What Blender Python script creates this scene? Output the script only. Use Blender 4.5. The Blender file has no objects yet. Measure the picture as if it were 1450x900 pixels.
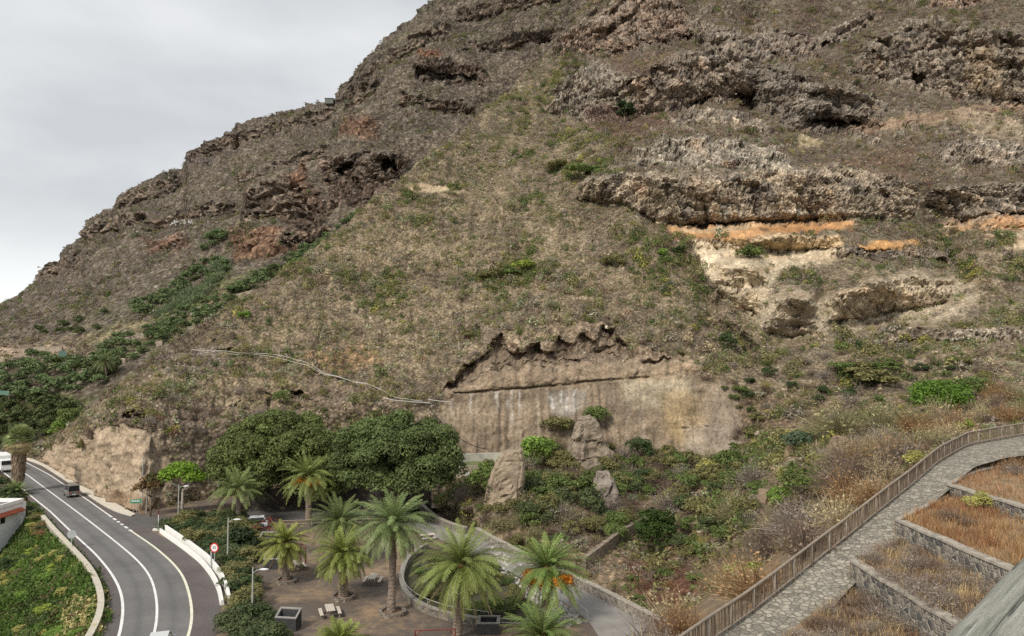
import bpy, math, random
import numpy as np
from mathutils import Vector
random.seed(7); RNG = np.random.default_rng(11)
S = bpy.context.scene; COL = S.collection
# ------------------------------------------------------------------ camera
F, CZ = 1047.0, 23.5
PITCH = math.atan(50.0/F); CP, SP = math.cos(PITCH), math.sin(PITCH)
cd = bpy.data.cameras.new('camera'); cam = bpy.data.objects.new('camera', cd); COL.objects.link(cam)
cam.location = (0, 0, CZ); cam.rotation_euler = (math.pi/2 + PITCH, 0, 0)
cd.sensor_width = 36.0; cd.lens = 36.0*F/1450.0; cd.clip_start = 0.05; cd.clip_end = 6000
S.camera = cam
# ------------------------------------------------------------------ sky, sun, exposure
SUN = Vector((-0.42, -0.60, 0.68)).normalized()          # towards the sun
el = math.asin(SUN.z); az = math.atan2(SUN.x, SUN.y)
w = bpy.data.worlds.new('World'); S.world = w; w.use_nodes = True
nt = w.node_tree; N = nt.nodes; L = nt.links
bg = N['Background']; bg.inputs['Strength'].default_value = 0.075
sky = N.new('ShaderNodeTexSky'); sky.sky_type = 'NISHITA'; sky.sun_disc = False
sky.sun_elevation = el; sky.sun_rotation = az
tc = N.new('ShaderNodeTexCoord')
mp = N.new('ShaderNodeMapping'); mp.inputs['Scale'].default_value = (1.0, 1.0, 2.6); mp.inputs['Rotation'].default_value = (0.15, 0.35, 0)
L.new(tc.outputs['Generated'], mp.inputs['Vector'])
nz = N.new('ShaderNodeTexNoise'); nz.inputs['Scale'].default_value = 2.3; nz.inputs['Detail'].default_value = 6; nz.inputs['Roughness'].default_value = 0.5
L.new(mp.outputs['Vector'], nz.inputs['Vector'])
cr = N.new('ShaderNodeValToRGB')
cr.color_ramp.elements[0].position = 0.39; cr.color_ramp.elements[0].color = (4.0, 4.12, 4.22, 1)
cr.color_ramp.elements[1].position = 0.61; cr.color_ramp.elements[1].color = (5.2, 5.28, 5.3, 1)
L.new(nz.outputs['Fac'], cr.inputs['Fac'])
sx = N.new('ShaderNodeSeparateXYZ'); L.new(tc.outputs['Generated'], sx.inputs['Vector'])
mr = N.new('ShaderNodeMapRange'); mr.interpolation_type = 'SMOOTHSTEP'
mr.inputs['From Min'].default_value = 0.20; mr.inputs['From Max'].default_value = 0.0; mr.inputs['To Min'].default_value = 0.0; mr.inputs['To Max'].default_value = 0.85
L.new(sx.outputs['Z'], mr.inputs['Value'])
m0 = N.new('ShaderNodeMix'); m0.data_type = 'RGBA'; m0.inputs[7].default_value = (7.6, 7.7, 7.6, 1)   # bright cloud base near the horizon
L.new(mr.outputs['Result'], m0.inputs[0]); L.new(cr.outputs['Color'], m0.inputs[6])
m1 = N.new('ShaderNodeMix'); m1.data_type = 'RGBA'; m1.inputs[0].default_value = 0.93
L.new(sky.outputs['Color'], m1.inputs[6]); L.new(m0.outputs[2], m1.inputs[7]); L.new(m1.outputs[2], bg.inputs['Color'])
sd = bpy.data.lights.new('sun', 'SUN'); sd.energy = 1.5; sd.angle = math.radians(11); sd.color = (1.0, 0.93, 0.82)
so = bpy.data.objects.new('sun', sd); COL.objects.link(so)
so.rotation_euler = (-SUN).to_track_quat('-Z', 'Y').to_euler(); so.location = (-40, -60, 120)
vs = S.view_settings; vs.view_transform = 'Standard'; vs.look = 'None'; vs.gamma = 1; vs.use_curve_mapping = False
vs.exposure = 1.12
cy = S.cycles; cy.use_denoising = False; cy.max_bounces = 5; cy.diffuse_bounces = 3; cy.glossy_bounces = 2; cy.transmission_bounces = 2; cy.transparent_max_bounces = 4
cy.caustics_reflective = False; cy.caustics_refractive = False
cy.volume_bounces = 0; cy.volume_step_rate = 5
# ------------------------------------------------------------------ pixel -> world
def ray(u, v):
    dx = (np.asarray(u, float)-725)/F; dz = (450-np.asarray(v, float))/F
    return dx, CP - dz*SP + 0*dx, SP + dz*CP + 0*dx
def P(u, v, d):
    a, b, c = ray(u, v); t = d/b
    return np.stack([a*t, b*t, CZ + c*t], -1)
def G(u, v, z=0.0):
    a, b, c = ray(u, v); t = (z-CZ)/c
    return np.stack([a*t, b*t, CZ + c*t], -1)
def proj(p):
    p = np.asarray(p, float); y, z = p[..., 1], p[..., 2]-CZ
    dep = y*CP + z*SP; up = -y*SP + z*CP
    return 725 + F*p[..., 0]/dep, 450 - F*up/dep
# ------------------------------------------------------------------ noise
def _hash(ix, iy, iz):
    h = (ix*374761393 + iy*668265263 + iz*2147483647 + 144269) & 0xffffffff
    h = ((h ^ (h >> 13))*1274126177) & 0xffffffff
    h = ((h ^ (h >> 16))*2246822519) & 0xffffffff
    return (h ^ (h >> 15)) & 0xffffffff
def perlin(p):
    p = np.asarray(p, float); i = np.floor(p).astype(np.int64); f = p - i
    w_ = f*f*f*(f*(f*6-15)+10); out = 0
    for dx in (0, 1):
        for dy in (0, 1):
            for dz in (0, 1):
                h = _hash(i[..., 0]+dx, i[..., 1]+dy, i[..., 2]+dz)
                gx = ((h & 1023)/511.5-1); gy = (((h >> 10) & 1023)/511.5-1); gz = (((h >> 20) & 1023)/511.5-1)
                g = gx*(f[..., 0]-dx) + gy*(f[..., 1]-dy) + gz*(f[..., 2]-dz)
                out = out + g*(w_[..., 0] if dx else 1-w_[..., 0])*(w_[..., 1] if dy else 1-w_[..., 1])*(w_[..., 2] if dz else 1-w_[..., 2])
    return out*1.3
def fbm(p, s, o=4, off=0.0):
    p = np.asarray(p)/s + off; a = 1.0; r = 0; t = 0
    for k in range(o):
        r = r + a*perlin(p); t += a; a *= .5; p = p*2.03 + 17.1
    return r/t*1.6
def worley(p):
    """F1 distance, F2-F1 and the random value of the nearest cell"""
    i = np.floor(p).astype(np.int64); f = p-i; d1 = np.full(p.shape[:-1], 9.); d2 = d1.copy(); val = np.zeros(p.shape[:-1])
    for dx in (-1, 0, 1):
        for dy in (-1, 0, 1):
            for dz in (-1, 0, 1):
                h = _hash(i[..., 0]+dx, i[..., 1]+dy, i[..., 2]+dz); d = (dx+(h & 1023)/1023.-f[..., 0])**2+(dy+((h >> 10) & 1023)/1023.-f[..., 1])**2+(dz+((h >> 20) & 1023)/1023.-f[..., 2])**2
                n_ = d < d1; d2 = np.where(n_, d1, np.minimum(d2, d)); val = np.where(n_, ((h >> 5) & 4095)/4095., val); d1 = np.where(n_, d, d1)
    return np.sqrt(d1), np.sqrt(d2)-np.sqrt(d1), val
def worley_m(p, mask):
    o = [np.zeros(mask.shape) for _ in range(3)]
    for a, b in zip(o, worley(p[mask])): a[mask] = b
    return o
def sstep(a, b, x): x = np.clip((x-a)/(b-a), 0, 1); return x*x*(3-2*x)
def poly_sd(u, v, poly):                       # signed distance in pixels, inside positive
    poly = np.asarray(poly, float); n = len(poly); ins = np.zeros(u.shape, bool); d2 = np.full(u.shape, 1e12)
    for k in range(n):
        x0, y0 = poly[k]; x1, y1 = poly[(k+1) % n]
        c = ((y0 > v) != (y1 > v)); xi = x0 + (v-y0)*(x1-x0)/((y1-y0) if y1 != y0 else 1e-9); ins ^= c & (u < xi)
        ex, ey = x1-x0, y1-y0; t = np.clip(((u-x0)*ex+(v-y0)*ey)/(ex*ex+ey*ey+1e-9), 0, 1)
        d2 = np.minimum(d2, (u-x0-t*ex)**2 + (v-y0-t*ey)**2)
    return np.where(ins, 1, -1)*np.sqrt(d2)
def line_d(u, v, pts):
    pts = np.asarray(pts, float); d2 = np.full(u.shape, 1e12)
    for k in range(len(pts)-1):
        x0, y0 = pts[k]; x1, y1 = pts[k+1]; ex, ey = x1-x0, y1-y0
        t = np.clip(((u-x0)*ex+(v-y0)*ey)/(ex*ex+ey*ey+1e-9), 0, 1)
        d2 = np.minimum(d2, (u-x0-t*ex)**2 + (v-y0-t*ey)**2)
    return np.sqrt(d2)
# ------------------------------------------------------------------ materials
def new_mat(name):
    m = bpy.data.materials.new(name); m.use_nodes = True; n = m.node_tree.nodes; b = n['Principled BSDF']
    b.inputs['Roughness'].default_value = 0.85; b.inputs['Specular IOR Level'].default_value = 0.2
    return m, n, m.node_tree.links, b
def mnode(n, l, op, a, b):
    x = n.new('ShaderNodeMath'); x.operation = op
    for i, q in enumerate((a, b)):
        if hasattr(q, 'is_output'): l.new(q, x.inputs[i])
        else: x.inputs[i].default_value = q
    return x.outputs[0]
def tex_noise(n, l, vec, scale, detail=4, rough=.6, dist=0.0):
    t = n.new('ShaderNodeTexNoise'); t.inputs['Scale'].default_value = scale; t.inputs['Detail'].default_value = detail
    t.inputs['Roughness'].default_value = rough; t.inputs['Distortion'].default_value = dist
    l.new(vec, t.inputs['Vector']); return t.outputs['Fac']
def maprange(n, l, x, a, b, c, d):
    m = n.new('ShaderNodeMapRange'); l.new(x, m.inputs['Value'])
    for k, q in zip(('From Min', 'From Max', 'To Min', 'To Max'), (a, b, c, d)): m.inputs[k].default_value = q
    return m.outputs['Result']
def mul_rgb(n, l, col, fac):
    x = n.new('ShaderNodeVectorMath'); x.operation = 'SCALE'
    if hasattr(col, 'is_output'): l.new(col, x.inputs[0])
    else: x.inputs[0].default_value = col[:3]
    l.new(fac, x.inputs['Scale']); return x.outputs[0]
def bump(n, l, b, h, strength, dist):
    q = n.new('ShaderNodeBump'); q.inputs['Strength'].default_value = strength; q.inputs['Distance'].default_value = dist
    l.new(h, q.inputs['Height']); l.new(q.outputs[0], b.inputs['Normal'])
def objco(n): return n.new('ShaderNodeTexCoord').outputs['Object']
_mc = {}
def mat(name, col, rough=.85, var=.25, scale=3.0, bmp=0.0, bdist=.05, metal=0.0, spec=.2):
    if name in _mc: return _mc[name]
    m, n, l, b = new_mat(name); co = objco(n)
    f = tex_noise(n, l, co, scale, 5, .65); k = maprange(n, l, f, .25, .75, 1-var, 1+var)
    l.new(mul_rgb(n, l, col, k), b.inputs['Base Color']); b.inputs['Roughness'].default_value = rough
    b.inputs['Metallic'].default_value = metal; b.inputs['Specular IOR Level'].default_value = spec
    if bmp: bump(n, l, b, tex_noise(n, l, co, scale*2.3, 6, .7), bmp, bdist)
    _mc[name] = m; return m
def attr_mat(name, var=.3, scales=(.5, 2.5), bmp=.6, bdist=.3, vor=None, rough=.95):
    if name in _mc: return _mc[name]
    m, n, l, b = new_mat(name); co = objco(n); b.inputs['Roughness'].default_value = rough; b.inputs['Specular IOR Level'].default_value = .1
    a = n.new('ShaderNodeAttribute'); a.attribute_name = 'Col'
    f1 = tex_noise(n, l, co, scales[0], 5, .65); f2 = tex_noise(n, l, co, scales[1], 6, .7)
    k = mnode(n, l, 'MULTIPLY', maprange(n, l, f1, .3, .7, 1-var, 1+var), maprange(n, l, f2, .3, .7, 1-var*1.3, 1+var*1.3))
    h = mnode(n, l, 'ADD', f1, mnode(n, l, 'MULTIPLY', f2, .6))
    if vor:
        v = n.new('ShaderNodeTexVoronoi'); v.inputs['Scale'].default_value = vor; v.inputs['Randomness'].default_value = 1; l.new(co, v.inputs['Vector'])
        vk = mnode(n, l, 'ADD', 1.0, mnode(n, l, 'MULTIPLY', a.outputs['Alpha'], maprange(n, l, v.outputs['Distance'], .1, .6, .38, -.38)))
        k = mnode(n, l, 'MULTIPLY', k, vk); h = mnode(n, l, 'SUBTRACT', h, mnode(n, l, 'MULTIPLY', a.outputs['Alpha'], v.outputs['Distance']))
        v2 = n.new('ShaderNodeTexVoronoi'); v2.inputs['Scale'].default_value = vor*.42; l.new(co, v2.inputs['Vector']); sp = n.new('ShaderNodeSeparateXYZ'); l.new(v2.outputs['Color'], sp.inputs[0])
        k = mnode(n, l, 'MULTIPLY', k, mnode(n, l, 'ADD', 1.0, mnode(n, l, 'MULTIPLY', a.outputs['Alpha'], maprange(n, l, sp.outputs[0], 0, 1, -.16, .20))))
    l.new(mul_rgb(n, l, a.outputs['Color'], k), b.inputs['Base Color'])
    if bmp: bump(n, l, b, h, bmp, bdist)
    _mc[name] = m; return m
def leaf_mat(name='leaf', trans=.25, rough=.6):
    if name in _mc: return _mc[name]
    m, n, l, b = new_mat(name); a = n.new('ShaderNodeAttribute'); a.attribute_name = 'Col'
    b.inputs['Roughness'].default_value = rough; b.inputs['Specular IOR Level'].default_value = .25
    l.new(a.outputs['Color'], b.inputs['Base Color'])
    t = n.new('ShaderNodeBsdfTranslucent'); l.new(a.outputs['Color'], t.inputs['Color'])
    x = n.new('ShaderNodeMixShader'); x.inputs[0].default_value = trans
    l.new(b.outputs[0], x.inputs[1]); l.new(t.outputs[0], x.inputs[2]); l.new(x.outputs[0], n['Material Output'].inputs['Surface'])
    _mc[name] = m; return m
# ------------------------------------------------------------------ mesh + object helpers
def mesh_np(name, V, Fq, col=None, smooth=False, mat_=None):
    """V (n,3), Fq (m,3|4) or list of arrays; col (n,3) vertex colours"""
    me = bpy.data.meshes.new(name); V = np.ascontiguousarray(V, np.float32)
    fs = Fq if isinstance(Fq, list) else [Fq]
    fs = [np.asarray(f, np.int32) for f in fs if len(f)]
    loops = np.concatenate([f.ravel() for f in fs]); cnt = np.concatenate([np.full(len(f), f.shape[1], np.int32) for f in fs])
    st = np.concatenate([[0], np.cumsum(cnt)[:-1]]).astype(np.int32)
    me.vertices.add(len(V)); me.vertices.foreach_set('co', V.ravel())
    me.loops.add(len(loops)); me.loops.foreach_set('vertex_index', loops)
    me.polygons.add(len(cnt)); me.polygons.foreach_set('loop_start', st); me.polygons.foreach_set('loop_total', cnt)
    me.polygons.foreach_set('use_smooth', np.full(len(cnt), smooth) if np.ndim(smooth) == 0 else smooth)
    if col is not None:
        a = me.color_attributes.new('Col', 'FLOAT_COLOR', 'POINT')
        c = np.ones((len(V), 4), np.float32); c[:, :np.shape(col)[1]] = np.clip(col, 0, 1); a.data.foreach_set('color', c.ravel())
    me.update(calc_edges=True); me.validate()
    if mat_: me.materials.append(mat_)
    return me
def link(name, me, parent=None, loc=None):
    o = bpy.data.objects.new(name, me); COL.objects.link(o)
    if parent: o.parent = parent
    if loc is not None: o.location = loc
    return o
def tag(o, label=None, cat=None, group=None, kind=None):
    if label: o['label'] = label
    if cat: o['category'] = cat
    if group: o['group'] = group
    if kind: o['kind'] = kind
    return o
def empty(name, loc, rz=0, label=None, cat=None, group=None):
    o = bpy.data.objects.new(name, None); COL.objects.link(o); o.location = [float(x) for x in loc]; o.rotation_euler = (0, 0, rz)
    o.empty_display_size = .2
    return tag(o, label, cat, group)
class MB:
    def __init__(s): s.v = []; s.f = []
    def add(s, V, Fs):
        o = len(s.v); s.v += [tuple(map(float, x)) for x in V]; s.f += [tuple(i+o for i in f) for f in Fs]; return s
    def box(s, c, d, rz=0, bev=0.0, taper=1.0):
        x, y, z = d[0]/2, d[1]/2, d[2]/2; ca, sa = math.cos(rz), math.sin(rz)
        b = min(bev, x*.9, y*.9, z*.9)
        def ring(xx, yy, zz, bb):
            pts = [(xx, yy-bb), (xx-bb, yy), (-xx+bb, yy), (-xx, yy-bb), (-xx, -yy+bb), (-xx+bb, -yy), (xx-bb, -yy), (xx, -yy+bb)] if bb > 0 else [(xx, yy), (-xx, yy), (-xx, -yy), (xx, -yy)]
            return [(c[0]+px*ca-py*sa, c[1]+px*sa+py*ca, c[2]+zz) for px, py in pts]
        rings = [ring(x, y, -z, b), ring(x*taper, y*taper, z, b)] if b == 0 else [ring(x-b, y-b, -z, b*.5), ring(x, y, -z+b, b), ring(x*taper, y*taper, z-b, b), ring(x*taper-b, y*taper-b, z, b*.5)]
        return s.rings(rings)
    def rings(s, R, cap=True, close=True):
        n = len(R[0]); V = [p for r in R for p in r]; Fs = []
        for k in range(len(R)-1):
            for i in range(n if close else n-1):
                j = (i+1) % n; Fs.append((k*n+i, k*n+j, (k+1)*n+j, (k+1)*n+i))
        if cap: Fs.append(tuple(range(n-1, -1, -1))); Fs.append(tuple((len(R)-1)*n+i for i in range(n)))
        return s.add(V, Fs)
    def tube(s, pts, r, n=8, r2=None, cap=True):
        pts = [Vector(p) for p in pts]; R = []; m = len(pts); u = None
        for k, p in enumerate(pts):
            t = (pts[min(k+1, m-1)]-pts[max(k-1, 0)]).normalized()
            if u is None: u = t.orthogonal().normalized()
            else:
                u = (u - t*u.dot(t)); u = u.normalized() if u.length > 1e-6 else t.orthogonal().normalized()
            w_ = t.cross(u); rr = r[k] if hasattr(r, '__len__') else (r if r2 is None else r + (r2-r)*k/max(1, m-1))
            R.append([tuple(p + (u*math.cos(a)+w_*math.sin(a))*rr) for a in [2*math.pi*i/n for i in range(n)]])
        return s.rings(R, cap)
    def lathe(s, c, prof, n=16):
        return s.rings([[(c[0]+r*math.cos(2*math.pi*i/n), c[1]+r*math.sin(2*math.pi*i/n), c[2]+z) for i in range(n)] for r, z in prof])
    def prism(s, pts, z0, z1):                  # polygon xy extruded
        return s.rings([[(x, y, z0) for x, y in pts], [(x, y, z1) for x, y in pts]])
    def build(s, name, m, parent=None, smooth=False):
        me = bpy.data.meshes.new(name); me.from_pydata(s.v, [], s.f); me.materials.append(m)
        if smooth: me.polygons.foreach_set('use_smooth', np.full(len(me.polygons), True))
        me.update(); return link(name, me, parent)
def resample(pts, step):
    p = np.asarray(pts, float); s = np.concatenate([[0], np.cumsum(np.linalg.norm(np.diff(p, axis=0), axis=1))])
    n = max(2, int(s[-1]/step)+1); t = np.linspace(0, s[-1], n)
    return np.stack([np.interp(t, s, p[:, k]) for k in range(p.shape[1])], -1)
def smooth_line(p, it=3):
    p = np.array(p, float)
    for _ in range(it):
        q = p.copy(); q[1:-1] = .25*p[:-2]+.5*p[1:-1]+.25*p[2:]; p = q
    return p
def copy_tree(o, parent=None):
    c = o.copy(); COL.objects.link(c)
    if parent: c.parent = parent
    for ch in list(o.children): copy_tree(ch, c)
    return c
# ================================================================== TERRAIN
def zd(v, z): return (CZ-z)/np.maximum(-(ray(725, v)[2]/ray(725, v)[1]), 1e-6)
def tps(ctrl, vals, reg=0.0):
    c = np.asarray(ctrl, float)/500; n = len(c)
    def ph(r2): return np.where(r2 > 1e-12, .5*r2*np.log(np.maximum(r2, 1e-12)), 0)
    K = ph(((c[:, None]-c[None])**2).sum(-1)) + reg*np.eye(n); Q = np.c_[np.ones(n), c]
    A = np.block([[K, Q], [Q.T, np.zeros((3, 3))]]); wt = np.linalg.solve(A, np.r_[vals, 0, 0, 0])
    def f(u, v):
        q = np.stack([np.asarray(u, float), np.asarray(v, float)], -1).reshape(-1, 2)/500; out = np.empty(len(q))
        for a in range(0, len(q), 40000):
            b = q[a:a+40000]; out[a:a+40000] = ph(((b[:, None]-c[None])**2).sum(-1))@wt[:n] + wt[n] + b@wt[n+1:]
        return out.reshape(np.shape(u))
    return f
def blur_edges(mask, it):
    return mask
class Terrain:
    """a real surface (rows x columns of world points) with the photo coordinates each point was laid out from"""
    def __init__(s, u, v, d):
        s.u, s.v = u, v; s.p = P(u, v, d); s.col = np.zeros(s.p.shape); s.veg = np.ones(u.shape)
        s.b0 = s.p.copy()
    def normals(s):
        du = np.gradient(s.p, axis=1); dv = np.gradient(s.p, axis=0); n = np.cross(dv, du)
        n /= np.linalg.norm(n, axis=-1, keepdims=True)+1e-9
        tocam = np.array([0, 0, CZ]) - s.p
        return np.where((n*tocam).sum(-1, keepdims=True) < 0, -n, n)
    def warp(s, amp=5.0, sc=3.0, amp2=0):
        q = s.b0; a = fbm(q, sc, 4, 3.3); b = fbm(q, sc, 4, 71.7)
        return s.u + amp*a, s.v + amp*b
    def push(s, m, metres):
        d = s.p - np.array([0, 0, CZ]); d /= np.linalg.norm(d, axis=-1, keepdims=True)
        s.p = s.p + d*(m*metres)[..., None]
    def paint(s, m, c): s.col = s.col*(1-m[..., None]) + np.asarray(c)*m[..., None]
    def mesh(s, name, mat_):
        nr, nc = s.u.shape; i = np.arange(nr*nc).reshape(nr, nc)
        f = np.stack([i[:-1, :-1], i[:-1, 1:], i[1:, 1:], i[1:, :-1]], -1).reshape(-1, 4); sm = (s.flat[:-1, :-1] < .35).ravel() if hasattr(s, 'flat') else True
        al = s.alpha if hasattr(s, 'alpha') else np.ones(s.u.shape); return mesh_np(name, s.p.reshape(-1, 3), f, np.c_[s.col.reshape(-1, 3), al.reshape(-1, 1)], sm, mat_)
    def at(s, u, v):
        """nearest surface point laid out at photo coordinates (u, v)"""
        j = int(np.argmin(np.abs(s.u[0]-u))); k = int(np.argmin(np.abs(s.v[:, j]-v))); return Vector(s.p[k, j])
    def at_many(s, uv):
        return np.array([s.at(a, b) for a, b in uv])

def lerp_lines(us, lines):
    vv, ii = [], []
    for pts in lines:
        p = np.asarray(pts, float); vv.append(np.interp(us, p[:, 0], p[:, 1])); ii.append(np.interp(us, p[:, 0], 1/p[:, 2]))
    return np.array(vv), np.array(ii)
# ---------------------------------------------------------------- near hillside with the quarry, the ravine and the right-hand cliffs
us = np.linspace(38, 1640, 860)
def zl(u, v, z): return (u, v, float(zd(v, z)))
L1 = [zl(37, 649, 0), zl(60, 653, 0), zl(107, 684, 0), zl(160, 713, 0), zl(200, 727, 0), zl(240, 718, 0), zl(300, 706, 0), zl(450, 700, 0), zl(560, 700, 0), zl(620, 712, 0), zl(660, 735, 0),
      zl(690, 764, -1), zl(760, 805, -2.5), zl(850, 856, -3), zl(930, 900, -3), (1000, 885, 65), (1100, 800, 62), (1200, 722, 62), (1310, 652, 66), (1450, 612, 72), (1720, 556, 85)]
def shift(Ls, dv, dd, lim): return [(u, v-dv, d+dd) for u, v, d in Ls if u <= lim]
L2 = shift(L1, 1, .3, 625) + [(660, 722, 102), (690, 704, 106), (800, 735, 98), (930, 770, 97), (1000, 740, 93), (1085, 700, 86), (1200, 645, 86), (1310, 612, 89), (1450, 590, 93), (1720, 530, 106)]
L3 = shift(L2, 1, .3, 620) + [(640, 657, 126), (700, 648, 130), (760, 634, 131), (900, 640, 131), (1000, 645, 129), (1045, 643, 127), (1100, 618, 122), (1200, 590, 118), (1310, 560, 119), (1450, 535, 120), (1720, 500, 130)]
L4 = [(38, 646, 170), (60, 640, 161.5), (107, 624, 141), (153, 601, 122), (175, 596, 118), (213, 608, 116.5), (240, 612, 119), (300, 608, 124), (450, 590, 128), (560, 582, 131), (620, 572, 133), (700, 549, 135), (800, 541, 135.5),
      (905, 532, 135.5), (985, 531, 135), (1050, 552, 133), (1100, 560, 131), (1200, 540, 130), (1310, 520, 131), (1450, 495, 133), (1720, 440, 150)]
TOP = [(38, 645), (60, 638), (80, 619), (100, 600), (150, 560), (200, 521), (270, 478), (340, 425), (400, 385), (460, 343), (510, 300), (560, 262), (620, 215), (700, 150), (760, 90), (800, 50), (835, 0), (870, -50), (930, -120), (1000, -160), (1720, -170)]
CT = [(270, 478, 150), (340, 425, 165), (400, 385, 176), (460, 343, 188), (560, 262, 212), (620, 215, 230), (700, 150, 262), (760, 90, 300), (835, 0, 360),
      (350, 540, 138), (500, 500, 148), (700, 480, 148), (900, 470, 147), (600, 400, 172), (800, 400, 167), (940, 400, 161), (700, 300, 205), (850, 300, 190), (800, 200, 240), (870, 100, 288),
      (1000, 480, 145), (1100, 470, 147), (1250, 470, 147), (1450, 440, 150), (980, 400, 157), (1050, 400, 157), (1200, 400, 155), (1350, 400, 156), (1000, 340, 172), (1150, 335, 172), (1300, 335, 172), (1450, 320, 176),
      (900, 292, 179), (1000, 320, 175), (1150, 314, 175), (1290, 308, 178), (840, 262, 193), (1000, 255, 181), (1150, 255, 180), (1290, 255, 186), (1450, 240, 196),
      (1000, 180, 226), (1150, 190, 222), (1300, 190, 226), (1450, 170, 228), (910, 150, 248), (1050, 140, 245), (1200, 180, 229), (930, 100, 256), (1050, 90, 252), (1180, 135, 240),
      (950, 80, 272), (900, 50, 300), (950, 10, 310), (1060, 40, 308), (1200, 100, 266), (1350, 110, 252), (1450, 150, 234), (1300, 50, 285), (1450, 40, 264),
      (870, -60, 385), (1000, -150, 400), (1200, -150, 380), (1450, -150, 350), (1720, -150, 330), (1720, 300, 186), (1720, 150, 232), (100, 600, 150), (150, 560, 137), (200, 520, 139)]
CT += [(u, v, d) for u, v, d in L4 if u >= 150]
CT = np.array(CT); ftop = tps(CT[:, :2], 1000/CT[:, 2], 1e-4)
vL, iL = lerp_lines(us, [L1, L2, L3, L4]); vT = np.interp(us, [a for a, b in TOP], [b for a, b in TOP])
vT = np.minimum(vT, vL[3]-.5)
v0 = np.maximum(vL[0]+150, 1000); i0 = 1/zd(v0, -9.0); i0 = np.where(us > 985, np.maximum(i0, iL[0]*1.15), i0)
rows_v, rows_i = [], []
def seg(va, ia, vb, ib, n, last=False):
    for t in np.linspace(0, 1, n, endpoint=last): rows_v.append(va+(vb-va)*t); rows_i.append(ia+(ib-ia)*t)
seg(v0, i0, vL[0], iL[0], 5); seg(vL[0], iL[0], vL[1], iL[1], 44); seg(vL[1], iL[1], vL[2], iL[2], 50); seg(vL[2], iL[2], vL[3], iL[3], 48)
nlow = len(rows_v)
for t in np.linspace(0, 1, 320)**1.04:
    vv = vL[3]+(vT-vL[3])*t; ii = ftop(us, vv)/1000; k = sstep(0, 30, vL[3]-vv); rows_v.append(vv); rows_i.append(iL[3]*(1-k)+ii*k)
UU = np.tile(us, (len(rows_v), 1)); VV = np.array(rows_v); II = np.array(rows_i)
for _ in range(4):                                                # round the creases a little
    J = II.copy(); J[6:-1] = .25*II[5:-2]+.5*II[6:-1]+.25*II[7:]; II = J
hill = Terrain(UU, VV, 1/II)
# land behind the ridge line falls away
ext = []
edge = hill.p[-1]; away = edge[:, :2]/np.linalg.norm(edge[:, :2], axis=1, keepdims=True)
for k, (g, dz) in enumerate([(2, -.3), (6, -2.0), (14, -7), (30, -18), (55, -38)]):
    q = edge.copy(); q[:, :2] += away*g*np.clip(edge[:, 1:2]/180, .3, 2); q[:, 2] += dz*np.clip(edge[:, 1]/180, .1, 2); ext.append(q)
m_ridge = us < 930
hill.p = np.concatenate([hill.p, np.array(ext)]); hill.u = np.concatenate([hill.u, np.tile(us, (5, 1))]); hill.v = np.concatenate([hill.v, np.tile(vT-2, (5, 1))])
hill.b0 = hill.p.copy(); hill.col = np.zeros(hill.p.shape); hill.veg = np.ones(hill.u.shape)
H = hill; b0 = H.b0
wu, wv = H.warp(7, 5.0); H.wu, H.wv = wu, wv; xu, xv = H.warp(3.2, 2.0)
n1 = fbm(b0, 16, 5); n2 = fbm(b0, 4.5, 4, 9); n3 = fbm(b0, 1.6, 3, 31); n4 = fbm(b0, 40, 3, 5)
def pm(T_, poly, soft=4, u=None, v=None): return sstep(-soft*.5, soft*.5, poly_sd(wu if u is None else u, wv if v is None else v, poly))
# soil base
soil_a, soil_b, soil_c = np.array((.265, .21, .14)), np.array((.175, .14, .10)), np.array((.41, .335, .235))
t = sstep(-.5, .5, n1 + .5*n2)[..., None]; H.col = soil_a*t + soil_b*(1-t)
t = sstep(.25, .7, n2*.7+n3*.6)[..., None]; H.col = H.col*(1-.6*t) + soil_c*.6*t
up = sstep(330, 60, H.v)[..., None]; H.col = H.col*(1-up*.35) + np.array((.15, .125, .10))*up*.35
facet = sstep(-30, 30, poly_sd(wu, wv, [(38, 660), (150, 555), (270, 470), (460, 335), (620, 210), (760, 80), (800, 110), (860, 200), (900, 290), (945, 345), (1000, 430), (1050, 500), (1000, 530), (620, 560), (240, 620)]))
H.facet = facet; H.col = H.col*(1+facet[..., None]*np.array((.09, .08, .06))); upr = sstep(360, 250, H.v)*(1-facet)*sstep(780, 860, H.u); H.upr = upr; H.col = H.col*(1-.2*upr[..., None]*np.array((1, .95, .85)))
lowf = sstep(0, 1, (H.v > 560)*(H.u > 690)); H.paint(.35*lowf, (.24, .16, .105))
gl = fbm(np.stack([wu/13, wv/75, 0*wu], -1), 1.0, 4, 8)*facet; H.col = H.col*(1-(.55*sstep(.15, .6, gl))[..., None])+soil_c*(.55*sstep(.15, .6, gl))[..., None]; H.col = H.col*(1-.22*sstep(.1, .6, -gl))[..., None]
rock = np.zeros(H.u.shape); smoothq = np.zeros(H.u.shape); bare = np.zeros(H.u.shape)
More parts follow.
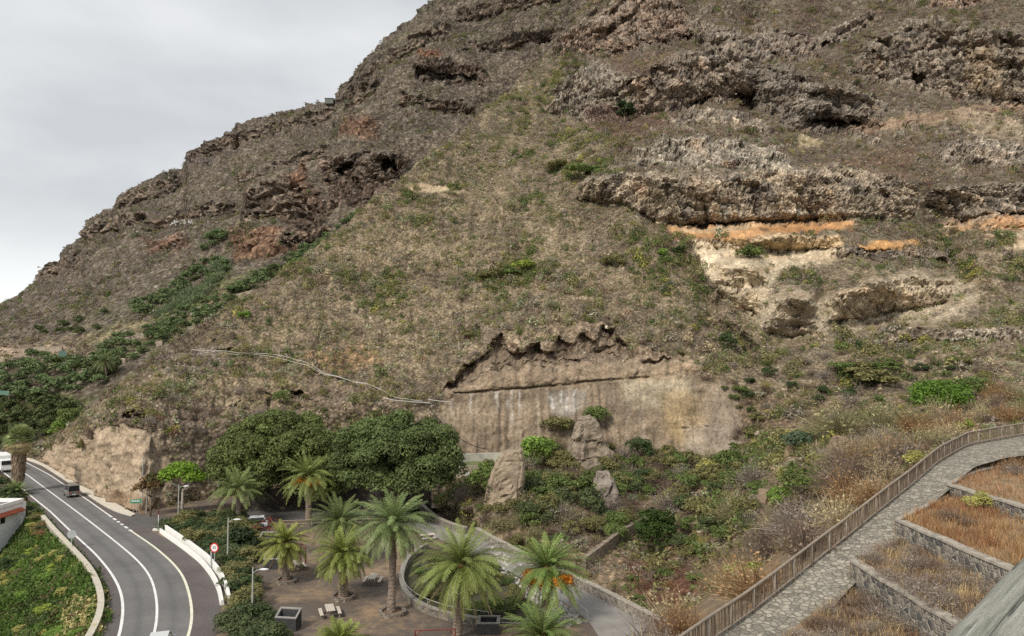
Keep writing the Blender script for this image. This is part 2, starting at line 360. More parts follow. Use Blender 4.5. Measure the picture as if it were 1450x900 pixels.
BANDS = [   # rock steps: upper rim, foot, metres of overhang, colour
 ([(812, 260), (880, 250), (960, 244), (1060, 240), (1170, 236), (1240, 244), (1302, 268)], [(812, 284), (885, 293), (930, 322), (960, 327), (1050, 321), (1130, 317), (1210, 309), (1270, 312), (1302, 304)], 2.6, (.29, .235, .17)),
 ([(1302, 270), (1380, 262), (1500, 255)], [(1302, 296), (1360, 322), (1400, 307), (1500, 296)], 3, (.205, .17, .13)),
 ([(768, 72), (800, 46), (850, 22), (890, 0), (930, -12), (965, 8), (987, 38)], [(768, 80), (800, 80), (855, 85), (880, 81), (945, 63), (975, 51), (987, 48)], 5.5, (.25, .185, .14)),
 ([(960, 25), (1040, 48), (1085, 58)], [(960, 52), (1030, 80), (1085, 88)], 4, (.2, .165, .13)),
 ([(866, 128), (915, 100), (960, 78), (1020, 70), (1075, 90)], [(866, 166), (930, 162), (960, 156), (1010, 147), (1075, 150)], 5.5, (.23, .185, .145)),
 ([(1040, 88), (1105, 98), (1160, 116), (1262, 150)], [(1040, 141), (1090, 160), (1130, 189), (1180, 188), (1262, 180)], 4.5, (.165, .14, .115)),
 ([(770, 130), (810, 104), (850, 94), (900, 112)], [(770, 160), (830, 178), (900, 166)], 3.5, (.235, .20, .16)),
 ([(1143, 64), (1175, 40), (1242, 13)], [(1143, 73), (1180, 67), (1242, 30)], 3.5, (.21, .17, .135)),
 ([(1205, 84), (1290, 30), (1340, 40), (1400, 46), (1500, 56)], [(1205, 108), (1290, 129), (1350, 143), (1400, 151), (1500, 170)], 6.5, (.22, .18, .14)),
 ([(1050, 52), (1090, 42), (1120, 46), (1165, 52)], [(1050, 84), (1100, 86), (1165, 78)], 4, (.2, .16, .13)),
 ([(1296, -8), (1402, -8)], [(1296, 10), (1360, 15), (1402, 8)], 3.5, (.27, .19, .14)),
 ([(885, 214), (980, 198), (1040, 200), (1130, 222)], [(885, 240), (960, 236), (1050, 234), (1130, 246)], 3, (.33, .29, .23)),
 ([(1150, 355), (1230, 352), (1300, 350), (1360, 356)], [(1150, 366), (1230, 366), (1300, 366), (1360, 374)], 1.5, (.2, .165, .13)),
 ([(930, 165), (1000, 158), (1060, 165), (1100, 185)], [(930, 182), (1000, 178), (1060, 186), (1100, 205)], 1.2, (.27, .22, .165)),
 ([(1320, 205), (1400, 200), (1480, 205)], [(1320, 232), (1400, 235), (1480, 240)], 1.6, (.26, .22, .175)),
 ([(1165, 425), (1230, 402), (1300, 390), (1362, 392)], [(1165, 460), (1230, 450), (1300, 438), (1362, 420)], 4, (.31, .26, .185)), ([(980, 343), (1100, 339), (1205, 340)], [(980, 358), (1100, 364), (1205, 357)], 3, (.31, .25, .17)), ([(1075, 425), (1165, 424)], [(1075, 472), (1165, 478)], 4, (.27, .225, .165)), ([(1000, 372), (1090, 392)], [(1012, 412), (1075, 448)], 3, (.33, .28, .2)), ([(1325, 318), (1400, 304), (1480, 298)], [(1325, 332), (1400, 326), (1480, 322)], 3, (.3, .22, .15)),
 ([(1240, 475), (1300, 462), (1380, 466), (1460, 455)], [(1240, 488), (1300, 482), (1380, 486), (1460, 478)], 1.2, (.28, .24, .185)),
]
ROCKS = [
 ([(1362, 62), (1412, 64), (1418, 146), (1368, 136)], (.33, .25, .165)),
 ([(625, 548), (690, 502), (720, 482), (790, 472), (850, 460), (905, 490), (960, 503), (1000, 512), (985, 530), (905, 533), (760, 545), (640, 568)], (.33, .25, .175)),
 ([(640, 455), (700, 440), (720, 470), (690, 495), (650, 490)], (.23, .18, .13)),
 ([(220, 500), (300, 480), (330, 500), (300, 530), (240, 540)], (.235, .195, .155)),
 ([(400, 600), (400, 560), (480, 540), (560, 555), (590, 585), (500, 590)], (.235, .18, .13)),
 ([(160, 600), (180, 575), (260, 560), (330, 580), (380, 600), (310, 640), (240, 640), (190, 620)], (.215, .165, .125)),
 ([(1150, 470), (1200, 420), (1300, 420), (1370, 400), (1390, 440), (1330, 480), (1230, 490)], (.26, .21, .15)),
]
vcol = fbm(np.stack([b0[..., 0], b0[..., 1]*.6, b0[..., 2]*.10], -1), 2.6, 4, 6); vcol2 = fbm(np.stack([b0[..., 0], b0[..., 1]*.6, b0[..., 2]*.16], -1), 6, 3, 16)
bandp = np.zeros(H.u.shape); bandm = np.zeros(H.u.shape)
for tp, bt, A, c in BANDS:
    tp, bt = np.array(tp, float), np.array(bt, float); uu = xu; vt_ = np.interp(uu, tp[:, 0], tp[:, 1])+2.5*vcol2; vb_ = np.interp(uu, bt[:, 0], bt[:, 1])+2.0*vcol
    hp = np.maximum(vb_-vt_, 2); s = (xv-vt_)/hp; ew = 12+22*sstep(-.3, .4, n1); eu = uu+14*n2; ends = sstep(tp[0, 0], tp[0, 0]+ew, eu)*sstep(tp[-1, 0], tp[-1, 0]-ew, eu); ends = np.where(tp[-1, 0] > 1490, sstep(tp[0, 0], tp[0, 0]+ew, eu), ends)
    hh = min(1, A/5.)*np.clip(vb_-vt_, 0, 60); lead = np.clip(hh*.9, 8, 40); Ap = .23*hh*np.clip(.75+.9*fbm(np.stack([b0[..., 0], b0[..., 1], b0[..., 2]*.2], -1), 9, 3, 4.4*A), .3, 1.35); Bp = .19*hh
    above = Ap*np.clip(1+(xv-vt_)/lead, 0, 1)**1.3; face = Ap-(Ap+Bp)*np.clip(s, 0, 1)+ .9*sstep(.5, .75, s)*(s < 1)*hh/40*0 - 1.3*sstep(.86, .97, s); below = -Bp*np.clip(1-(xv-vb_)/(lead*.9), 0, 1)
    bandp = bandp + ends*np.where(s < 0, above, np.where(s < 1, face, below))
    m = ends*sstep(-.12, .12, s)*(s < 1.02); bandm = np.maximum(bandm, m); rock = np.maximum(rock, m)
    c3 = np.array(c)*1.5*(1+.45*vcol+.25*n3+.2*n2)[..., None]; k1 = sstep(.2, .7, vcol2)[..., None]*.55; c3 = c3*(1-k1)+np.array((.40, .26, .165))*k1; k2 = sstep(.1, .5, -vcol2+.5*n2)[..., None]*.75; c3 = c3*(1-k2)+np.array((.13, .11, .094))*k2; k3 = (sstep(.3, .0, s)*sstep(-.2, .4, n3+.4*n2))[..., None]*.5; c3 = c3*(1-k3)+np.array((.54, .48, .40))*k3  # pale stones towards the rim, with top light painted into their colour
    H.col = H.col*(1-m[..., None]*.92)+c3*m[..., None]*.92
for kq, (poly, c) in enumerate(ROCKS):
    m = pm(H, poly, 9); rock = np.maximum(rock, m*(.9 if kq == 0 else .3)); j = (1 + .35*n2 + .25*n3)[..., None]; H.col = H.col*(1-m[..., None]*.85) + np.array(c)*j*m[..., None]*.85
rough = sstep(.10, .5, n2*.8 + n1*.5 + .25*np.sin(0) + fbm(b0*np.array((1, 1, 2.2)), 7, 3, 55)*.8)*sstep(400, 250, H.v)*.85*sstep(780, 880, H.u)
rough = np.maximum(rough, sstep(.55, .95, n2 + fbm(b0, 9, 3, 77)*.9)*.7)
rock = np.maximum(rock, rough); H.paint(rough*.65, (.36, .315, .255))
# quarry face
Q = [(628, 572), (660, 556), (760, 546), (905, 533), (975, 531), (1000, 535), (1045, 552), (1046, 585), (1052, 610), (1040, 642), (1000, 650), (900, 650), (740, 640), (690, 652), (640, 662), (615, 640)]
q = pm(H, Q, 12, np.where(H.u > 960, wu+10*n2, xu), np.where(H.u > 960, wv+8*n3, xv)); smoothq = np.maximum(smoothq, q); j = (1 + .22*n2 + .12*n3)[..., None]
H.col = H.col*(1-q[..., None]) + np.array((.265, .205, .145))*j*q[..., None]
streak = fbm(np.stack([b0[..., 0], b0[..., 0]*.2, b0[..., 2]*.05], -1), .8, 4, 2); H.paint(q*sstep(.05, .5, streak)*.8, (.125, .098, .072)); H.paint(q*sstep(.1, .7, -streak)*.55, (.40, .345, .28)); H.paint(q*sstep(.2, .6, fbm(b0, 5, 3, 28))*.35, (.19, .155, .12))
def blob(poly, soft, c, a=1.0, raw=True):
    m = pm(H, poly, soft, xu, xv)*a; H.paint(m, c); return m
blob([(775, 555), (830, 552), (825, 580), (800, 590), (780, 585)], 10, (.44, .42, .39), .35)
for xs in (640, 668, 722, 735, 783, 795, 804, 813, 704):
    wd = 2.5 + 3*((xs*37) % 5)/5; ln = 585 + (xs*13 % 30); H.paint(np.clip(sstep(wd, 0, np.abs(xu-xs-4*n2-2*n3))*sstep(ln, ln-25, xv)*sstep(549, 556, xv), 0, 1)*((.9 if 778 < xs < 825 else .55)*sstep(-.5, .2, streak+.6*n3))*q, (.66, .64, .60))
blob([(880, 540), (975, 532), (985, 560), (950, 575), (885, 580)], 14, (.42, .36, .26), .7); blob([(936, 556), (960, 552), (985, 555), (992, 600), (985, 625), (965, 632), (940, 610)], 16, (.37, .275, .15), .6); blob([(950, 600), (1000, 596), (995, 628), (960, 636)], 12, (.40, .30, .16), .45)
blob([(970, 600), (1045, 600), (1050, 645), (1000, 648), (965, 640)], 12, (.36, .30, .24), .7); blob([(1000, 545), (1040, 552), (1050, 600), (1020, 605), (1000, 590)], 14, (.26, .21, .16), .6); blob([(860, 560), (905, 565), (935, 585), (900, 600), (865, 590)], 14, (.16, .125, .095), .45)
# road cut, pale
RC = [(55, 650), (60, 638), (107, 623), (150, 601), (176, 600), (215, 612), (235, 640), (240, 700), (240, 730), (160, 724), (100, 690), (60, 660)]
q2 = pm(H, RC, 9, np.where(H.u > 175, wu+12*n2+5*n3, xu), np.where(H.u > 175, wv+10*n2, xv)); smoothq = np.maximum(smoothq, q2*.8); H.col = H.col*(1-q2[..., None]) + np.array((.40, .315, .225))*j*q2[..., None]
H.paint(q2*sstep(.2, .7, streak)*.4, (.25, .19, .14)); H.paint(q2*sstep(190, 235, H.u)*.55, (.27, .215, .165)); H.paint(pm(H, [(160, 690), (190, 700), (240, 715), (240, 735), (190, 730), (150, 716)], 8)*.6, (.24, .16, .10))
H.paint(pm(H, [(200, 610), (300, 600), (320, 700), (230, 740), (205, 720)], 18)*.65, (.33, .26, .185))
def strat(poly, soft, c, a=.95):
    m = pm(H, poly, soft, (wu+xu)/2, (wv+xv)/2+4*n2)*a*(.45+.55*sstep(-.5, -.15, sbreak) if c[0]-c[2] > .25 else .8+.2*sstep(-.5, -.1, sbreak)); cc = np.array(c)*1.22*(1+.25*n2+.3*n3)[..., None]; k1 = (sstep(.1, .5, zband)*.6)[..., None]; cc = cc*(1-k1)+np.array((.58, .48, .33))*k1; k2 = (sstep(.1, .5, -zband)*.5)[..., None]; cc = cc*(1-k2)+cc*np.array((.62, .5, .42))*k2
    H.col = H.col*(1-m[..., None]) + cc*m[..., None]; np.maximum(bare, m, out=bare); return m
sbreak = fbm(b0, 3.4, 4, 52)+.25*n1
zband = fbm(np.stack([b0[..., 0]*.07, b0[..., 1]*.07, b0[..., 2]+1.5*n1], -1), 1.6, 3, 3)
strat([(980, 345), (1005, 350), (1015, 375), (1045, 390), (1088, 396), (1086, 412), (1060, 418), (1068, 440), (1072, 450), (1040, 425), (1010, 405), (988, 375)], 6, (.56, .47, .33))
strat([(982, 350), (1090, 362), (1195, 358), (1200, 370), (1110, 380), (1095, 398), (1075, 445), (1040, 428), (1008, 405)], 9, (.54, .45, .32), .85); strat([(1000, 338), (1060, 342), (1190, 342), (1195, 355), (1120, 362), (1040, 352)], 7, (.52, .38, .22), .85); strat([(938, 326), (1000, 326), (1090, 318), (1165, 310), (1215, 312), (1205, 325), (1100, 338), (1010, 347), (955, 340)], 9, (.47, .27, .13))
strat([(1215, 347), (1255, 336), (1300, 340), (1305, 346), (1260, 351), (1220, 352)], 5, (.48, .27, .115)); strat([(1330, 328), (1400, 312), (1460, 304), (1470, 322), (1400, 330), (1340, 334)], 6, (.46, .28, .15)); strat([(1385, 335), (1470, 325), (1470, 358), (1410, 356)], 7, (.50, .40, .27), .8)
strat([(1170, 430), (1200, 408), (1270, 405), (1290, 392), (1350, 388), (1355, 402), (1310, 432), (1260, 436), (1200, 460), (1170, 455)], 9, (.43, .35, .245), .8); strat([(1030, 395), (1100, 400), (1180, 420), (1175, 470), (1110, 482), (1065, 455)], 22, (.44, .365, .265), .5); strat([(1230, 395), (1300, 380), (1380, 392), (1390, 425), (1330, 455), (1240, 470), (1190, 470)], 20, (.46, .385, .28), .55); strat([(1080, 430), (1150, 425), (1165, 470), (1100, 478), (1070, 455)], 12, (.35, .295, .22), .65)
strat([(1180, 180), (1300, 165), (1450, 150), (1470, 160), (1350, 178), (1240, 188)], 8, (.33, .22, .145), .55); strat([(1340, 160), (1440, 168), (1460, 200), (1380, 195)], 14, (.34, .27, .19), .55); strat([(1130, 195), (1165, 200), (1160, 212), (1130, 212)], 6, (.42, .34, .2), .7)
strat([(575, 262), (600, 266), (660, 274), (655, 279), (600, 273), (575, 270)], 3, (.47, .37, .24), .9); strat([(930, 505), (985, 512), (960, 540), (900, 540)], 12, (.36, .28, .19), .6)
for cx, cy, r in ((1025, 305, 12), (1130, 298, 5), (1018, 330, 6)): H.paint(sstep(r, r*.3, np.hypot(xu-cx, (xv-cy)*.45))*.75, (.42, .40, .34))
for pl, c, a in (([(830, 155), (900, 150), (960, 160), (940, 185), (860, 200), (830, 180)], (.15, .085, .065), .7), ([(860, 90), (960, 75), (940, 100), (880, 108)], (.17, .105, .08), .5), ([(430, 500), (520, 480), (540, 510), (480, 525), (430, 515)], (.37, .21, .10), .45),
               ([(1130, 0), (1165, 0), (1150, 60), (1130, 55)], (.10, .065, .055), .7), ([(880, 800), (960, 790), (1000, 830), (960, 870), (900, 850)], (.17, .075, .05), .75), ([(1200, 225), (1300, 200), (1290, 260), (1220, 250)], (.2, .12, .08), .45), ([(950, 660), (1080, 690), (1060, 740), (980, 720)], (.30, .22, .15), .5)):
    blob(pl, 18, c, a)
H.p = H.p + 0; bare = np.maximum(bare, smoothq); alc = pm(H, [(632, 556), (692, 508), (722, 500), (790, 496), (850, 478), (890, 498), (950, 512), (985, 525), (905, 535), (760, 548), (640, 560)], 8); bare = np.maximum(bare, alc*.85); H.paint(alc*sstep(-.2, .5, n3+n2)*.5, (.20, .155, .115)); H.paint(alc*sstep(.1, .6, -n2)*.5, (.42, .33, .23))
# real relief: rock columns, ledges, hollows pushed into the hill
nn = H.normals(); hor = nn.copy(); hor[..., 2] *= .25; hor /= np.linalg.norm(hor, axis=-1, keepdims=True)+1e-9
colm = (1-np.abs(fbm(b0*np.array((1, 1, .14)), 3.6, 4, 13))*2.4)*(1+.6*bandm)
disp = .9*n1 + .6*n2 + .32*n3 + 2.6*n4*sstep(560, 420, H.v) - .9*gl
disp = disp*(1-.6*smoothq) + (.38*streak+.22*n3)*smoothq + q2*(.9*n2+.8*n1+.4*n3)
vcr = sstep(.07, .0, np.abs(vcol))*bandm; H.paint(vcr*.6, (.085, .07, .06)); H.push(vcr*sstep(-.2, .3, n2), .9)
rm = rock > .03
w1 = worley_m(b0*np.array((1/3.0, 1/3.0, 1/15.))+.35*np.stack([n2, n3, n2], -1)*.3, rm); w2 = worley_m(b0*np.array((1/1.3, 1/1.3, 1/5.)), rm)
blocks = (w1[2]-.5)*1.3+(w2[2]-.5)*.4-.6*sstep(.10, 0, w1[1])*rm; crack = sstep(.10, .0, w1[1])*rm*rock*(1-.75*bare)
rc_k = rock*(1-.8*bare); H.col = H.col*(1+rm[..., None]*rc_k[..., None]*(.5*(w1[2]-.5)+.4*(w2[2]-.5))[..., None]); H.paint(crack*.35, (.11, .092, .078))
strata = (b0[..., 2]+.12*b0[..., 0]+1.3*n1)/2.4; saw = strata-np.floor(strata)
r_amp = np.clip(b0[..., 1]/190, .6, 1.4)
lowdamp = sstep(0, 12, np.abs(H.v-np.interp(H.u, us, vL[0]))+ (H.v < np.interp(H.u, us, vL[1]))*20)
H.p = H.p + nn*(disp*lowdamp)[..., None] + hor*((rock*(.45*colm + .7*saw + .25*n3 + 1.35*blocks))*r_amp)[..., None]
gul = np.zeros(H.u.shape)
for pts_, wpx, mt in (([(1100, 40), (1140, 110), (1185, 195), (1265, 245), (1305, 300), (1340, 380)], 40, 14.0), ([(860, 150), (905, 250), (945, 335), (1010, 445), (1060, 490)], 18, 7), ([(1240, 60), (1235, 150)], 22, 8), ([(1070, 30), (1075, 90)], 18, 6), ([(1430, 60), (1440, 160)], 14, 9), ([(1400, 170), (1380, 260), (1340, 330)], 30, 6), ([(880, 40), (800, 120)], 20, 4), ([(720, 130), (640, 260), (560, 360), (470, 450)], 40, 2.5), ([(760, 300), (700, 420), (660, 480)], 26, 1.8), ([(1000, 560), (990, 600)], 10, 1)): gul = gul + mt*np.exp(-(line_d(wu, wv, pts_)/wpx)**2)
H.push(gul, 1.0)
H.push(bandp, -1.0)
HOLES = [   # (outline, metres in, softness px)
 ([(622, 552), (640, 535), (672, 508), (690, 500), (695, 490), (705, 478), (714, 475), (722, 500), (742, 497), (764, 488), (770, 500), (780, 497), (790, 478), (800, 482), (812, 486), (830, 476), (842, 482), (850, 465), (866, 463), (880, 478), (897, 490), (900, 505), (870, 515), (800, 520), (740, 525), (690, 535), (640, 552)], 5.0, 5),
 ([(905, 508), (940, 500), (955, 505), (915, 515)], 2.5, 3), ([(300, 489), (345, 486), (350, 493), (320, 494)], 3, 3), ([(168, 590), (180, 580), (205, 580), (220, 592), (190, 594)], 2.5, 3), ([(320, 575), (345, 567), (335, 578)], 3, 3), ([(408, 556), (425, 552), (436, 560), (412, 566)], 3.5, 3), ([(470, 530), (500, 532), (490, 539)], 2.5, 3), ([(375, 555), (390, 560), (395, 590), (378, 580)], 2, 4),
 ([(1125, 184), (1140, 174), (1165, 168), (1215, 172), (1225, 178), (1180, 184), (1140, 187)], 9, 4), ([(1288, 108), (1310, 106), (1313, 120), (1300, 126), (1290, 118)], 9, 3), ([(1200, 104), (1222, 98), (1218, 108), (1202, 112)], 4, 3), ([(1150, 67), (1175, 60), (1170, 68), (1152, 71)], 6, 3), ([(1176, 50), (1235, 23), (1236, 29), (1185, 57)], 3, 3), ([(1085, 74), (1105, 72), (1104, 80), (1088, 82)], 5, 3),
 ([(835, 79), (880, 76), (940, 62), (975, 50), (1010, 66), (1000, 70), (960, 64), (905, 80), (860, 84)], 4, 3), ([(975, 146), (1005, 138), (1010, 142), (980, 152)], 4, 3), ([(1355, 8), (1390, 4), (1388, 12), (1358, 12)], 4, 3), ([(1418, 120), (1430, 140), (1460, 150), (1460, 165), (1425, 152)], 5, 4), ([(940, 322), (1000, 318), (1150, 310), (1205, 309), (1205, 313), (1100, 319), (960, 327)], 2.2, 3),
 ([(1000, 320), (1030, 318), (1030, 322), (1005, 324)], 4, 3), ([(1405, 303), (1470, 296), (1470, 303), (1410, 307)], 4, 3), ([(1290, 368), (1330, 362), (1352, 370), (1340, 376), (1300, 374)], 4, 4), ([(1345, 357), (1356, 358), (1354, 370), (1346, 366)], 5, 3), ([(1212, 352), (1290, 349), (1275, 354), (1215, 357)], 2, 3), ([(1140, 395), (1152, 396), (1150, 402), (1142, 401)], 3, 2),
 ([(1090, 452), (1210, 455), (1290, 445), (1230, 463), (1130, 470)], .9, 5), ([(640, 554), (740, 548), (905, 532), (930, 531), (930, 534), (905, 535), (740, 552), (645, 559)], .9, 2), ([(960, 605), (1010, 603), (1010, 606), (960, 608)], .5, 2), ([(988, 260), (1000, 258), (1004, 320), (992, 320)], 1.5, 5), ([(1060, 262), (1075, 262), (1080, 318), (1066, 318)], 1.5, 5), ([(1240, 270), (1255, 270), (1262, 310), (1246, 312)], 2.5, 5), ([(940, 265), (952, 265), (955, 322), (944, 322)], 1.2, 5),
]
hole = np.zeros(H.u.shape); jag = fbm(np.stack([b0[..., 0], b0[..., 1], b0[..., 2]*.35], -1), 1.7, 3, 62)
for poly, mtr, sf in HOLES:
    big = mtr == 5.0; m = sstep(0, sf, poly_sd((xu+2.5*jag if big else xu) if sf > 2 else H.u, (xv+4*jag if big else xv) if sf > 2 else H.v+1.2*n3, poly)); H.push(m*(np.clip(.75+.8*n2, .35, 1.3) if big else 1), mtr); hole = np.maximum(hole, m)
LEDGES = [([(938, 327), (1000, 325), (1090, 318), (1165, 312), (1210, 313), (1205, 324), (1190, 352), (1120, 362), (1040, 352), (1000, 343), (950, 340)], -2.0, 12), ([(1330, 330), (1400, 313), (1480, 304), (1480, 335), (1400, 345), (1340, 338)], -2.0, 9), ([(1215, 347), (1255, 336), (1300, 340), (1305, 350), (1220, 354)], -1.5, 6), ([(605, 548), (690, 488), (720, 466), (790, 462), (850, 446), (910, 478), (965, 490), (960, 500), (905, 500), (895, 488), (866, 460), (848, 462), (842, 478), (812, 482), (790, 474), (764, 484), (714, 470), (690, 495), (630, 550)], -.9, 12), ([(1100, 128), (1160, 148), (1240, 160), (1220, 172), (1165, 166), (1130, 172)], -2.5, 6), ([(930, 300), (1000, 300), (1210, 296), (1205, 308), (1000, 316), (940, 320)], -.8, 6), ([(800, 60), (880, 55), (960, 40), (975, 48), (940, 60), (870, 76), (810, 78)], -2.5, 8)]
for poly, mtr, sf in LEDGES: H.push(sstep(0, sf, poly_sd(xu, xv, poly)), mtr)
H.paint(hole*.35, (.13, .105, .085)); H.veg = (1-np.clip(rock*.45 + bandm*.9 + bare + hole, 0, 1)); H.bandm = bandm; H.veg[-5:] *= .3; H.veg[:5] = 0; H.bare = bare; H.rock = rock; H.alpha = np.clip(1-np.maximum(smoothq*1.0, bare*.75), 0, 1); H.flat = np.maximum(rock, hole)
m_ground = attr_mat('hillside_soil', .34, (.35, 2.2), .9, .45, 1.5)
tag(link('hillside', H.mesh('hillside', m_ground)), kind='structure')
# ---------------------------------------------------------------- far mountain
CF = np.array([(-280, 600, 250), (-280, 480, 330), (-150, 560, 240), (0, 640, 190), (0, 600, 200), (0, 560, 213), (0, 500, 250), (0, 470, 300), (-100, 470, 360), (0, 430, 420), (100, 640, 185), (100, 560, 205), (100, 510, 228), (100, 450, 285), (60, 395, 400), (120, 320, 425), (170, 275, 430),
   (200, 560, 195), (200, 450, 252), (200, 350, 340), (270, 225, 432), (300, 430, 245), (300, 520, 205), (350, 290, 330), (340, 400, 252), (330, 185, 438), (400, 400, 240), (420, 300, 300), (475, 140, 445), (400, 230, 375), (450, 350, 268), (500, 250, 318), (500, 180, 370), (500, 110, 430), (550, 50, 445), (625, 0, 452), (560, 280, 300), (600, 150, 368), (620, 240, 330),
   (700, 80, 395), (700, 180, 350), (780, 20, 405), (780, 120, 380), (850, -20, 420), (660, -30, 455), (720, -90, 460), (850, -150, 470), (1000, -180, 480), (1000, 0, 430)], float)
ffar = tps(CF[:, :2], 1000/CF[:, 2], 2e-4)
uf = np.linspace(-300, 1000, 560)
SKY = np.array([(-300, 585), (-200, 520), (-100, 476), (0, 430), (25, 418), (50, 398), (58, 382), (85, 368), (95, 350), (118, 335), (122, 312), (150, 300), (163, 292), (168, 276), (195, 262), (230, 248), (262, 236), (268, 214), (290, 204), (320, 190), (345, 174), (400, 158), (450, 146), (474, 141), (480, 130), (497, 112), (505, 95), (530, 72), (548, 52), (580, 30), (605, 8), (625, -2), (660, -25), (720, -70), (800, -110), (1000, -150)], float)
vs_ = np.interp(uf, SKY[:, 0], SKY[:, 1]); vb = np.interp(uf, [-300, 0, 100, 200, 300, 400, 1000], [720, 690, 680, 640, 600, 540, 420])
rv = np.array([vb+(vs_-vb)*t for t in np.linspace(0, 1, 330)]); ru = np.tile(uf, (330, 1)); ri = ffar(ru, rv)/1000
far = Terrain(ru, rv, 1/ri); edge = far.p[-1]; away = edge[:, :2]/np.linalg.norm(edge[:, :2], axis=1, keepdims=True); ext = []
for g, dz in [(5, -.5), (18, -4), (60, -25), (150, -80)]:
    qe = edge.copy(); qe[:, :2] += away*g; qe[:, 2] += dz; ext.append(qe)
far.p = np.concatenate([far.p, np.array(ext)]); far.u = np.concatenate([ru, np.tile(uf, (4, 1))]); far.v = np.concatenate([rv, np.tile(vs_-2, (4, 1))])
far.b0 = far.p.copy(); far.veg = np.ones(far.u.shape); b0 = far.b0; wu, wv = far.warp(7, 9.0); xu, xv = far.warp(3, 4.0)
n1 = fbm(b0, 34, 5, 4); n2 = fbm(b0, 9, 5, 19); n3 = fbm(b0, 3, 3, 41)
t = sstep(-.5, .5, n1+.6*n2)[..., None]; far.col = np.array((.185, .152, .118))*t + np.array((.125, .107, .083))*(1-t)
far.paint(sstep(.2, .7, n2*.6+n3*.7)*.45, (.24, .195, .155)); far.paint(sstep(.1, .6, fbm(b0, 22, 3, 88))*.35, (.105, .11, .065))
dsky = far.v - np.interp(far.u, SKY[:, 0], SKY[:, 1])
far.paint(sstep(.15, -.6, n1)*.3*sstep(350, 480, far.v), (.27, .20, .14))
dip = b0[..., 2] - .30*b0[..., 0]*0 + 3.5*n1 + .16*b0[..., 0]
st = dip/7.5; saw = (st-np.floor(st)); stm = sstep(95, 20, dsky)*(far.u < 480) + sstep(440, 560, far.u)*sstep(260, 150, far.v)*.8
stm = np.clip(stm, 0, 1)*sstep(-.25, .25, fbm(b0, 26, 3, 51)+.05); rockf = stm*sstep(.25, .6, saw)
far.paint(rockf*.7, (.125, .10, .085)); far.paint(stm*sstep(.9, .97, saw)*.5, (.3, .26, .22))
FR = [([(345, 272), (400, 258), (430, 240), (440, 250), (470, 300), (440, 330), (400, 315), (340, 318)], (.12, .082, .062)), ([(415, 260), (425, 232), (432, 232), (440, 290), (425, 300), (405, 300)], (.24, .14, .09)), ([(585, 95), (640, 88), (685, 112), (680, 122), (600, 118), (588, 112)], (.075, .06, .055)),
      ([(592, 78), (620, 68), (625, 82), (598, 86)], (.24, .125, .08)), ([(590, 90), (680, 95), (690, 110), (595, 100)], (.15, .085, .06)), ([(490, 170), (530, 165), (535, 195), (480, 195)], (.20, .12, .08)), ([(330, 330), (470, 320), (460, 350), (330, 370)], (.21, .125, .08)), ([(450, 225), (520, 215), (575, 225), (560, 300), (470, 290)], (.15, .105, .08)), ([(262, 235), (268, 212), (310, 206), (300, 240)], (.10, .085, .075)), ([(200, 340), (260, 330), (270, 350), (210, 355)], (.20, .125, .09))]
rk = np.zeros(far.u.shape)
for poly, c in FR:
    m = pm(far, poly, 8); rk = np.maximum(rk, m); far.col = far.col*(1-.85*m[..., None]) + np.array(c)*(1+.4*n2+.3*n3)[..., None]*.85*m[..., None]
far.paint(pm(far, [(120, 470), (220, 445), (300, 405), (350, 385), (360, 420), (280, 470), (200, 500), (140, 520)], 10)*.6, (.17, .19, .075))
far.paint(pm(far, [(0, 480), (140, 470), (260, 430), (340, 400), (330, 430), (230, 480), (120, 520), (0, 530)], 14)*.55, (.26, .20, .13)); far.paint(pm(far, [(210, 455), (300, 400), (320, 372), (330, 385), (280, 440), (240, 462)], 10)*.8, (.11, .14, .05)); far.paint(pm(far, [(-100, 560), (60, 555), (140, 560), (90, 610), (0, 640), (-100, 640)], 14)*.8, (.075, .085, .03)); far.paint(pm(far, [(0, 494), (90, 490), (120, 500), (60, 520), (0, 520)], 6)*.85, (.40, .30, .22))
nn = far.normals(); hor = nn.copy(); hor[..., 2] *= .2; hor /= np.linalg.norm(hor, axis=-1, keepdims=True)+1e-9; colm = 1-np.abs(fbm(b0*np.array((1, 1, .2)), 7, 4, 3))*2
BANDF = [([(160, 282), (215, 258), (264, 240)], [(160, 300), (215, 280), (264, 262)], 6), ([(262, 214), (300, 204), (345, 184)], [(262, 238), (300, 222), (345, 200)], 8), ([(320, 196), (400, 168), (478, 152)], [(320, 212), (400, 186), (478, 172)], 6), ([(115, 330), (165, 300), (210, 300)], [(115, 346), (165, 322), (210, 318)], 5), ([(50, 385), (85, 370), (130, 352)], [(50, 396), (85, 386), (130, 370)], 4),
   ([(480, 150), (505, 110), (540, 78)], [(480, 175), (510, 150), (545, 118)], 7), ([(545, 75), (600, 40), (640, 25)], [(545, 95), (600, 66), (640, 52)], 6), ([(585, 88), (640, 86), (692, 104)], [(585, 112), (640, 116), (692, 124)], 8), ([(640, 20), (720, -10), (800, -30)], [(640, 34), (720, 14), (800, 0)], 5), ([(560, 130), (620, 140), (680, 150)], [(560, 142), (620, 156), (680, 166)], 4), ([(200, 320), (280, 290), (340, 280)], [(200, 332), (280, 306), (340, 296)], 4), ([(330, 250), (400, 225), (470, 205)], [(330, 262), (400, 240), (470, 222)], 4), ([(340, 275), (400, 262), (440, 262)], [(340, 318), (400, 312), (440, 305)], 6), ([(455, 222), (520, 214), (575, 222)], [(455, 255), (520, 258), (575, 246)], 6), ([(395, 326), (440, 322), (470, 318)], [(395, 350), (440, 344), (470, 336)], 4), ([(650, 60), (720, 55), (790, 40)], [(650, 74), (720, 72), (790, 58)], 5)]
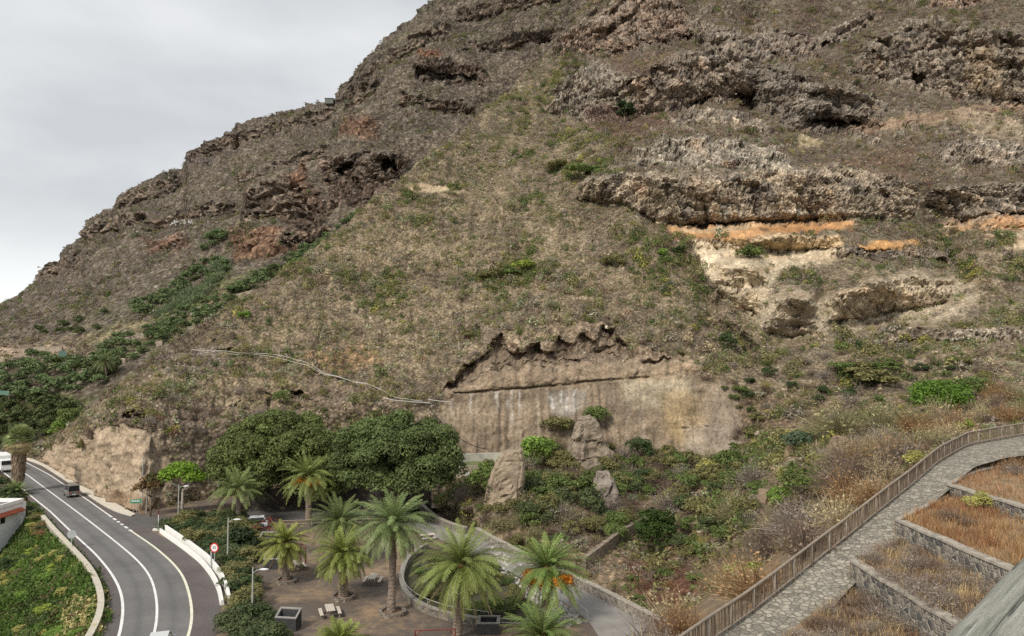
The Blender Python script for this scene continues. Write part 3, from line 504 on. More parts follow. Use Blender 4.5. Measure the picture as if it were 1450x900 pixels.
fbp = np.zeros(far.u.shape); fbm_ = np.zeros(far.u.shape); vc = fbm(np.stack([b0[..., 0], b0[..., 1]*.6, b0[..., 2]*.2], -1), 6, 4, 6)
for tp, bt, A in BANDF:
    tp, bt = np.array(tp, float), np.array(bt, float); vt_ = np.interp(wu, tp[:, 0], tp[:, 1])+3*vc; vb_ = np.interp(wu, bt[:, 0], bt[:, 1])+2.5*n2; s = (wv-vt_)/np.maximum(vb_-vt_, 2); ends = sstep(tp[0, 0], tp[0, 0]+12, wu)*sstep(tp[-1, 0], tp[-1, 0]-12, wu)
    hh = np.clip(vb_-vt_, 0, 45); Ap = .30*hh*np.clip(.7+fbm(b0, 16, 3, 3.3*A), .2, 1.4); Bp = .2*hh; lead = np.clip(hh*.8, 8, 30)
    fbp = fbp + ends*np.where(s < 0, Ap*np.clip(1+(wv-vt_)/lead, 0, 1)**1.3, np.where(s < 1, Ap-(Ap+Bp)*np.clip(s, 0, 1)-2.5*sstep(.85, .97, s), -Bp*np.clip(1-(wv-vb_)/lead, 0, 1))); m = ends*sstep(-.1, .15, s)*(s < 1.02); fbm_ = np.maximum(fbm_, m)
    c3 = np.array((.175, .14, .108))*(1+.5*vc+.35*n3)[..., None]; k3 = (sstep(.3, 0, s)*sstep(-.2, .4, n3))[..., None]*.45; c3 = c3*(1-k3)+np.array((.33, .29, .25))*k3; k2 = sstep(.1, .5, vc)[..., None]*.4; c3 = c3*(1-k2)+np.array((.24, .145, .10))*k2; far.col = far.col*(1-.85*m[..., None])+c3*.85*m[..., None]  # upper edge paler: light stones plus top light put into the colour
rmf = np.maximum(rk, fbm_) > .05; wf = worley_m(b0*np.array((1/6., 1/6., 1/10.)), rmf); fblk = (wf[2]-.5)*1.4-.9*sstep(.1, 0, wf[1])*rmf; far.col = far.col*(1+(np.maximum(rk, fbm_)*.7*(wf[2]-.5)*rmf)[..., None])
fade = sstep(430, 330, far.v+.0*far.u)*.8+.2
far.p = far.p + nn*((3.6*n1+1.8*n2+.9*n3)*fade)[..., None] + hor*(stm*4.5*(saw-.4) + rk*(1.6*colm+.6*n3)+np.maximum(rk, fbm_)*2.4*fblk)[..., None]
fh = np.zeros(far.u.shape); far.push(fbp, -1.0)
for poly, mtr in [([(468, 245), (475, 235), (490, 228), (500, 226), (502, 238), (490, 248), (474, 250)], 14), ([(538, 226), (560, 222), (564, 238), (540, 244)], 15), ([(586, 98), (640, 104), (684, 112), (676, 122), (610, 115), (590, 112)], 6), ([(468, 262), (478, 260), (476, 270), (469, 270)], 6), ([(447, 268), (456, 268), (455, 274), (448, 274)], 6), ([(416, 288), (428, 286), (430, 294), (417, 295)], 8), ([(433, 292), (444, 291), (443, 299), (435, 300)], 8), ([(403, 335), (425, 332), (432, 345), (405, 352)], 5), ([(268, 232), (275, 218), (300, 212), (296, 222), (278, 234)], 6),
                ([(345, 300), (346, 278), (358, 274), (362, 310), (348, 315)], 4), ([(325, 188), (366, 183), (364, 190), (330, 193)], 4), ([(340, 294), (356, 292), (352, 304), (342, 303)], 3), ([(502, 256), (512, 254), (510, 270), (503, 268)], 4), ([(530, 258), (537, 256), (536, 276), (528, 280)], 3)]:
    m = sstep(0, 4, poly_sd(xu, xv, poly)); far.push(m, mtr); fh = np.maximum(fh, m)
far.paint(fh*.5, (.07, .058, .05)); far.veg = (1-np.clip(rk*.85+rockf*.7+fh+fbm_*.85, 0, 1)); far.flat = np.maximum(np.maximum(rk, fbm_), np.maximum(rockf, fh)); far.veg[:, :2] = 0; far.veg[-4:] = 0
tag(link('mountain', far.mesh('mountain', attr_mat('mountain_soil', .36, (.14, .8), .9, .9, .55))), kind='structure')
# ================================================================== SCRUB AND STONES ON THE SLOPES (uncountable)
def leafq(c, nrm, size, aspect=.5, up=None, rng=RNG):
    """diamond leaf quads: centres (n,3), normals (n,3), size (n,)"""
    n = len(c); a = rng.normal(size=(n, 3)) if up is None else up + rng.normal(size=(n, 3))*.35
    t = a - nrm*(a*nrm).sum(1, keepdims=True); t /= np.linalg.norm(t, axis=1, keepdims=True)+1e-9; b = np.cross(nrm, t)
    s = size[:, None]; V = np.stack([c-t*s, c+b*s*aspect, c+t*s, c-b*s*aspect], 1).reshape(-1, 3)
    return V, np.arange(n*4).reshape(n, 4)
def unit(x): return x/(np.linalg.norm(x, axis=-1, keepdims=True)+1e-9)
def tmpl_leafy(n, size, rng, flat=.75):
    d = unit(rng.normal(size=(n, 3))); d[:, 2] = np.abs(d[:, 2]); r = rng.uniform(.55, 1, n)**.6
    lump = 1+.25*np.sin(d[:, 0]*5+rng.uniform(0, 6))*np.cos(d[:, 1]*5+rng.uniform(0, 6))
    c = d*(r*lump)[:, None]*np.array((.5, .5, flat)); nr = unit(d+rng.normal(size=(n, 3))*.6)
    V, Q = leafq(c, nr, rng.uniform(.7, 1.3, n)*size, .6, rng=rng); return V, Q, np.repeat(rng.uniform(.65, 1.35, n), 4)
def tmpl_twig(n, rng, h=.8, wd=.022):
    V = []; sh = []
    for k in range(n):
        a = rng.uniform(0, 6.283); e = rng.uniform(.25, 1.35); d = np.array((math.cos(a)*math.cos(e), math.sin(a)*math.cos(e), math.sin(e)*h*1.2))
        p0 = d*rng.uniform(0, .45) if k > n*.25 else np.zeros(3); p1 = p0 + unit(d+rng.normal(size=3)*.45)*rng.uniform(.22, .55); p1[2] = max(p1[2], .02); s = unit(np.cross(p1-p0, rng.normal(size=3)))*wd
        V += [p0-s, p0+s, p1+s*.4, p1-s*.4]; sh += [rng.uniform(.7, 1.3)]*4
    V = np.array(V); return V, np.arange(len(V)).reshape(-1, 4), np.array(sh)
def tmpl_rock(rng):
    t = (1+5**.5)/2; V = unit(np.array([(-1, t, 0), (1, t, 0), (-1, -t, 0), (1, -t, 0), (0, -1, t), (0, 1, t), (0, -1, -t), (0, 1, -t), (t, 0, -1), (t, 0, 1), (-t, 0, -1), (-t, 0, 1)], float))
    Fc = np.array([(0, 11, 5), (0, 5, 1), (0, 1, 7), (0, 7, 10), (0, 10, 11), (1, 5, 9), (5, 11, 4), (11, 10, 2), (10, 7, 6), (7, 1, 8), (3, 9, 4), (3, 4, 2), (3, 2, 6), (3, 6, 8), (3, 8, 9), (4, 9, 5), (2, 4, 11), (6, 2, 10), (8, 6, 7), (9, 8, 1)])
    return V*rng.uniform(.6, 1.2, (12, 1))*np.array((.5, .5, .36)), Fc, np.ones(12)
def scatter(T, n, density, rng, umin=-40, umax=1490, vmin=-40, vmax=940):
    p = T.p; e1 = p[:-1, 1:]-p[:-1, :-1]; e2 = p[1:, :-1]-p[:-1, :-1]; A = np.linalg.norm(np.cross(e1, e2), axis=-1)
    w_ = A*density[:-1, :-1]*((T.u > umin) & (T.u < umax) & (T.v > vmin) & (T.v < vmax))[:-1, :-1]; w_ = w_.ravel(); cs = np.cumsum(w_); k = np.searchsorted(cs, rng.uniform(0, cs[-1], n)); k = np.clip(k, 0, len(w_)-1)
    i, j = np.divmod(k, p.shape[1]-1); a, b = rng.uniform(0, 1, (2, n)); pos = p[i, j]+e1[i, j]*a[:, None]+e2[i, j]*b[:, None]
    return pos, T.u[i, j], T.v[i, j]
def merge(name, tmpls, idx, pos, scl, rot, col, mat_, zs=None, jitter=.12, rng=RNG):
    Vs, Fs, Cs = [], [], []; off = 0
    for t in range(len(tmpls)):
        V, Q, sh = tmpls[t]; m = np.where(idx == t)[0]
        if not len(m): continue
        ca, sa = np.cos(rot[m]), np.sin(rot[m]); s = scl[m]
        X = V[None, :, 0]*ca[:, None]-V[None, :, 1]*sa[:, None]; Y = V[None, :, 0]*sa[:, None]+V[None, :, 1]*ca[:, None]
        Z = np.repeat(V[None, :, 2], len(m), 0); zz = (zs[m] if zs is not None else np.ones(len(m)))
        W = np.stack([X*s[:, None], Y*s[:, None], Z*(s*zz)[:, None]], -1)+pos[m][:, None]
        Vs.append(W.reshape(-1, 3)); Fs.append((Q[None]+np.arange(len(m))[:, None, None]*len(V)).reshape(-1, Q.shape[1])+off); off += W.shape[0]*W.shape[1]
        c = col[m][:, None]*sh[None, :, None]*rng.uniform(1-jitter, 1+jitter, (len(m), len(V), 1)); Cs.append(c.reshape(-1, 3))
    return mesh_np(name, np.concatenate(Vs), Fs, np.concatenate(Cs), False, mat_)
PAL = {'grey': (.33, .285, .235), 'brown': (.22, .165, .125), 'straw': (.50, .41, .26), 'olive': (.25, .235, .10), 'green': (.13, .175, .055), 'sage': (.34, .345, .23), 'red': (.23, .13, .095), 'dark': (.07, .095, .04), 'yellow': (.36, .33, .09), 'bright': (.13, .22, .035)}
trng = np.random.default_rng(3)
TL = [tmpl_leafy(40, .12, trng) for _ in range(5)]; TT = [tmpl_twig(40, trng, .8, .022) for _ in range(5)]; TS = [tmpl_leafy(18, .18, trng, .6) for _ in range(4)]; TR = [tmpl_rock(trng) for _ in range(5)]
def pick(names, probs, n, rng): k = rng.choice(len(names), n, p=np.array(probs)/sum(probs)); return np.array([PAL[a] for a in names])[k], k
LEAF = leaf_mat('scrub_leaf', .3, .85)
def scrub(T, name, n, dens, names, probs, smin, smax, tm, seed, patch=None, zs=(.7, 1.1), **kw):
    r = np.random.default_rng(seed); pos, u, v = scatter(T, n, dens, r, **kw); c, k = pick(names, probs, n, r)
    tint = np.ones((n, 3))
    if T is H: fc = sstep(-40, 40, poly_sd(u, v, [(38, 660), (150, 555), (270, 470), (460, 335), (620, 210), (760, 80), (800, 110), (860, 200), (900, 290), (945, 345), (1000, 430), (1050, 500), (1000, 530), (620, 560), (240, 620)])); tint = 1+fc[:, None]*np.array((.02, .04, -.04))
    if T is H: ur = sstep(360, 250, v)*(1-fc)*sstep(780, 860, u); tint = tint*(1-ur[:, None]*np.array((.10, .2, .15)))
    c = c*tint
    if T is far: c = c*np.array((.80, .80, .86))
    if patch is not None:                                   # green and olive shrubs gather in patches
        f = fbm(pos, patch[0], 3, 7); c2, _ = pick(patch[1], patch[2], n, r); mm = (f > patch[3]+r.normal(0, .15, n)) & ((r.uniform(size=n) < .3) | (v > 260) | (u < 800)); c[mm] = c2[mm]
    c = c*r.uniform(.75, 1.3, (n, 1)); s = smin+(smax-smin)*r.beta(1.3, 3, n)
    pos[:, 2] -= .06*s
    o = link(name, merge(name, tm, r.integers(0, len(tm), n), pos, s, r.uniform(0, 6.28, n), c, LEAF, r.uniform(*zs, n), rng=r)); tag(o, kind='stuff'); return o
dens = H.veg*(.25+1.5*sstep(-.35, .5, fbm(H.b0, 7, 4, 61))); dens = np.clip(dens, .05, 3)*(1-H.bare*.985)*(1-.9*H.bandm); dens*np.where(H.v > 590, .55, 1)*(1-.65*sstep(.15, .6, gl))
scrub(H, 'dry_hillside_scrub', 15000, dens, ['grey', 'brown', 'straw', 'olive', 'sage', 'red'], [.3, .24, .10, .16, .14, .06], .7, 2.7, TT+TL[:2], 21, (16, ['olive', 'green', 'sage', 'yellow'], [.46, .36, .13, .05], .04))
scrub(H, 'hillside_bushes', 2800, dens*sstep(-.1, .6, fbm(H.b0, 20, 3, 91)), ['olive', 'grey', 'brown', 'green', 'sage', 'straw'], [.3, .2, .14, .2, .1, .06], 1.6, 4.2, [tmpl_leafy(90, .085, trng, .7) for _ in range(4)]+[tmpl_twig(80, trng, .8, .016) for _ in range(2)], 29, (18, ['olive', 'green', 'yellow'], [.48, .46, .06], .02))
scrub(H, 'low_hillside_scrub', 17000, dens, ['grey', 'olive', 'straw', 'sage', 'brown'], [.26, .22, .10, .22, .2], .5, 1.8, TS+TL[:2], 22, (11, ['olive', 'green', 'yellow', 'sage'], [.46, .32, .05, .17], .12))
clump = np.zeros(H.u.shape)
for pl in ([(640, 370), (760, 360), (800, 400), (700, 425), (640, 410)], [(770, 200), (860, 180), (900, 250), (860, 270), (780, 260)], [(860, 320), (980, 345), (1010, 420), (930, 420), (860, 380)], [(480, 385), (560, 380), (570, 430), (490, 430)], [(1180, 470), (1300, 460), (1330, 540), (1200, 550)], [(1020, 450), (1060, 470), (1050, 520), (1010, 510)], [(560, 275), (660, 265), (640, 330), (570, 320)], [(1020, 345), (1090, 355), (1080, 390), (1040, 385)], [(1310, 330), (1450, 340), (1450, 400), (1360, 390)], [(850, 90), (760, 170), (690, 230), (720, 150), (790, 90)]): clump = np.maximum(clump, pm(H, pl, 22, H.wu, H.wv))
scrub(H, 'hillside_thickets', 1700, clump*sstep(-.1, .5, fbm(H.b0, 6, 3, 37))*(1-H.bandm), ['olive', 'green', 'dark', 'yellow', 'brown', 'grey'], [.36, .28, .1, .06, .12, .08], 1.1, 3.6, [tmpl_leafy(90, .085, trng, .7) for _ in range(4)], 39)
r_ = np.random.default_rng(23); n_ = 7500; pos, u_, v_ = scatter(H, n_, (.35+1.2*sstep(.1, .8, fbm(H.b0, 9, 3, 15))+.8*H.rock)*(1-.8*H.bare), r_); c_ = np.where(r_.uniform(size=(n_, 1)) < .5, (.46, .40, .32), (.28, .225, .17))*r_.uniform(.7, 1.35, (n_, 1))
o = link('loose_stones', merge('loose_stones', TR, r_.integers(0, 5, n_), pos, .2+1.3*r_.beta(1, 5, n_), r_.uniform(0, 6, n_), c_, attr_mat('stone_bits', .2, (1.5, 6), .5, .1), r_.uniform(.7, 1.3, n_))); tag(o, kind='stuff')
fd = (1-.85*pm(far, [(330, 260), (580, 210), (580, 300), (470, 350), (330, 330)], 10, far.u, far.v)*0)*np.clip(far.veg*(1+.9*np.clip(fbm(far.b0, 20, 3, 61), -.8, 1.2)), .05, 3)
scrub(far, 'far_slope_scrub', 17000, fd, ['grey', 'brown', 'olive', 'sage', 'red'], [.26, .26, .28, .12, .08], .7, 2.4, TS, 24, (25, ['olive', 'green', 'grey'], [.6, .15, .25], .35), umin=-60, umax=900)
r_ = np.random.default_rng(25); n_ = 5000; pos, u_, v_ = scatter(far, n_, .4+sstep(.1, .8, fbm(far.b0, 15, 3, 15)), r_, -60, 900); c_ = np.where(r_.uniform(size=(n_, 1)) < .4, (.30, .26, .22), (.15, .12, .10))*r_.uniform(.7, 1.3, (n_, 1))
scrub(far, 'far_slope_bushes', 2200, fd*sstep(-.1, .5, fbm(far.b0, 30, 3, 92)), ['olive', 'green', 'brown', 'grey'], [.45, .2, .2, .15], 1.8, 4.8, [tmpl_leafy(60, .10, trng, .7) for _ in range(4)], 49, None, umin=-60, umax=900)
r_ = np.random.default_rng(26)
o = link('far_stones', merge('far_stones', TR, r_.integers(0, 5, n_), pos, .5+2.4*r_.beta(1, 5, n_), r_.uniform(0, 6, n_), c_, attr_mat('stone_bits', .2, (1.5, 6), .5, .1), r_.uniform(.7, 1.3, n_))); tag(o, kind='stuff')
# ================================================================== GROUND, ROAD, PLAZA
# lane along the plaza's right side (far edge towards the ravine, near edge towards the sunken garden)
lane_far = np.array([G(a, b)[:2] for a, b in [(560, 722), (600, 733), (640, 748), (672, 757), (690, 768), (750, 800), (800, 823), (850, 848), (925, 888), (985, 922), (1040, 955)]])
lane_near = np.array([G(a, b)[:2] for a, b in [(540, 740), (590, 752), (625, 764), (660, 776), (700, 797), (745, 822), (795, 850), (835, 880), (850, 905), (880, 960), (900, 1010)]])
gx0, gy0 = -75., 40.
# ground sheet bounded by the ravine on the right and the low bank on the left
px = lambda L_: [tuple(G(a, b)[:2]) for a, b in L_]
left_edge_px = [(-40, 655), (-10, 662), (10, 673), (28, 690), (45, 712), (58, 729), (67, 741), (80, 756), (100, 777), (119, 797), (134, 815), (143, 835), (149, 856), (148, 872), (142, 890), (132, 912), (112, 940), (80, 980)]
left_edge = smooth_line(resample(np.array([G(a, b)[:2] for a, b in left_edge_px]), 2.0), 4)
m_gr, n, l, b = new_mat('plaza_earth'); co = objco(n)
f1 = tex_noise(n, l, co, .12, 5, .65); f2 = tex_noise(n, l, co, 1.2, 6, .7); f3 = tex_noise(n, l, co, 9, 3, .7)
mx = n.new('ShaderNodeMix'); mx.data_type = 'RGBA'; mx.inputs[6].default_value = (.125, .102, .085, 1); mx.inputs[7].default_value = (.31, .22, .14, 1)
l.new(maprange(n, l, mnode(n, l, 'ADD', f1, mnode(n, l, 'MULTIPLY', f2, .55)), .74, .98, 0, 1), mx.inputs[0])
l.new(mul_rgb(n, l, mx.outputs[2], maprange(n, l, f3, .2, .8, .75, 1.3)), b.inputs['Base Color']); bump(n, l, b, f3, .4, .05)
gpoly = [tuple(x) for x in left_edge[::-1]] + [(-120., 172.), (-60, 185), (-20, 150), (10, 140), (5, 118)] + [tuple(x) for x in lane_far]
# left_edge[::-1] runs near -> far; then round the back; then lane_far runs far -> near
me = bpy.data.meshes.new('ground'); me.from_pydata([(x, y, 0.0) for x, y in gpoly], [], [tuple(range(len(gpoly)))]); me.materials.append(m_gr); tag(link('ground', me), kind='structure')
me = bpy.data.meshes.new('distant_ground'); me.from_pydata([(-3000, -600, -14), (3000, -600, -14), (3000, 3000, -14), (-3000, 3000, -14)], [], [(0, 1, 2, 3)]); me.materials.append(mat('far_earth', (.16, .13, .09))); tag(link('distant_ground', me), kind='structure')
# ---- main road
def wl(pts, step=1.5, it=4): return smooth_line(resample(np.array([G(a, b)[:2] for a, b in pts]), step), it)
right_edge = wl([(-40, 640), (0, 644), (20, 647), (37, 651), (60, 660), (89, 679), (142, 714), (162, 726), (190, 741), (227, 757), (260, 779), (286, 799), (302, 818), (312, 838), (315, 858), (313, 880), (304, 910), (285, 950), (250, 1000)], 2.0)
line_r = wl([(-40, 643), (0, 647), (18, 650), (36, 654), (71, 672.5), (92, 687), (120, 705), (154, 729), (186, 752), (220, 775), (246, 798), (260, 816), (268, 840), (272, 862), (272, 880), (267, 902), (250, 940), (225, 980)], 1.5)
line_c = wl([(-40, 648), (0, 653), (20, 661), (37, 671), (53, 683), (80, 703), (107, 723), (130, 740.5), (160, 764), (188, 787), (204, 803), (215, 820), (220.5, 840), (223, 860), (222, 880), (219, 897), (208, 930), (190, 970)], 1.5)
line_l = wl([(-40, 656), (-10, 661), (7, 670), (25, 686), (46, 704), (71, 724), (102, 754), (136, 785), (156, 809), (169, 831), (174, 850), (174.5, 868), (170, 898), (158, 930), (138, 965)], 1.5)
def nearest_pair(A, B): return B[np.argmin(((A[:, None]-B[None])**2).sum(-1), axis=1)]
LE = nearest_pair(line_c, left_edge); RE = nearest_pair(line_c, right_edge); LL = nearest_pair(line_c, line_l); LR = nearest_pair(line_c, line_r)
for X in (LE, RE, LL, LR): X[:] = smooth_line(X, 6)
cols_, Vr = [], []
lanec, wearc, shc = np.array((.165, .16, .157)), np.array((.125, .123, .123)), np.array((.122, .107, .102))
def lanecol(t): return lanec*(1-.75*math.exp(-((t-.5)/.13)**2)) + wearc*.75*math.exp(-((t-.5)/.13)**2)
seq = [(LE, LL, np.linspace(0, .92, 4), None), (LL, line_c, np.linspace(0, 1, 14), 'lane'), (line_c, LR, np.linspace(0, 1, 14)[1:], 'lane'), (LR, RE, np.linspace(.08, 1, 4), None)]
for A, B, ts, kd in seq:
    for t in ts: Vr.append(np.c_[A+(B-A)*t, np.full(len(A), .02)]); cols_.append(np.tile(lanecol(t) if kd else shc, (len(A), 1)))
Vr = np.array(Vr); nr, nc = Vr.shape[:2]; i = np.arange(nr*nc).reshape(nr, nc); fq = np.stack([i[:-1, :-1], i[1:, :-1], i[1:, 1:], i[:-1, 1:]], -1).reshape(-1, 4)
ASPH = attr_mat('asphalt', .15, (.22, 5), .25, .02, None, .8)
tag(link('road', mesh_np('road', Vr.reshape(-1, 3), fq[:, ::-1], np.array(cols_).reshape(-1, 3), False, ASPH)), kind='structure')
def ribbon(name, line, wd, z, m, s0=0., s1=1., dash=None, kind='structure'):
    p = resample(line, .5); s = np.linspace(0, 1, len(p)); t = unit(np.gradient(p, axis=0)); nrm = np.c_[-t[:, 1], t[:, 0]]*wd/2
    A, B = p-nrm, p+nrm; V = np.concatenate([np.c_[A, np.full(len(A), z)], np.c_[B, np.full(len(B), z)]]); n_ = len(p)
    ks = [k for k in range(n_-1) if s0 <= s[k] < s1 and (dash is None or (k*.5) % dash[0] < dash[1])]
    f = np.array([(k, k+1, n_+k+1, n_+k) for k in ks]); return tag(link(name, mesh_np(name, V, f, None, False, m)), kind=kind)
WP = mat('white_road_paint', (.72, .72, .70), .7, .18, 1.2); YP = mat('cream_road_paint', (.70, .68, .55), .7, .18, 1.2)
def sfrac(line, u, v):
    q = resample(line, .5); return np.argmin(((q-G(u, v)[:2])**2).sum(1))/len(q)
ra, rb, rc_ = sfrac(line_r, 156, 730), sfrac(line_r, 187, 752), sfrac(line_r, 210, 768)
ribbon('centre_line', line_c, .22, .026, WP); ribbon('left_edge_line', line_l, .24, .026, WP); ribbon('right_edge_line', line_r, .22, .026, WP, 0, ra)
ribbon('junction_dashes', line_r, .35, .026, WP, ra, rb, (2.2, 1.2)); ribbon('cream_edge_line', line_r, .24, .026, YP, rb, 1)
def flat_poly(name, pts, z, m, kind='structure'):
    me = bpy.data.meshes.new(name); me.from_pydata([(x, y, z) for x, y in pts], [], [tuple(range(len(pts)))]); me.materials.append(m); return tag(link(name, me), kind=kind)
flat_poly('side_road', px([(150, 719), (185, 727), (228, 733), (262, 728), (330, 724), (420, 722), (520, 722), (560, 722), (540, 738), (430, 737), (330, 741), (262, 748), (228, 752), (200, 747)]), .012, mat('side_asphalt', (.115, .11, .105), .85, .2, .6, .2, .02))
# pavement under the cutting with a kerb
pav_in = wl([(-40, 640), (0, 644), (20, 647), (37, 650.5), (60, 659.5), (89, 678), (142, 713.5), (165, 726), (186, 731)], 1.5); pav_out = wl([(-40, 636), (0, 640), (20, 643), (40, 647), (70, 661), (107, 684), (160, 711), (185, 725), (192, 729)], 1.5)
k = min(len(pav_in), len(pav_out)); pi_, po_ = resample(pav_in, .8)[:], resample(pav_out, .8)[:]; q_ = nearest_pair(pi_, po_)
Vp = np.concatenate([np.c_[pi_, np.full(len(pi_), .0)], np.c_[pi_, np.full(len(pi_), .14)], np.c_[q_, np.full(len(pi_), .14)]]); n_ = len(pi_)
tag(link('pavement', mesh_np('pavement', Vp, np.array([(r*n_+k, r*n_+k+1, (r+1)*n_+k+1, (r+1)*n_+k) for r in range(2) for k in range(n_-1)]), None, False, mat('pale_concrete', (.60, .55, .47), .9, .15, 1.0))), kind='structure')
# concrete lane
LC = mat('lane_concrete', (.26, .245, .23), .9, .3, .35, .2, .03)
lf, ln = resample(lane_far, 1.0), resample(lane_near, 1.0); lnn = nearest_pair(lf, ln); n_ = len(lf); lnn = smooth_line(lnn, 3)
tag(link('lane', mesh_np('lane', np.concatenate([np.c_[lf, np.full(n_, .014)], np.c_[lnn, np.full(n_, .014)]]), np.array([(k, k+1, n_+k+1, n_+k) for k in range(n_-1)]), None, False, LC)), kind='structure')
# ---- walls as swept sections
STONE = None
def stone_mat(name, sc, c1, c2, mortar, edge=.06):
    if name in _mc: return _mc[name]
    m, n, l, b = new_mat(name); co = objco(n); nz = n.new('ShaderNodeTexNoise'); nz.inputs['Scale'].default_value = sc*.6; l.new(co, nz.inputs['Vector'])
    ad = n.new('ShaderNodeVectorMath'); ad.operation = 'MULTIPLY_ADD'; ad.inputs[1].default_value = (.18/sc*2,)*3; l.new(nz.outputs['Color'], ad.inputs[0]); l.new(co, ad.inputs[2])
    v1 = n.new('ShaderNodeTexVoronoi'); v1.inputs['Scale'].default_value = sc; l.new(ad.outputs[0], v1.inputs['Vector'])
    v2 = n.new('ShaderNodeTexVoronoi'); v2.feature = 'DISTANCE_TO_EDGE'; v2.inputs['Scale'].default_value = sc; l.new(ad.outputs[0], v2.inputs['Vector'])
    sp = n.new('ShaderNodeSeparateXYZ'); l.new(v1.outputs['Color'], sp.inputs[0])
    x = n.new('ShaderNodeMix'); x.data_type = 'RGBA'; x.inputs[6].default_value = (*c1, 1); x.inputs[7].default_value = (*c2, 1); l.new(sp.outputs[0], x.inputs[0])
    y = n.new('ShaderNodeMix'); y.data_type = 'RGBA'; y.inputs[6].default_value = (*mortar, 1); l.new(x.outputs[2], y.inputs[7]); l.new(maprange(n, l, v2.outputs['Distance'], edge*.4, edge, 0, 1), y.inputs[0])
    f = tex_noise(n, l, co, sc*4, 5, .7); l.new(mul_rgb(n, l, y.outputs[2], maprange(n, l, f, .25, .75, .7, 1.3)), b.inputs['Base Color'])
    h = mnode(n, l, 'ADD', maprange(n, l, v2.outputs['Distance'], 0, edge*2.5, 0, 1), mnode(n, l, 'MULTIPLY', f, .4)); bump(n, l, b, h, .8, .06); _mc[name] = m; return m
RUB = stone_mat('rubble_stone', 3.2, (.09, .085, .08), (.27, .24, .20), (.33, .30, .25)); CAPM = mat('mortar_cap', (.34, .305, .255), .95, .45, 2.5, .5, .04); WHITE = mat('white_paint', (.74, .73, .70), .8, .1, 1.5)
def sweep(line, prof, z0=None, step=1.0):
    """prof: [(offset to the left of travel, height)], open profile swept along an xy(z) line -> MB"""
    p = np.asarray(line, float); p = resample(p, step) if step else p
    t = unit(np.gradient(p[:, :2], axis=0)); nl = np.c_[-t[:, 1], t[:, 0]]; z = p[:, 2] if p.shape[1] > 2 else np.zeros(len(p))
    if z0 is not None: z = z + z0
    mb = MB(); mb.rings([[(p[k, 0]+nl[k, 0]*o, p[k, 1]+nl[k, 1]*o, z[k]+h) for o, h in prof] for k in range(len(p))]); return mb
def sect(w_, h0, h1, off=0): return [(off-w_/2, h0), (off+w_/2, h0), (off+w_/2, h1), (off-w_/2, h1)]
def part(mb, name, m, parent, smooth=False): return mb.build(name, m, parent, smooth)
# low stone parapet left of the road
t_ = empty('roadside_parapet', (0, 0, 0), 0, 'low pale stone parapet along the inner side of the road bend above the green bank', 'wall')
le = left_edge[left_edge[:, 1] < G(60, 733)[1]]
part(sweep(le, sect(.45, -5, .62, -.25)), 'wall_body', stone_mat('pale_rubble', 2.6, (.30, .27, .22), (.46, .42, .35), (.40, .36, .30)), t_); part(sweep(le, sect(.55, .623, .70, -.25)), 'coping', mat('parapet_cap', (.50, .46, .38), .95, .25, 1.5, .4, .03), t_)
# white barrier on the outer side of the bend
wb = wl([(228, 754), (260, 776.5), (286, 797), (302, 817), (311.5, 837), (315, 857)], 1.0)
t_ = empty('bend_barrier', (0, 0, 0), 0, 'white double concrete barrier curving round the outside of the road bend', 'barrier')
part(sweep(wb, [(-.22, 0.02), (.18, 0.02), (.08, .5), (-.12, .5)]), 'kerb_beam', WHITE, t_)
part(sweep(wb, sect(.18, -.6, .82, .55)), 'back_wall', WHITE, t_); part(sweep(wb, sect(.28, .822, .89, .55)), 'top_rail', mat('rail_white', (.78, .77, .74), .7, .08, 2), t_)
# plaza / lane parapet towards the ravine
t_ = empty('lane_parapet', (0, 0, 0), 0, 'weathered stone parapet on the ravine side of the concrete lane', 'wall')
lp = lane_far[3:]; part(sweep(lp, sect(.5, -6, .85, .25)), 'wall_body', stone_mat('grey_rubble', 2.8, (.16, .14, .12), (.36, .32, .27), (.38, .35, .30)), t_); part(sweep(lp, sect(.62, .852, .95, .25)), 'coping', CAPM, t_)
# curved retaining wall of the sunken garden with its pipe rail
gw_px = [(605, 777), (588, 786), (575, 800), (569, 816), (568, 830), (574, 846), (586, 858), (604, 868), (630, 877), (660, 883), (692, 887)]
gw = smooth_line(resample(np.array([G(a, b)[:2] for a, b in gw_px]), .8), 3)
t_ = empty('garden_wall', (0, 0, 0), 0, 'curved low dark stone wall with pale coping round the sunken garden', 'wall'); part(sweep(gw, sect(.45, -.3, .62)), 'wall_body', RUB, t_); part(sweep(gw, sect(.5, .623, .69)), 'coping', mat('grey_coping', (.27, .25, .22), .95, .3, 2.5, .5, .04), t_)
t_ = empty('garden_railing', (0, 0, 0), 0, 'pale pipe railing along the top of the curved garden wall', 'railing')
GALV = mat('galvanised_pipe', (.50, .49, .47), .5, .1, 4, metal=.3); g2 = resample(gw, 1.6)
part(MB().tube([(x, y, 1.25) for x, y in gw], .035, 6), 'top_rail', GALV, t_)
for x, y in g2[::2]: part(MB().tube([(x, y, .70), (x, y, 1.25)], .03, 6), 'post', GALV, t_)
flat_poly('garden_soil', px([(605, 777), (588, 788), (577, 800), (571, 816), (571, 830), (576, 844), (588, 856), (606, 866), (632, 875), (662, 881), (692, 885), (750, 880), (780, 850), (745, 822), (700, 797), (650, 778)]), .02, mat('garden_soil', (.07, .065, .04), .95, .4, 1))
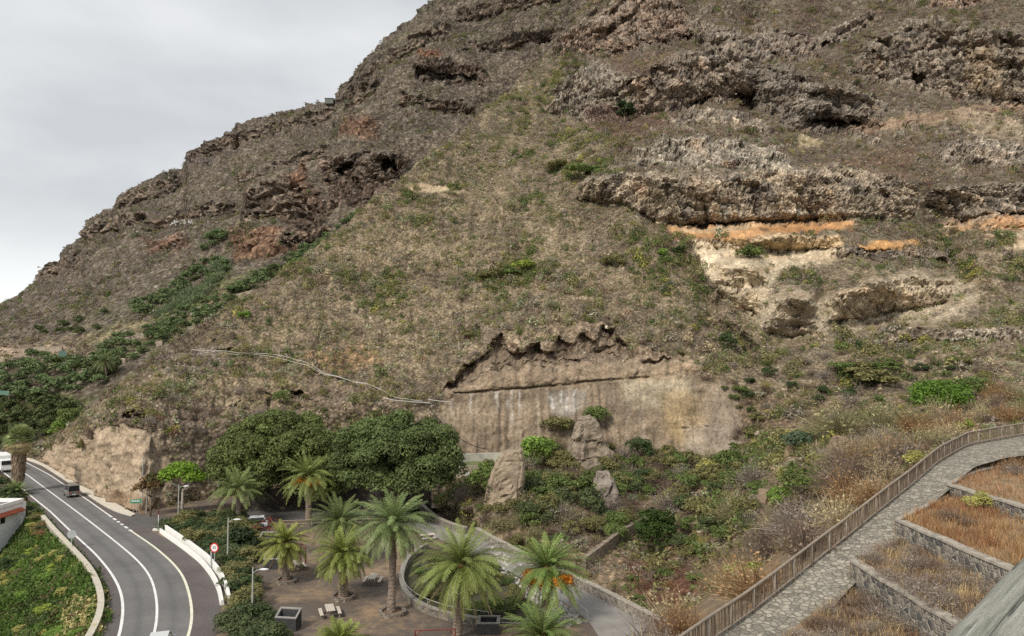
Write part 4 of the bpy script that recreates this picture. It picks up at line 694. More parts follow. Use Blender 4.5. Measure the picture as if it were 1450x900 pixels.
# left bank
lb = left_edge[left_edge[:, 1] < G(45, 712)[1]]; tl = unit(np.gradient(lb, axis=0)); nl_ = np.c_[-tl[:, 1], tl[:, 0]]
sgn = np.sign((nl_*np.array([-1., -.2])).sum(1).mean()); rowsb = []
for o_, z_ in [(-.3, -.1), (.8, -.1), (2, -.9), (4, -2.0), (7, -3.1), (12, -4.2), (20, -5.5), (45, -8)]:
    q_ = np.c_[lb, np.full(len(lb), z_)].astype(float); q_[:, :2] += np.array([-1., -.15])*o_*1.0; rowsb.append(q_)
Bk = np.array(rowsb); Bk = np.concatenate([Bk[k:k+1]*(1-t)+Bk[k+1:k+2]*t for k in range(len(Bk)-1) for t in np.linspace(0, 1, 8, endpoint=False)])
Bk[..., 2] *= 1+.9*sstep(82, 95, Bk[..., 1]); Bk[..., 2] += .45*fbm(Bk, 5, 3, 4)*sstep(0, 12, np.arange(len(Bk)))[:, None]
nr, nc = Bk.shape[:2]; i = np.arange(nr*nc).reshape(nr, nc); tag(link('road_bank', mesh_np('road_bank', Bk.reshape(-1, 3), np.stack([i[:-1, :-1], i[1:, :-1], i[1:, 1:], i[:-1, 1:]], -1).reshape(-1, 4), None, True, mat('bank_soil', (.12, .11, .055), .95, .5, .7, .5, .1))), kind='structure')
class Simple: pass
bank = Simple(); bank.p = Bk; bu, bv = proj(Bk); bank.u, bank.v = bu, bv
r_ = np.random.default_rng(31); n_ = 11000; pos, u_, v_ = scatter(bank, n_, np.ones(bu.shape), r_, -60, 200, 700, 960)
f = fbm(pos, 5, 3, 12); c_ = np.where((f > .5)[:, None], np.array(PAL['yellow'])*np.array((1.0, .95, .9)), np.where((f < -.28)[:, None], (.075, .11, .03), (.10, .165, .032))); mm = (v_ > 840) & (u_ > 100 - (v_-840)*.3) & (r_.uniform(size=n_) < .5); c_[mm] = (.46, .40, .18); mm = (r_.uniform(size=n_) < .06); c_[mm] = (.2, .15, .08); c_ = c_*r_.uniform(.8, 1.2, (n_, 1))
TG = [tmpl_leafy(34, .125, trng, .65) for _ in range(6)]
o = link('bank_greenery', merge('bank_greenery', TG, r_.integers(0, 6, n_), pos-np.array((0, 0, .1)), r_.uniform(.5, 1.35, n_), r_.uniform(0, 6, n_), c_, leaf_mat('bank_leaf', .3), r_.uniform(.6, 1.2, n_))); tag(o, kind='stuff')
# ---- cobbled path, terraces (right)
fence_px = [(860, 1030, 23.5), (950, 955, 27.3), (1024, 899, 31), (1050, 882, 32), (1110, 835, 34.8), (1150, 802, 37), (1200, 763, 39.7), (1250, 722, 43), (1290, 690, 47), (1330, 655, 53), (1370, 632, 60), (1405, 625, 62.5), (1450, 617, 65.5), (1560, 604, 72)]
fl = np.array([P(a, b, d) for a, b, d in fence_px]); fl = smooth_line(resample(fl, .5), 5)
inner_px = [(1020, 1030, 24), (1080, 950, 27.8), (1128, 897, 30.9), (1197, 822, 35.2), (1262, 764, 39.3), (1336, 697, 46.5), (1368, 668, 51.5), (1410, 648, 55), (1455, 638, 57), (1560, 622, 62)]
il = np.array([P(a, b, d) for a, b, d in inner_px]); il = smooth_line(resample(il, .5), 5)
ii_ = np.argmin(((fl[:, None, :2]-il[None, :, :2])**2).sum(-1), 1); ii_ = np.maximum.accumulate(ii_); IN = smooth_line(il[ii_], 6)
IN2 = IN.copy(); IN2[:, 2] = fl[:, 2]
m_fl = stone_mat('flagstone', 3.3, (.19, .18, .15), (.40, .365, .30), (.17, .155, .125), .05)
Vf = np.array([fl + (IN2-fl)*t for t in np.linspace(-.12, 1.25, 10)]); Vf[..., 2] += .03*fbm(Vf, 1.5, 3, 2); nr, nc = Vf.shape[:2]; i = np.arange(nr*nc).reshape(nr, nc)
tag(link('cobbled_path', mesh_np('cobbled_path', Vf.reshape(-1, 3), np.stack([i[:-1, :-1], i[1:, :-1], i[1:, 1:], i[:-1, 1:]], -1).reshape(-1, 4), None, True, m_fl)), kind='structure')
dl = unit(fl[:, :2]-IN[:, :2]); rowsr = []
for o_, z_ in [(.25, -.02), (.9, -.35), (2.5, -1.6), (5, -3.6), (9, -6.5), (14, -10), (22, -16)]:
    q_ = fl.copy(); q_[:, :2] += dl*o_; q_[:, 2] += z_; rowsr.append(q_)
Sl = np.array(rowsr); Sl = np.concatenate([Sl[k:k+1]*(1-t)+Sl[k+1:k+2]*t for k in range(len(Sl)-1) for t in np.linspace(0, 1, 6, endpoint=False)]); Sl += .5*(fbm(Sl, 4, 3, 8)*sstep(1, 8, np.arange(len(Sl)))[:, None])[..., None]*np.array((0, 0, 1))
nr, nc = Sl.shape[:2]; i = np.arange(nr*nc).reshape(nr, nc); tag(link('path_slope', mesh_np('path_slope', Sl.reshape(-1, 3), np.stack([i[:-1, :-1], i[1:, :-1], i[1:, 1:], i[:-1, 1:]], -1).reshape(-1, 4), None, True, mat('slope_soil', (.20, .15, .10), .95, .4, .8, .6, .15))), kind='structure')
slope = Simple(); slope.p = Sl; slope.u, slope.v = proj(Sl)
# beds: each level is held by a stone wall on its near (camera-left) side
WX = [(15.9, 35.4, 13.76, 1.2), (20.2, 39.3, 14.75, 1.15), (27.1, 46.5, 15.33, .75)]        # wall x, far end y, top z, height
bed_soil = mat('bed_soil', (.26, .185, .11), .95, .45, 1.2, .5, .06)
def inner_y(x): return float(np.interp(x, IN[:, 0], IN[:, 1]))
beds = []
xs_ = [10.0] + [a[0] for a in WX] + [48.0]; zs_ = [12.45] + [a[2]-.12 for a in WX]
for k in range(4):
    xa, xb = xs_[k], xs_[k+1]; top = [(x, inner_y(x)-.1) for x in np.linspace(xa, xb, 8)]; pts = [(xa+.05, 14.0), (xb+.15, 14.0)] + top[::-1]
    q = tag(MB().prism(pts, zs_[k]-3.5, zs_[k]).build('terrace_bed', bed_soil), kind='structure'); beds.append((xa, xb, zs_[k]))
STW = stone_mat('terrace_stone', 3.6, (.085, .085, .085), (.36, .32, .26), (.40, .37, .31))
wl_lab = ['low stone terrace wall nearest the viewer, below the grey shrub bed', 'stone terrace wall holding up the rust coloured grass bed beside the path', 'highest stone terrace wall beside the path with a small yellow shrub before it']
for k, (x, y, z, h) in enumerate(WX):
    t_ = empty('terrace_wall', (x, y, z-h), 0, wl_lab[k], 'stone wall', 'stone walls of the terraces')
    xb = xs_[k+2]; side = [(xx, inner_y(xx)) for xx in np.linspace(x, xb-.3, 14)]
    nearline = np.array([(x+.2, 14.), (x+.2, y-.2)]); part_line = np.concatenate([resample(nearline, 1.2), np.array(side)])
    jit = RNG.uniform(-.04, .04, len(part_line))
    mb = MB(); mb.rings([[(a-.2, b_, -1.2), (a+.2, b_, -1.2), (a+.2, b_, h-.06+j), (a-.2, b_, h-.06+j)] if i_ < len(part_line)-14 else [(a-.0, b_-.2, -1.2), (a+.0, b_-.55, -1.2), (a, b_-.55, h-.06+j), (a, b_-.2, h-.06+j)] for i_, ((a, b_), j) in enumerate(zip(part_line-np.array((x, y)), jit))])
    mb.build('wall_body', STW, t_)
    mb = MB(); mb.rings([[(a-.25, b_, h-.055+j), (a+.25, b_, h-.055+j), (a+.23, b_, h+.05+j), (a-.23, b_, h+.05+j)] if i_ < len(part_line)-14 else [(a, b_-.15, h-.055+j), (a, b_-.6, h-.055+j), (a, b_-.58, h+.05+j), (a, b_-.17, h+.05+j)] for i_, ((a, b_), j) in enumerate(zip(part_line-np.array((x, y)), jit))]); mb.build('coping', CAPM, t_)
# wooden fence
FW = mat('grey_fence_wood', (.175, .135, .10), .9, .35, 2.5, .5, .02); FW2 = mat('pale_rail_wood', (.27, .225, .18), .9, .25, 2.5, .4, .02)
t_ = empty('wooden_fence', tuple(fl[0]), 0, 'long weathered wooden picket fence along the ravine side of the cobbled path', 'fence'); O = fl[0]
fr = fl - O; s_ = np.concatenate([[0], np.cumsum(np.linalg.norm(np.diff(fr, axis=0), axis=1))]); at_s = lambda s: np.array([np.interp(s, s_, fr[:, k]) for k in range(3)])
FH = 1.12
part(MB().tube([tuple(p+(0, 0, FH)) for p in fr[::2]], .065, 7), 'top_rail', FW2, t_, True); part(MB().tube([tuple(p+(0, 0, .20)) for p in fr[::2]], .055, 7), 'bottom_rail', FW2, t_, True)
r_ = np.random.default_rng(5); s = 0.
while s < s_[-1]-2:
    p = at_s(s); part(MB().tube([tuple(p+(0, 0, -.25)), tuple(p+(0, 0, FH+.04))], .065, 7), 'post', FW2, t_, True)
    mb = MB(); q = s+.14
    while q < s+1.95:
        a = at_s(q); mb.tube([tuple(a+(r_.normal(0, .015), r_.normal(0, .015), .08+r_.uniform(-.05, .05))), tuple(a+(r_.normal(0, .03), r_.normal(0, .03), FH-.02+r_.uniform(-.04, .06)))], r_.uniform(.022, .033), 5); q += r_.uniform(.15, .26)
    mb.build('picket_panel', FW, t_); s += 2.0
# near handrail of the viewpoint
m, n, l, b = new_mat('weathered_beam'); co = objco(n); mp_ = n.new('ShaderNodeMapping'); mp_.inputs['Scale'].default_value = (.8, 14, 9); l.new(co, mp_.inputs['Vector'])
wv_ = tex_noise(n, l, mp_.outputs[0], 2.0, 8, .7, .6); k_ = n.new('ShaderNodeValToRGB'); e = k_.color_ramp.elements; e[0].position = .30; e[0].color = (.20, .20, .165, 1); e[1].position = .68; e[1].color = (.47, .47, .41, 1); l.new(wv_, k_.inputs[0])
mp2 = n.new('ShaderNodeMapping'); mp2.inputs['Scale'].default_value = (.4, 13, 13); l.new(co, mp2.inputs['Vector']); cw = tex_noise(n, l, mp2.outputs[0], 1.5, 3, .5, 1.0)
ck = maprange(n, l, mnode(n, l, 'ABSOLUTE', mnode(n, l, 'SUBTRACT', cw, .5), 0), .003, .016, .45, 1.0); mp3 = n.new('ShaderNodeMapping'); mp3.inputs['Scale'].default_value = (1.6, 60, 60); l.new(co, mp3.inputs['Vector']); gr = tex_noise(n, l, mp3.outputs[0], 2.0, 6, .75, .3); l.new(mul_rgb(n, l, k_.outputs[0], mnode(n, l, 'MULTIPLY', ck, maprange(n, l, gr, .3, .7, .62, 1.3))), b.inputs['Base Color']); bump(n, l, b, mnode(n, l, 'ADD', wv_, mnode(n, l, 'ADD', mnode(n, l, 'MULTIPLY', ck, .8), mnode(n, l, 'MULTIPLY', gr, .7))), 1.0, .012)
hz = -.40; A_, B_ = P(1318, 900, .40/math.tan(math.atan(400/F))*.99), None
pa = G(1322, 902, CZ+hz); pb = G(1452, 776, CZ+hz); dv_ = unit(pb-pa); ang = math.atan2(dv_[1], dv_[0])
t_ = empty('handrail', tuple(pa), ang, 'thick weathered grey wooden handrail close to the viewer at the lower corner', 'handrail')
mb = MB(); R = []
for xx in np.linspace(-1.2, 3.2, 45):
    rr = []
    for a in np.linspace(0, 2*math.pi, 20, endpoint=False):
        cx, cz = math.copysign(abs(math.cos(a))**.3, math.cos(a)), math.copysign(abs(math.sin(a))**.3, math.sin(a)); j = .004*float(perlin(np.array([xx*3, cx*3+5, cz*3]))); rr.append((xx, -.085+(.085+j)*cx, -.055+(.055+j)*cz))
    R.append(rr)
mb.rings(R); mb.build('beam', m, t_, True)
for xx in (-1.0, 3.0): MB().tube([(xx, -.085, -.1), (xx, -.085, -1.25)], .06, 10).build('post', m, t_, True)
# ================================================================== TREES AND SHRUBS
def crown_mesh(name, lobes, per, lsize, base, var, rng, m, aspect=.55, hang=.0, tint=None):
    """lobes: list of (centre, radius(3)); leaves gather on the shell of every lobe"""
    Vs, Cs = [], []
    for (c, r) in lobes:
        n = max(8, int(per*(r[0]*r[1])**.9)); d = unit(rng.normal(size=(n, 3))); d[:, 2] = np.where(d[:, 2] < -.35, -d[:, 2], d[:, 2])
        k = rng.uniform(.55, 1.02, n)**.5; bumps = 1+.16*np.sin(d[:, 0]*7+rng.uniform(0, 6))*np.sin(d[:, 1]*7+rng.uniform(0, 6))*np.sin(d[:, 2]*6+rng.uniform(0, 6))
        p = np.asarray(c)+d*np.asarray(r)*(k*bumps)[:, None]; nr = unit(d*.9+rng.normal(size=(n, 3))*.55+np.array((0, 0, .25)))
        V, _ = leafq(p, nr, rng.uniform(.65, 1.35, n)*lsize, aspect, rng=rng); Vs.append(V)
        lobe_t = rng.uniform(1-var, 1+var); col = np.asarray(base)*lobe_t
        if tint is not None: col = col*(1-tint[1]) + np.asarray(tint[0])*tint[1]*rng.uniform(0, 2)
        Cs.append(np.repeat(col*rng.uniform(.65, 1.35, (n, 1)), 4, 0))
    V = np.concatenate(Vs); return mesh_np(name, V, np.arange(len(V)).reshape(-1, 4), np.concatenate(Cs), False, m)
def lobes_ellipsoid(rad, n, lr, rng, zmin=-.35, jit=.12, inner=.25):
    out = []
    for k in range(n):
        d = unit(rng.normal(size=3)); 
        while d[2] < zmin: d = unit(rng.normal(size=3))
        s = 1-jit*rng.uniform(0, 1) if rng.uniform() > inner else rng.uniform(.3, .8)
        r = lr*rng.uniform(.7, 1.35); out.append((d*np.asarray(rad)*s, (r, r, r*.8)))
    return out
BARK = mat('grey_bark', (.20, .16, .125), .95, .4, 2.2, .8, .05); BARK2 = mat('pale_bark', (.36, .32, .27), .95, .3, 2.2, .6, .04)
def limb_tree(t, crown_r, zc, trunk_h, r0, rng, nb=6, m=None, lean=(0, 0)):
    m = m or BARK
    mb = MB().tube([(0, 0, -.4), (lean[0]*.3, lean[1]*.3, trunk_h*.5), (lean[0], lean[1], trunk_h)], [r0*1.25, r0*.95, r0*.8], 10)
    for k in range(nb):
        a = k*6.283/nb+rng.uniform(-.4, .4); q = Vector((math.cos(a)*crown_r[0]*.7, math.sin(a)*crown_r[1]*.7, zc+rng.uniform(-.2, .4)*crown_r[2]))
        s = Vector((lean[0], lean[1], trunk_h*.9)); mid = s.lerp(q, .5)+Vector((0, 0, .1*crown_r[2])); mb.tube([s, mid, q], [r0*.55, r0*.35, r0*.1], 7)
    return mb.build('trunk', m, t, True)
TREE_LEAF = leaf_mat('tree_leaf', .3, .6)
def big_tree(name, u, v_top, v_bot, wpx, d, base, label, seed, nl, per, lsize, trunk=True, vbase=None, flat=1.0, depth=.75, lr=1.35, zmin=-.35, var=.28, tint=None, group=None, T=None, cat='tree', nb=7, m=None):
    rng = np.random.default_rng(seed); sc = F/d; top = P(u, v_top, d); bot = P(u, v_bot, d); rz = (top[2]-bot[2])/2*flat; rx = wpx/sc/2; cen = P(u, (v_top+v_bot)/2, d)
    gz = cen[2]-rz-1.0 if vbase is None else float(P(u, vbase, d)[2]); 
    t = empty(name, (cen[0], cen[1], gz), 0, label, cat, group); zc = cen[2]-gz
    lob = [((c[0], c[1], c[2]+zc), r) for c, r in lobes_ellipsoid((rx-lr*.6, rx*depth-lr*.5, rz-lr*.4), nl, lr, rng, zmin, .24)]
    link('crown', crown_mesh('crown', lob, per, lsize, base, var, rng, TREE_LEAF, tint=tint), t)
    if trunk: limb_tree(t, (rx, rx*depth, rz), zc-rz*.2, max(1.0, zc-rz*.75), max(.12, rx*.055), rng, nb, m)
    return t
big_tree('ficus_tree', 402, 580, 735, 214, 113, (.155, .19, .062), 'huge spreading dark green ficus behind the orange fruited palm', 1, 230, 190, .21, vbase=728, zmin=-.55, lr=1.5, depth=.6)
big_tree('ficus_tree', 563, 586, 716, 190, 105, (.125, .165, .058), 'large round dark green ficus tree in front of the quarry wall', 2, 220, 190, .20, vbase=735, zmin=-.6, lr=1.45, depth=.75)
# flowering tree and its neighbour at the junction
big_tree('flame_tree', 259, 652, 702, 66, 109, (.20, .33, .035), 'bright lime green umbrella shaped tree by the road junction', 3, 26, 60, .26, vbase=733, flat=.8, lr=1.1, zmin=-.1, m=BARK2)
big_tree('flowering_tree', 214, 672, 706, 42, 108, (.085, .10, .035), 'small dark tree with reddish blossom leaning over the green road sign', 4, 18, 60, .24, vbase=729, lr=.9, zmin=-.3, tint=((.22, .07, .04), .35))
big_tree('round_tree', 344, 745, 795, 46, 88, (.035, .055, .022), 'very dark round leafy tree at the edge of the plaza near the road hedge', 5, 30, 80, .2, vbase=800, lr=.8, zmin=-.6)
def on(T, u, v): return T.at(u, v)
def hill_tree(name, T, u, vbase, vtop, wpx, base, label, seed, nl=26, per=80, lsize=.2, group=None, zmin=-.6, lrf=.3, var=.28, trunk=True):
    p = on(T, u, vbase); d = p.y; sc = F/d; rx = wpx/sc/2; hh = (vbase-vtop)/sc; rng = np.random.default_rng(seed)
    t = empty(name, p, 0, label, 'tree', group); lr = rx*lrf; rz = hh*.45; zc = hh-rz
    lob = [((c[0], c[1], c[2]+zc), r) for c, r in lobes_ellipsoid((rx-lr*.6, rx*.8-lr*.5, rz-lr*.4), nl, lr, rng, zmin)]
    link('crown', crown_mesh('crown', lob, per, lsize, base, var, rng, TREE_LEAF), t)
    if trunk: limb_tree(t, (rx, rx*.8, rz), zc, max(.4, zc-rz*.6), max(.08, rx*.08), rng, 5)
    return t
hill_tree('fig_tree', H, 931, 789, 723, 64, (.055, .095, .02), 'solitary glossy dark green tree on the ravine floor beyond the lane', 11, 46, 90, .17)
hill_tree('pepper_tree', H, 1330, 588, 538, 84, (.13, .23, .035), 'rounded fresh green tree above the bend of the cobbled path', 12, 46, 95, .18)
hill_tree('cliff_tree', H, 884, 176, 141, 29, (.05, .075, .028), 'lone dark green tree at the foot of the upper rock band', 13, 18, 30, .5, lrf=.35)
hill_tree('feathery_tree', H, 692, 722, 660, 58, (.14, .20, .05), 'layered feathery light green tree left of the split rock pillar', 14, 30, 80, .2, zmin=-.2, lrf=.24)
hill_tree('acacia_tree', H, 1135, 712, 655, 66, (.14, .19, .05), 'airy yellowish green tree on the ravine side below the cobbled path', 15, 30, 60, .17, lrf=.25)
# shrub kinds ------------------------------------------------------------
BUSH = {}
KCOL = {'green': (.15, .20, .06), 'bright': (.20, .31, .06), 'lime': (.31, .38, .07), 'dark': (.075, .11, .042), 'olive': (.22, .21, .085), 'yellow': (.42, .40, .13), 'hedge': (.105, .135, .055), 'teal': (.14, .195, .12)}
DCOL = {'grey': (.33, .28, .235), 'brown': (.24, .175, .135), 'straw': (.52, .43, .26), 'rust': (.36, .225, .115), 'red': (.24, .125, .09), 'dryolive': (.34, .31, .17)}
brng = np.random.default_rng(77)
for kd, c in KCOL.items():
    BUSH[kd] = []
    for q in range(3):
        lob = [((a[0], a[1], a[2]*.8+.36), r) for a, r in lobes_ellipsoid((.36, .36, .36), 17, .16, brng, -.5, .3)]
        BUSH[kd].append(crown_mesh('shrub_'+kd, lob, 2600, .035, c, .25, brng, TREE_LEAF))
for kd, c in DCOL.items():
    BUSH[kd] = []
    for q in range(3):
        V, Q_, sh = tmpl_twig(420, brng, .8, .006); V2, Q2, sh2 = tmpl_leafy(240, .026, brng, .75)
        cc = np.concatenate([np.asarray(c)*.85*sh[:, None], np.asarray(c)*1.1*sh2[:, None]*brng.uniform(.8, 1.2, (len(sh2), 1))])
        BUSH[kd].append(mesh_np('shrub_'+kd, np.concatenate([V, V2]), np.concatenate([Q_, Q2+len(V)]), cc, False, LEAF))
SHRUBS = []
def shrub(p, size, kd, label, group=None, zs=None, rng=brng, name='shrub', cat='shrub'):
    z = zs or rng.uniform(.75, 1.1); q = Vector(p); SHRUBS.append((q, size, size*rng.uniform(.85, 1.15), size*z, kd, rng.integers(0, 3), rng.uniform(0, 6.28), label, group, cat))
def finish_shrubs(limit=295):
    def rank(s):
        u, v = proj(np.array(s[0])+np.array((0, 0, s[3]*.4))); vis = -20 < u < 1470 and v < 915; return (s[8] is None, vis, s[1]/max(1, s[0].y))
    S_ = sorted(SHRUBS, key=rank, reverse=True)
    for q, sx_, sy_, sz_, kd, k, a, label, group, cat in S_[:limit]:
        o = link('shrub', BUSH[kd][k], None, q); o.rotation_euler = (0, 0, a); o.scale = (sx_, sy_, sz_); tag(o, label, cat, group)
    Vs, Fs, Cs, off = [], [], [], 0
    for q, sx_, sy_, sz_, kd, k, a, *_ in S_[limit:]:
        me = BUSH[kd][k]; n_ = len(me.vertices); V = np.empty(n_*3, np.float32); me.vertices.foreach_get('co', V); V = V.reshape(-1, 3)*np.array((sx_, sy_, sz_)); C = np.empty(n_*4, np.float32); me.color_attributes['Col'].data.foreach_get('color', C); ca, sa = math.cos(a), math.sin(a)
        V = np.stack([V[:, 0]*ca-V[:, 1]*sa, V[:, 0]*sa+V[:, 1]*ca, V[:, 2]], -1)+np.array(q); Vs.append(V); Cs.append(C.reshape(-1, 4)[:, :3]); Fs.append(np.arange(n_).reshape(-1, 4)+off); off += n_
    if Vs: tag(link('small_shrubbery', mesh_np('small_shrubbery', np.concatenate(Vs), np.concatenate(Fs), np.concatenate(Cs), False, TREE_LEAF)), kind='stuff')
def hs(u, v, wpx, kd, label, zs=None, T=None, group=None):
    p = on(T or H, u, v); return shrub(p - Vector((0, 0, .1)), wpx/(F/p.y), kd, label, group, zs)
for a in [
 (766, 664, 62, 'bright', 'fresh green bush right behind the split rock pillar', 1.0), (792, 618, 52, 'olive', 'olive bush at the foot of the quarry wall left of the hunched boulder'), (845, 603, 48, 'green', 'green bush on top of the hunched boulder below the quarry wall'),
 (836, 708, 62, 'green', 'green bush hanging above the cactus bank in the ravine'), (905, 655, 44, 'dark', 'dark green bush below the left part of the yellow quarry stain'), (912, 684, 40, 'dark', 'dark green bush lower down among dry scrub under the quarry wall'),
 (1003, 676, 40, 'yellow', 'yellowish bush under the pale foot of the quarry wall'), (1036, 668, 52, 'green', 'green bush at the pale right foot of the quarry wall'), (1104, 722, 54, 'bright', 'bright green bush just left of the airy tree in the ravine'),
 (1058, 838, 82, 'lime', 'lime green bush beside the wooden fence above the ravine', .8), (1026, 842, 48, 'lime', 'smaller lime green bush left of the big lime one by the fence', .8), (958, 895, 96, 'straw', 'pale straw coloured bush at the lower end of the wooden fence', .8), (1000, 880, 70, 'dryolive', 'thin yellowish bush between the straw bush and the fence', .8),
 (1145, 772, 110, 'grey', 'broad grey leafless bush under the middle of the fence', .75), (1215, 690, 120, 'brown', 'broad brown leafless bush beside the upper fence', .75), (1275, 655, 90, 'rust', 'rusty brown dry bush right below the fence bend', .7), (1296, 660, 42, 'yellow', 'small yellow green bush touching the fence before its bend', .8),
 (1190, 618, 96, 'dryolive', 'wide thin olive bush above the ravine, left of the fresh green tree', .7), (1258, 608, 100, 'dryolive', 'wide sparse olive bush next to the fresh green tree', .7), (1364, 613, 26, 'lime', 'small upright yellow green plant behind the fence bend', 1.6), (1380, 560, 56, 'green', 'dull green bush on the slope right of the fresh green tree', .8),
 (1130, 640, 42, 'teal', 'bluish green bush between the two earth pillars'), (1240, 545, 70, 'olive', 'flat olive thicket above the sparse bushes', .5), (1215, 530, 60, 'olive', 'flat olive thicket on the slope under the pale cliff', .5), (1190, 525, 46, 'green', 'small green thicket left of the flat olive one', .5), (1108, 474, 22, 'bright', 'tiny fresh green bush just under the pale cliff'),
 (1255, 530, 60, 'green', 'green thicket right of the flat olive one', .45), (1030, 492, 34, 'dark', 'dark bush in the gully right of the hill facet'), (962, 365, 24, 'dark', 'small dark bush near the top of the pale scree'), (940, 368, 22, 'bright', 'small vivid green bush beside the gully head'), (1062, 372, 40, 'green', 'green bush on the ledge between ochre beds and pale scree'),
 (820, 255, 60, 'green', 'green bush patch below the upper rock bands', .6), (790, 240, 40, 'olive', 'olive bush left of the green patch under the rock bands', .6), (720, 392, 44, 'green', 'green bush in the middle of the dry hillside', .6), (696, 396, 40, 'olive', 'olive bush touching the mid slope green bush', .6), (742, 384, 40, 'lime', 'yellowish bush at the right of the mid slope green bush', .6), (662, 480, 30, 'olive', 'olive bush on the hillside left of the alcove', .6), (870, 385, 40, 'olive', 'olive bush on the hillside right of centre', .6),
 (400, 575, 26, 'green', 'green creeper bush by the small cave above the ficus', 1.2), (345, 452, 22, 'bright', 'small bright green plant on the ridge crest above the gardens', .9), (97, 590, 36, 'green', 'green bush on the crest of the road cutting', 1.2), (80, 600, 30, 'bright', 'lighter green bush at the crest left of the road cutting', 1.2), (130, 622, 26, 'brown', 'brown bush hanging over the road cutting', 1.3), (118, 640, 14, 'olive', 'narrow olive plant growing out of the road cutting', 2.0),
]: hs(*a[:5], *(a[5:] or (None,)))
def inpoly(poly, n, rng, sp, T=None, ground=None):
    """random points (photo layout coordinates) inside poly kept apart"""
    poly = np.array(poly, float); lo, hi = poly.min(0), poly.max(0); out = []; pts = []
    for _ in range(n*60):
        q = rng.uniform(lo, hi)
        if poly_sd(np.array([q[0]]), np.array([q[1]]), poly)[0] < 0: continue
        p = Vector(G(q[0], q[1], ground)) if ground is not None else on(T, *q)
        if all((p-a).length > sp for a in pts): pts.append(p); out.append(q)
        if len(pts) >= n: break
    return pts
grng = np.random.default_rng(99)
def grove(poly, n, sp, kinds, smin, smax, label, group, T=None, ground=None, name='shrub', cat='shrub', zs=(.75, 1.1), sink=.1):
    pts = inpoly(poly, n, grng, sp, T, ground)
    for p in pts: shrub(p-Vector((0, 0, sink)), grng.uniform(smin, smax), kinds[grng.integers(0, len(kinds))], label, group, grng.uniform(*zs), grng, name, cat)
    return len(pts)
hedge_px = [(243, 748), (270, 735), (330, 735), (352, 752), (364, 778), (352, 800), (350, 830), (358, 868), (384, 900), (400, 960), (318, 960), (330, 900), (338, 850), (318, 800), (280, 768)]
grove(hedge_px, 75, 1.35, ['hedge', 'hedge', 'dark', 'olive'], 3.0, 4.4, 'dense dark green shrub of the thicket between road barrier and plaza', 'shrubs between the road and the plaza', None, 0.0, zs=(.55, .8), sink=.3)
grove([(690, 750), (700, 690), (760, 660), (850, 640), (1040, 650), (1080, 690), (1060, 760), (980, 800), (900, 770), (800, 760), (750, 790)], 110, 1.8, ['brown', 'olive', 'green', 'olive', 'brown', 'green', 'hedge', 'dryolive', 'grey'], 2.2, 4.8, 'dry mixed shrub on the ravine slope below the quarry wall', 'shrubs on the ravine slope', H)
grove([(735, 690), (750, 650), (790, 630), (880, 660), (900, 700), (840, 720), (790, 740), (740, 740)], 60, 1.5, ['olive', 'green', 'olive', 'hedge', 'brown', 'dryolive'], 2.6, 5.0, 'olive shrub of the dense thicket between rock pillar and cactus bank', 'thicket behind the rock pillar', H, zs=(.65, .95))
grove([(648, 690), (690, 660), (700, 700), (690, 735), (650, 720)], 12, 1.4, ['brown', 'grey', 'olive', 'green'], 1.6, 3.0, 'small shrub on the slope left of the rock pillar', 'shrubs left of the rock pillar', H)
grove([(860, 650), (1050, 655), (1060, 690), (960, 700), (870, 690)], 34, 1.7, ['green', 'olive', 'hedge', 'brown', 'dryolive'], 2.2, 4.2, 'green shrub of the belt along the foot of the quarry wall', 'shrubs along the quarry foot', H, zs=(.65, .95))
grove([(790, 745), (850, 715), (905, 690), (930, 700), (880, 745), (830, 775)], 16, 1.3, ['teal', 'dryolive', 'grey'], 1.6, 2.8, 'grey green cactus like shrub on the steep bank in the ravine', 'shrubs on the cactus bank', H)
grove([(640, 745), (690, 735), (740, 742), (790, 765), (770, 800), (720, 775), (690, 760)], 12, 1.8, ['olive', 'green', 'dryolive'], 2.2, 3.4, 'low olive shrub along the parapet of the concrete lane', 'shrubs along the lane parapet', H)
grove([(860, 830), (960, 800), (1000, 830), (980, 880), (920, 890)], 18, 1.7, ['red', 'brown', 'rust', 'green'], 1.2, 2.4, 'reddish brown low shrub on the ravine floor', 'shrubs on the red ravine floor', H, zs=(.4, .7))
grove([(1010, 870), (1100, 795), (1200, 715), (1310, 645), (1440, 600), (1440, 560), (1330, 590), (1200, 640), (1110, 720), (1040, 800)], 70, 1.7, ['grey', 'brown', 'rust', 'dryolive', 'straw'], 2.4, 4.6, 'leafless dry shrub on the slope outside the wooden fence', 'dry shrubs outside the fence', H)
grove([(1020, 560), (1100, 520), (1200, 500), (1400, 520), (1440, 580), (1320, 560), (1180, 580), (1080, 610)], 46, 2.6, ['brown', 'green', 'olive', 'grey', 'dark'], 1.6, 3.4, 'scattered shrub on the slope above the ravine', 'shrubs on the upper ravine slope', H, zs=(.6, .9))
grove([(560, 590), (470, 560), (250, 560), (190, 590), (300, 640), (240, 680)], 22, 3, ['grey', 'brown', 'olive'], 1.3, 2.6, 'dry shrub on the rocky slope behind the ficus trees', 'shrubs behind the ficus trees', H)
pts = [Vector(q) for q in scatter(slope, 34, np.r_[np.zeros((7, Sl.shape[1])), np.ones((Sl.shape[0]-7, Sl.shape[1]))], grng, 900, 1500, -999, 9999)[0]]
for p in pts: shrub(p-Vector((0, 0, .2)), grng.uniform(2.4, 4.2), ['grey', 'brown', 'straw', 'dryolive', 'rust'][grng.integers(0, 5)], 'dry shrub growing right under the wooden fence', 'dry shrubs under the fence')
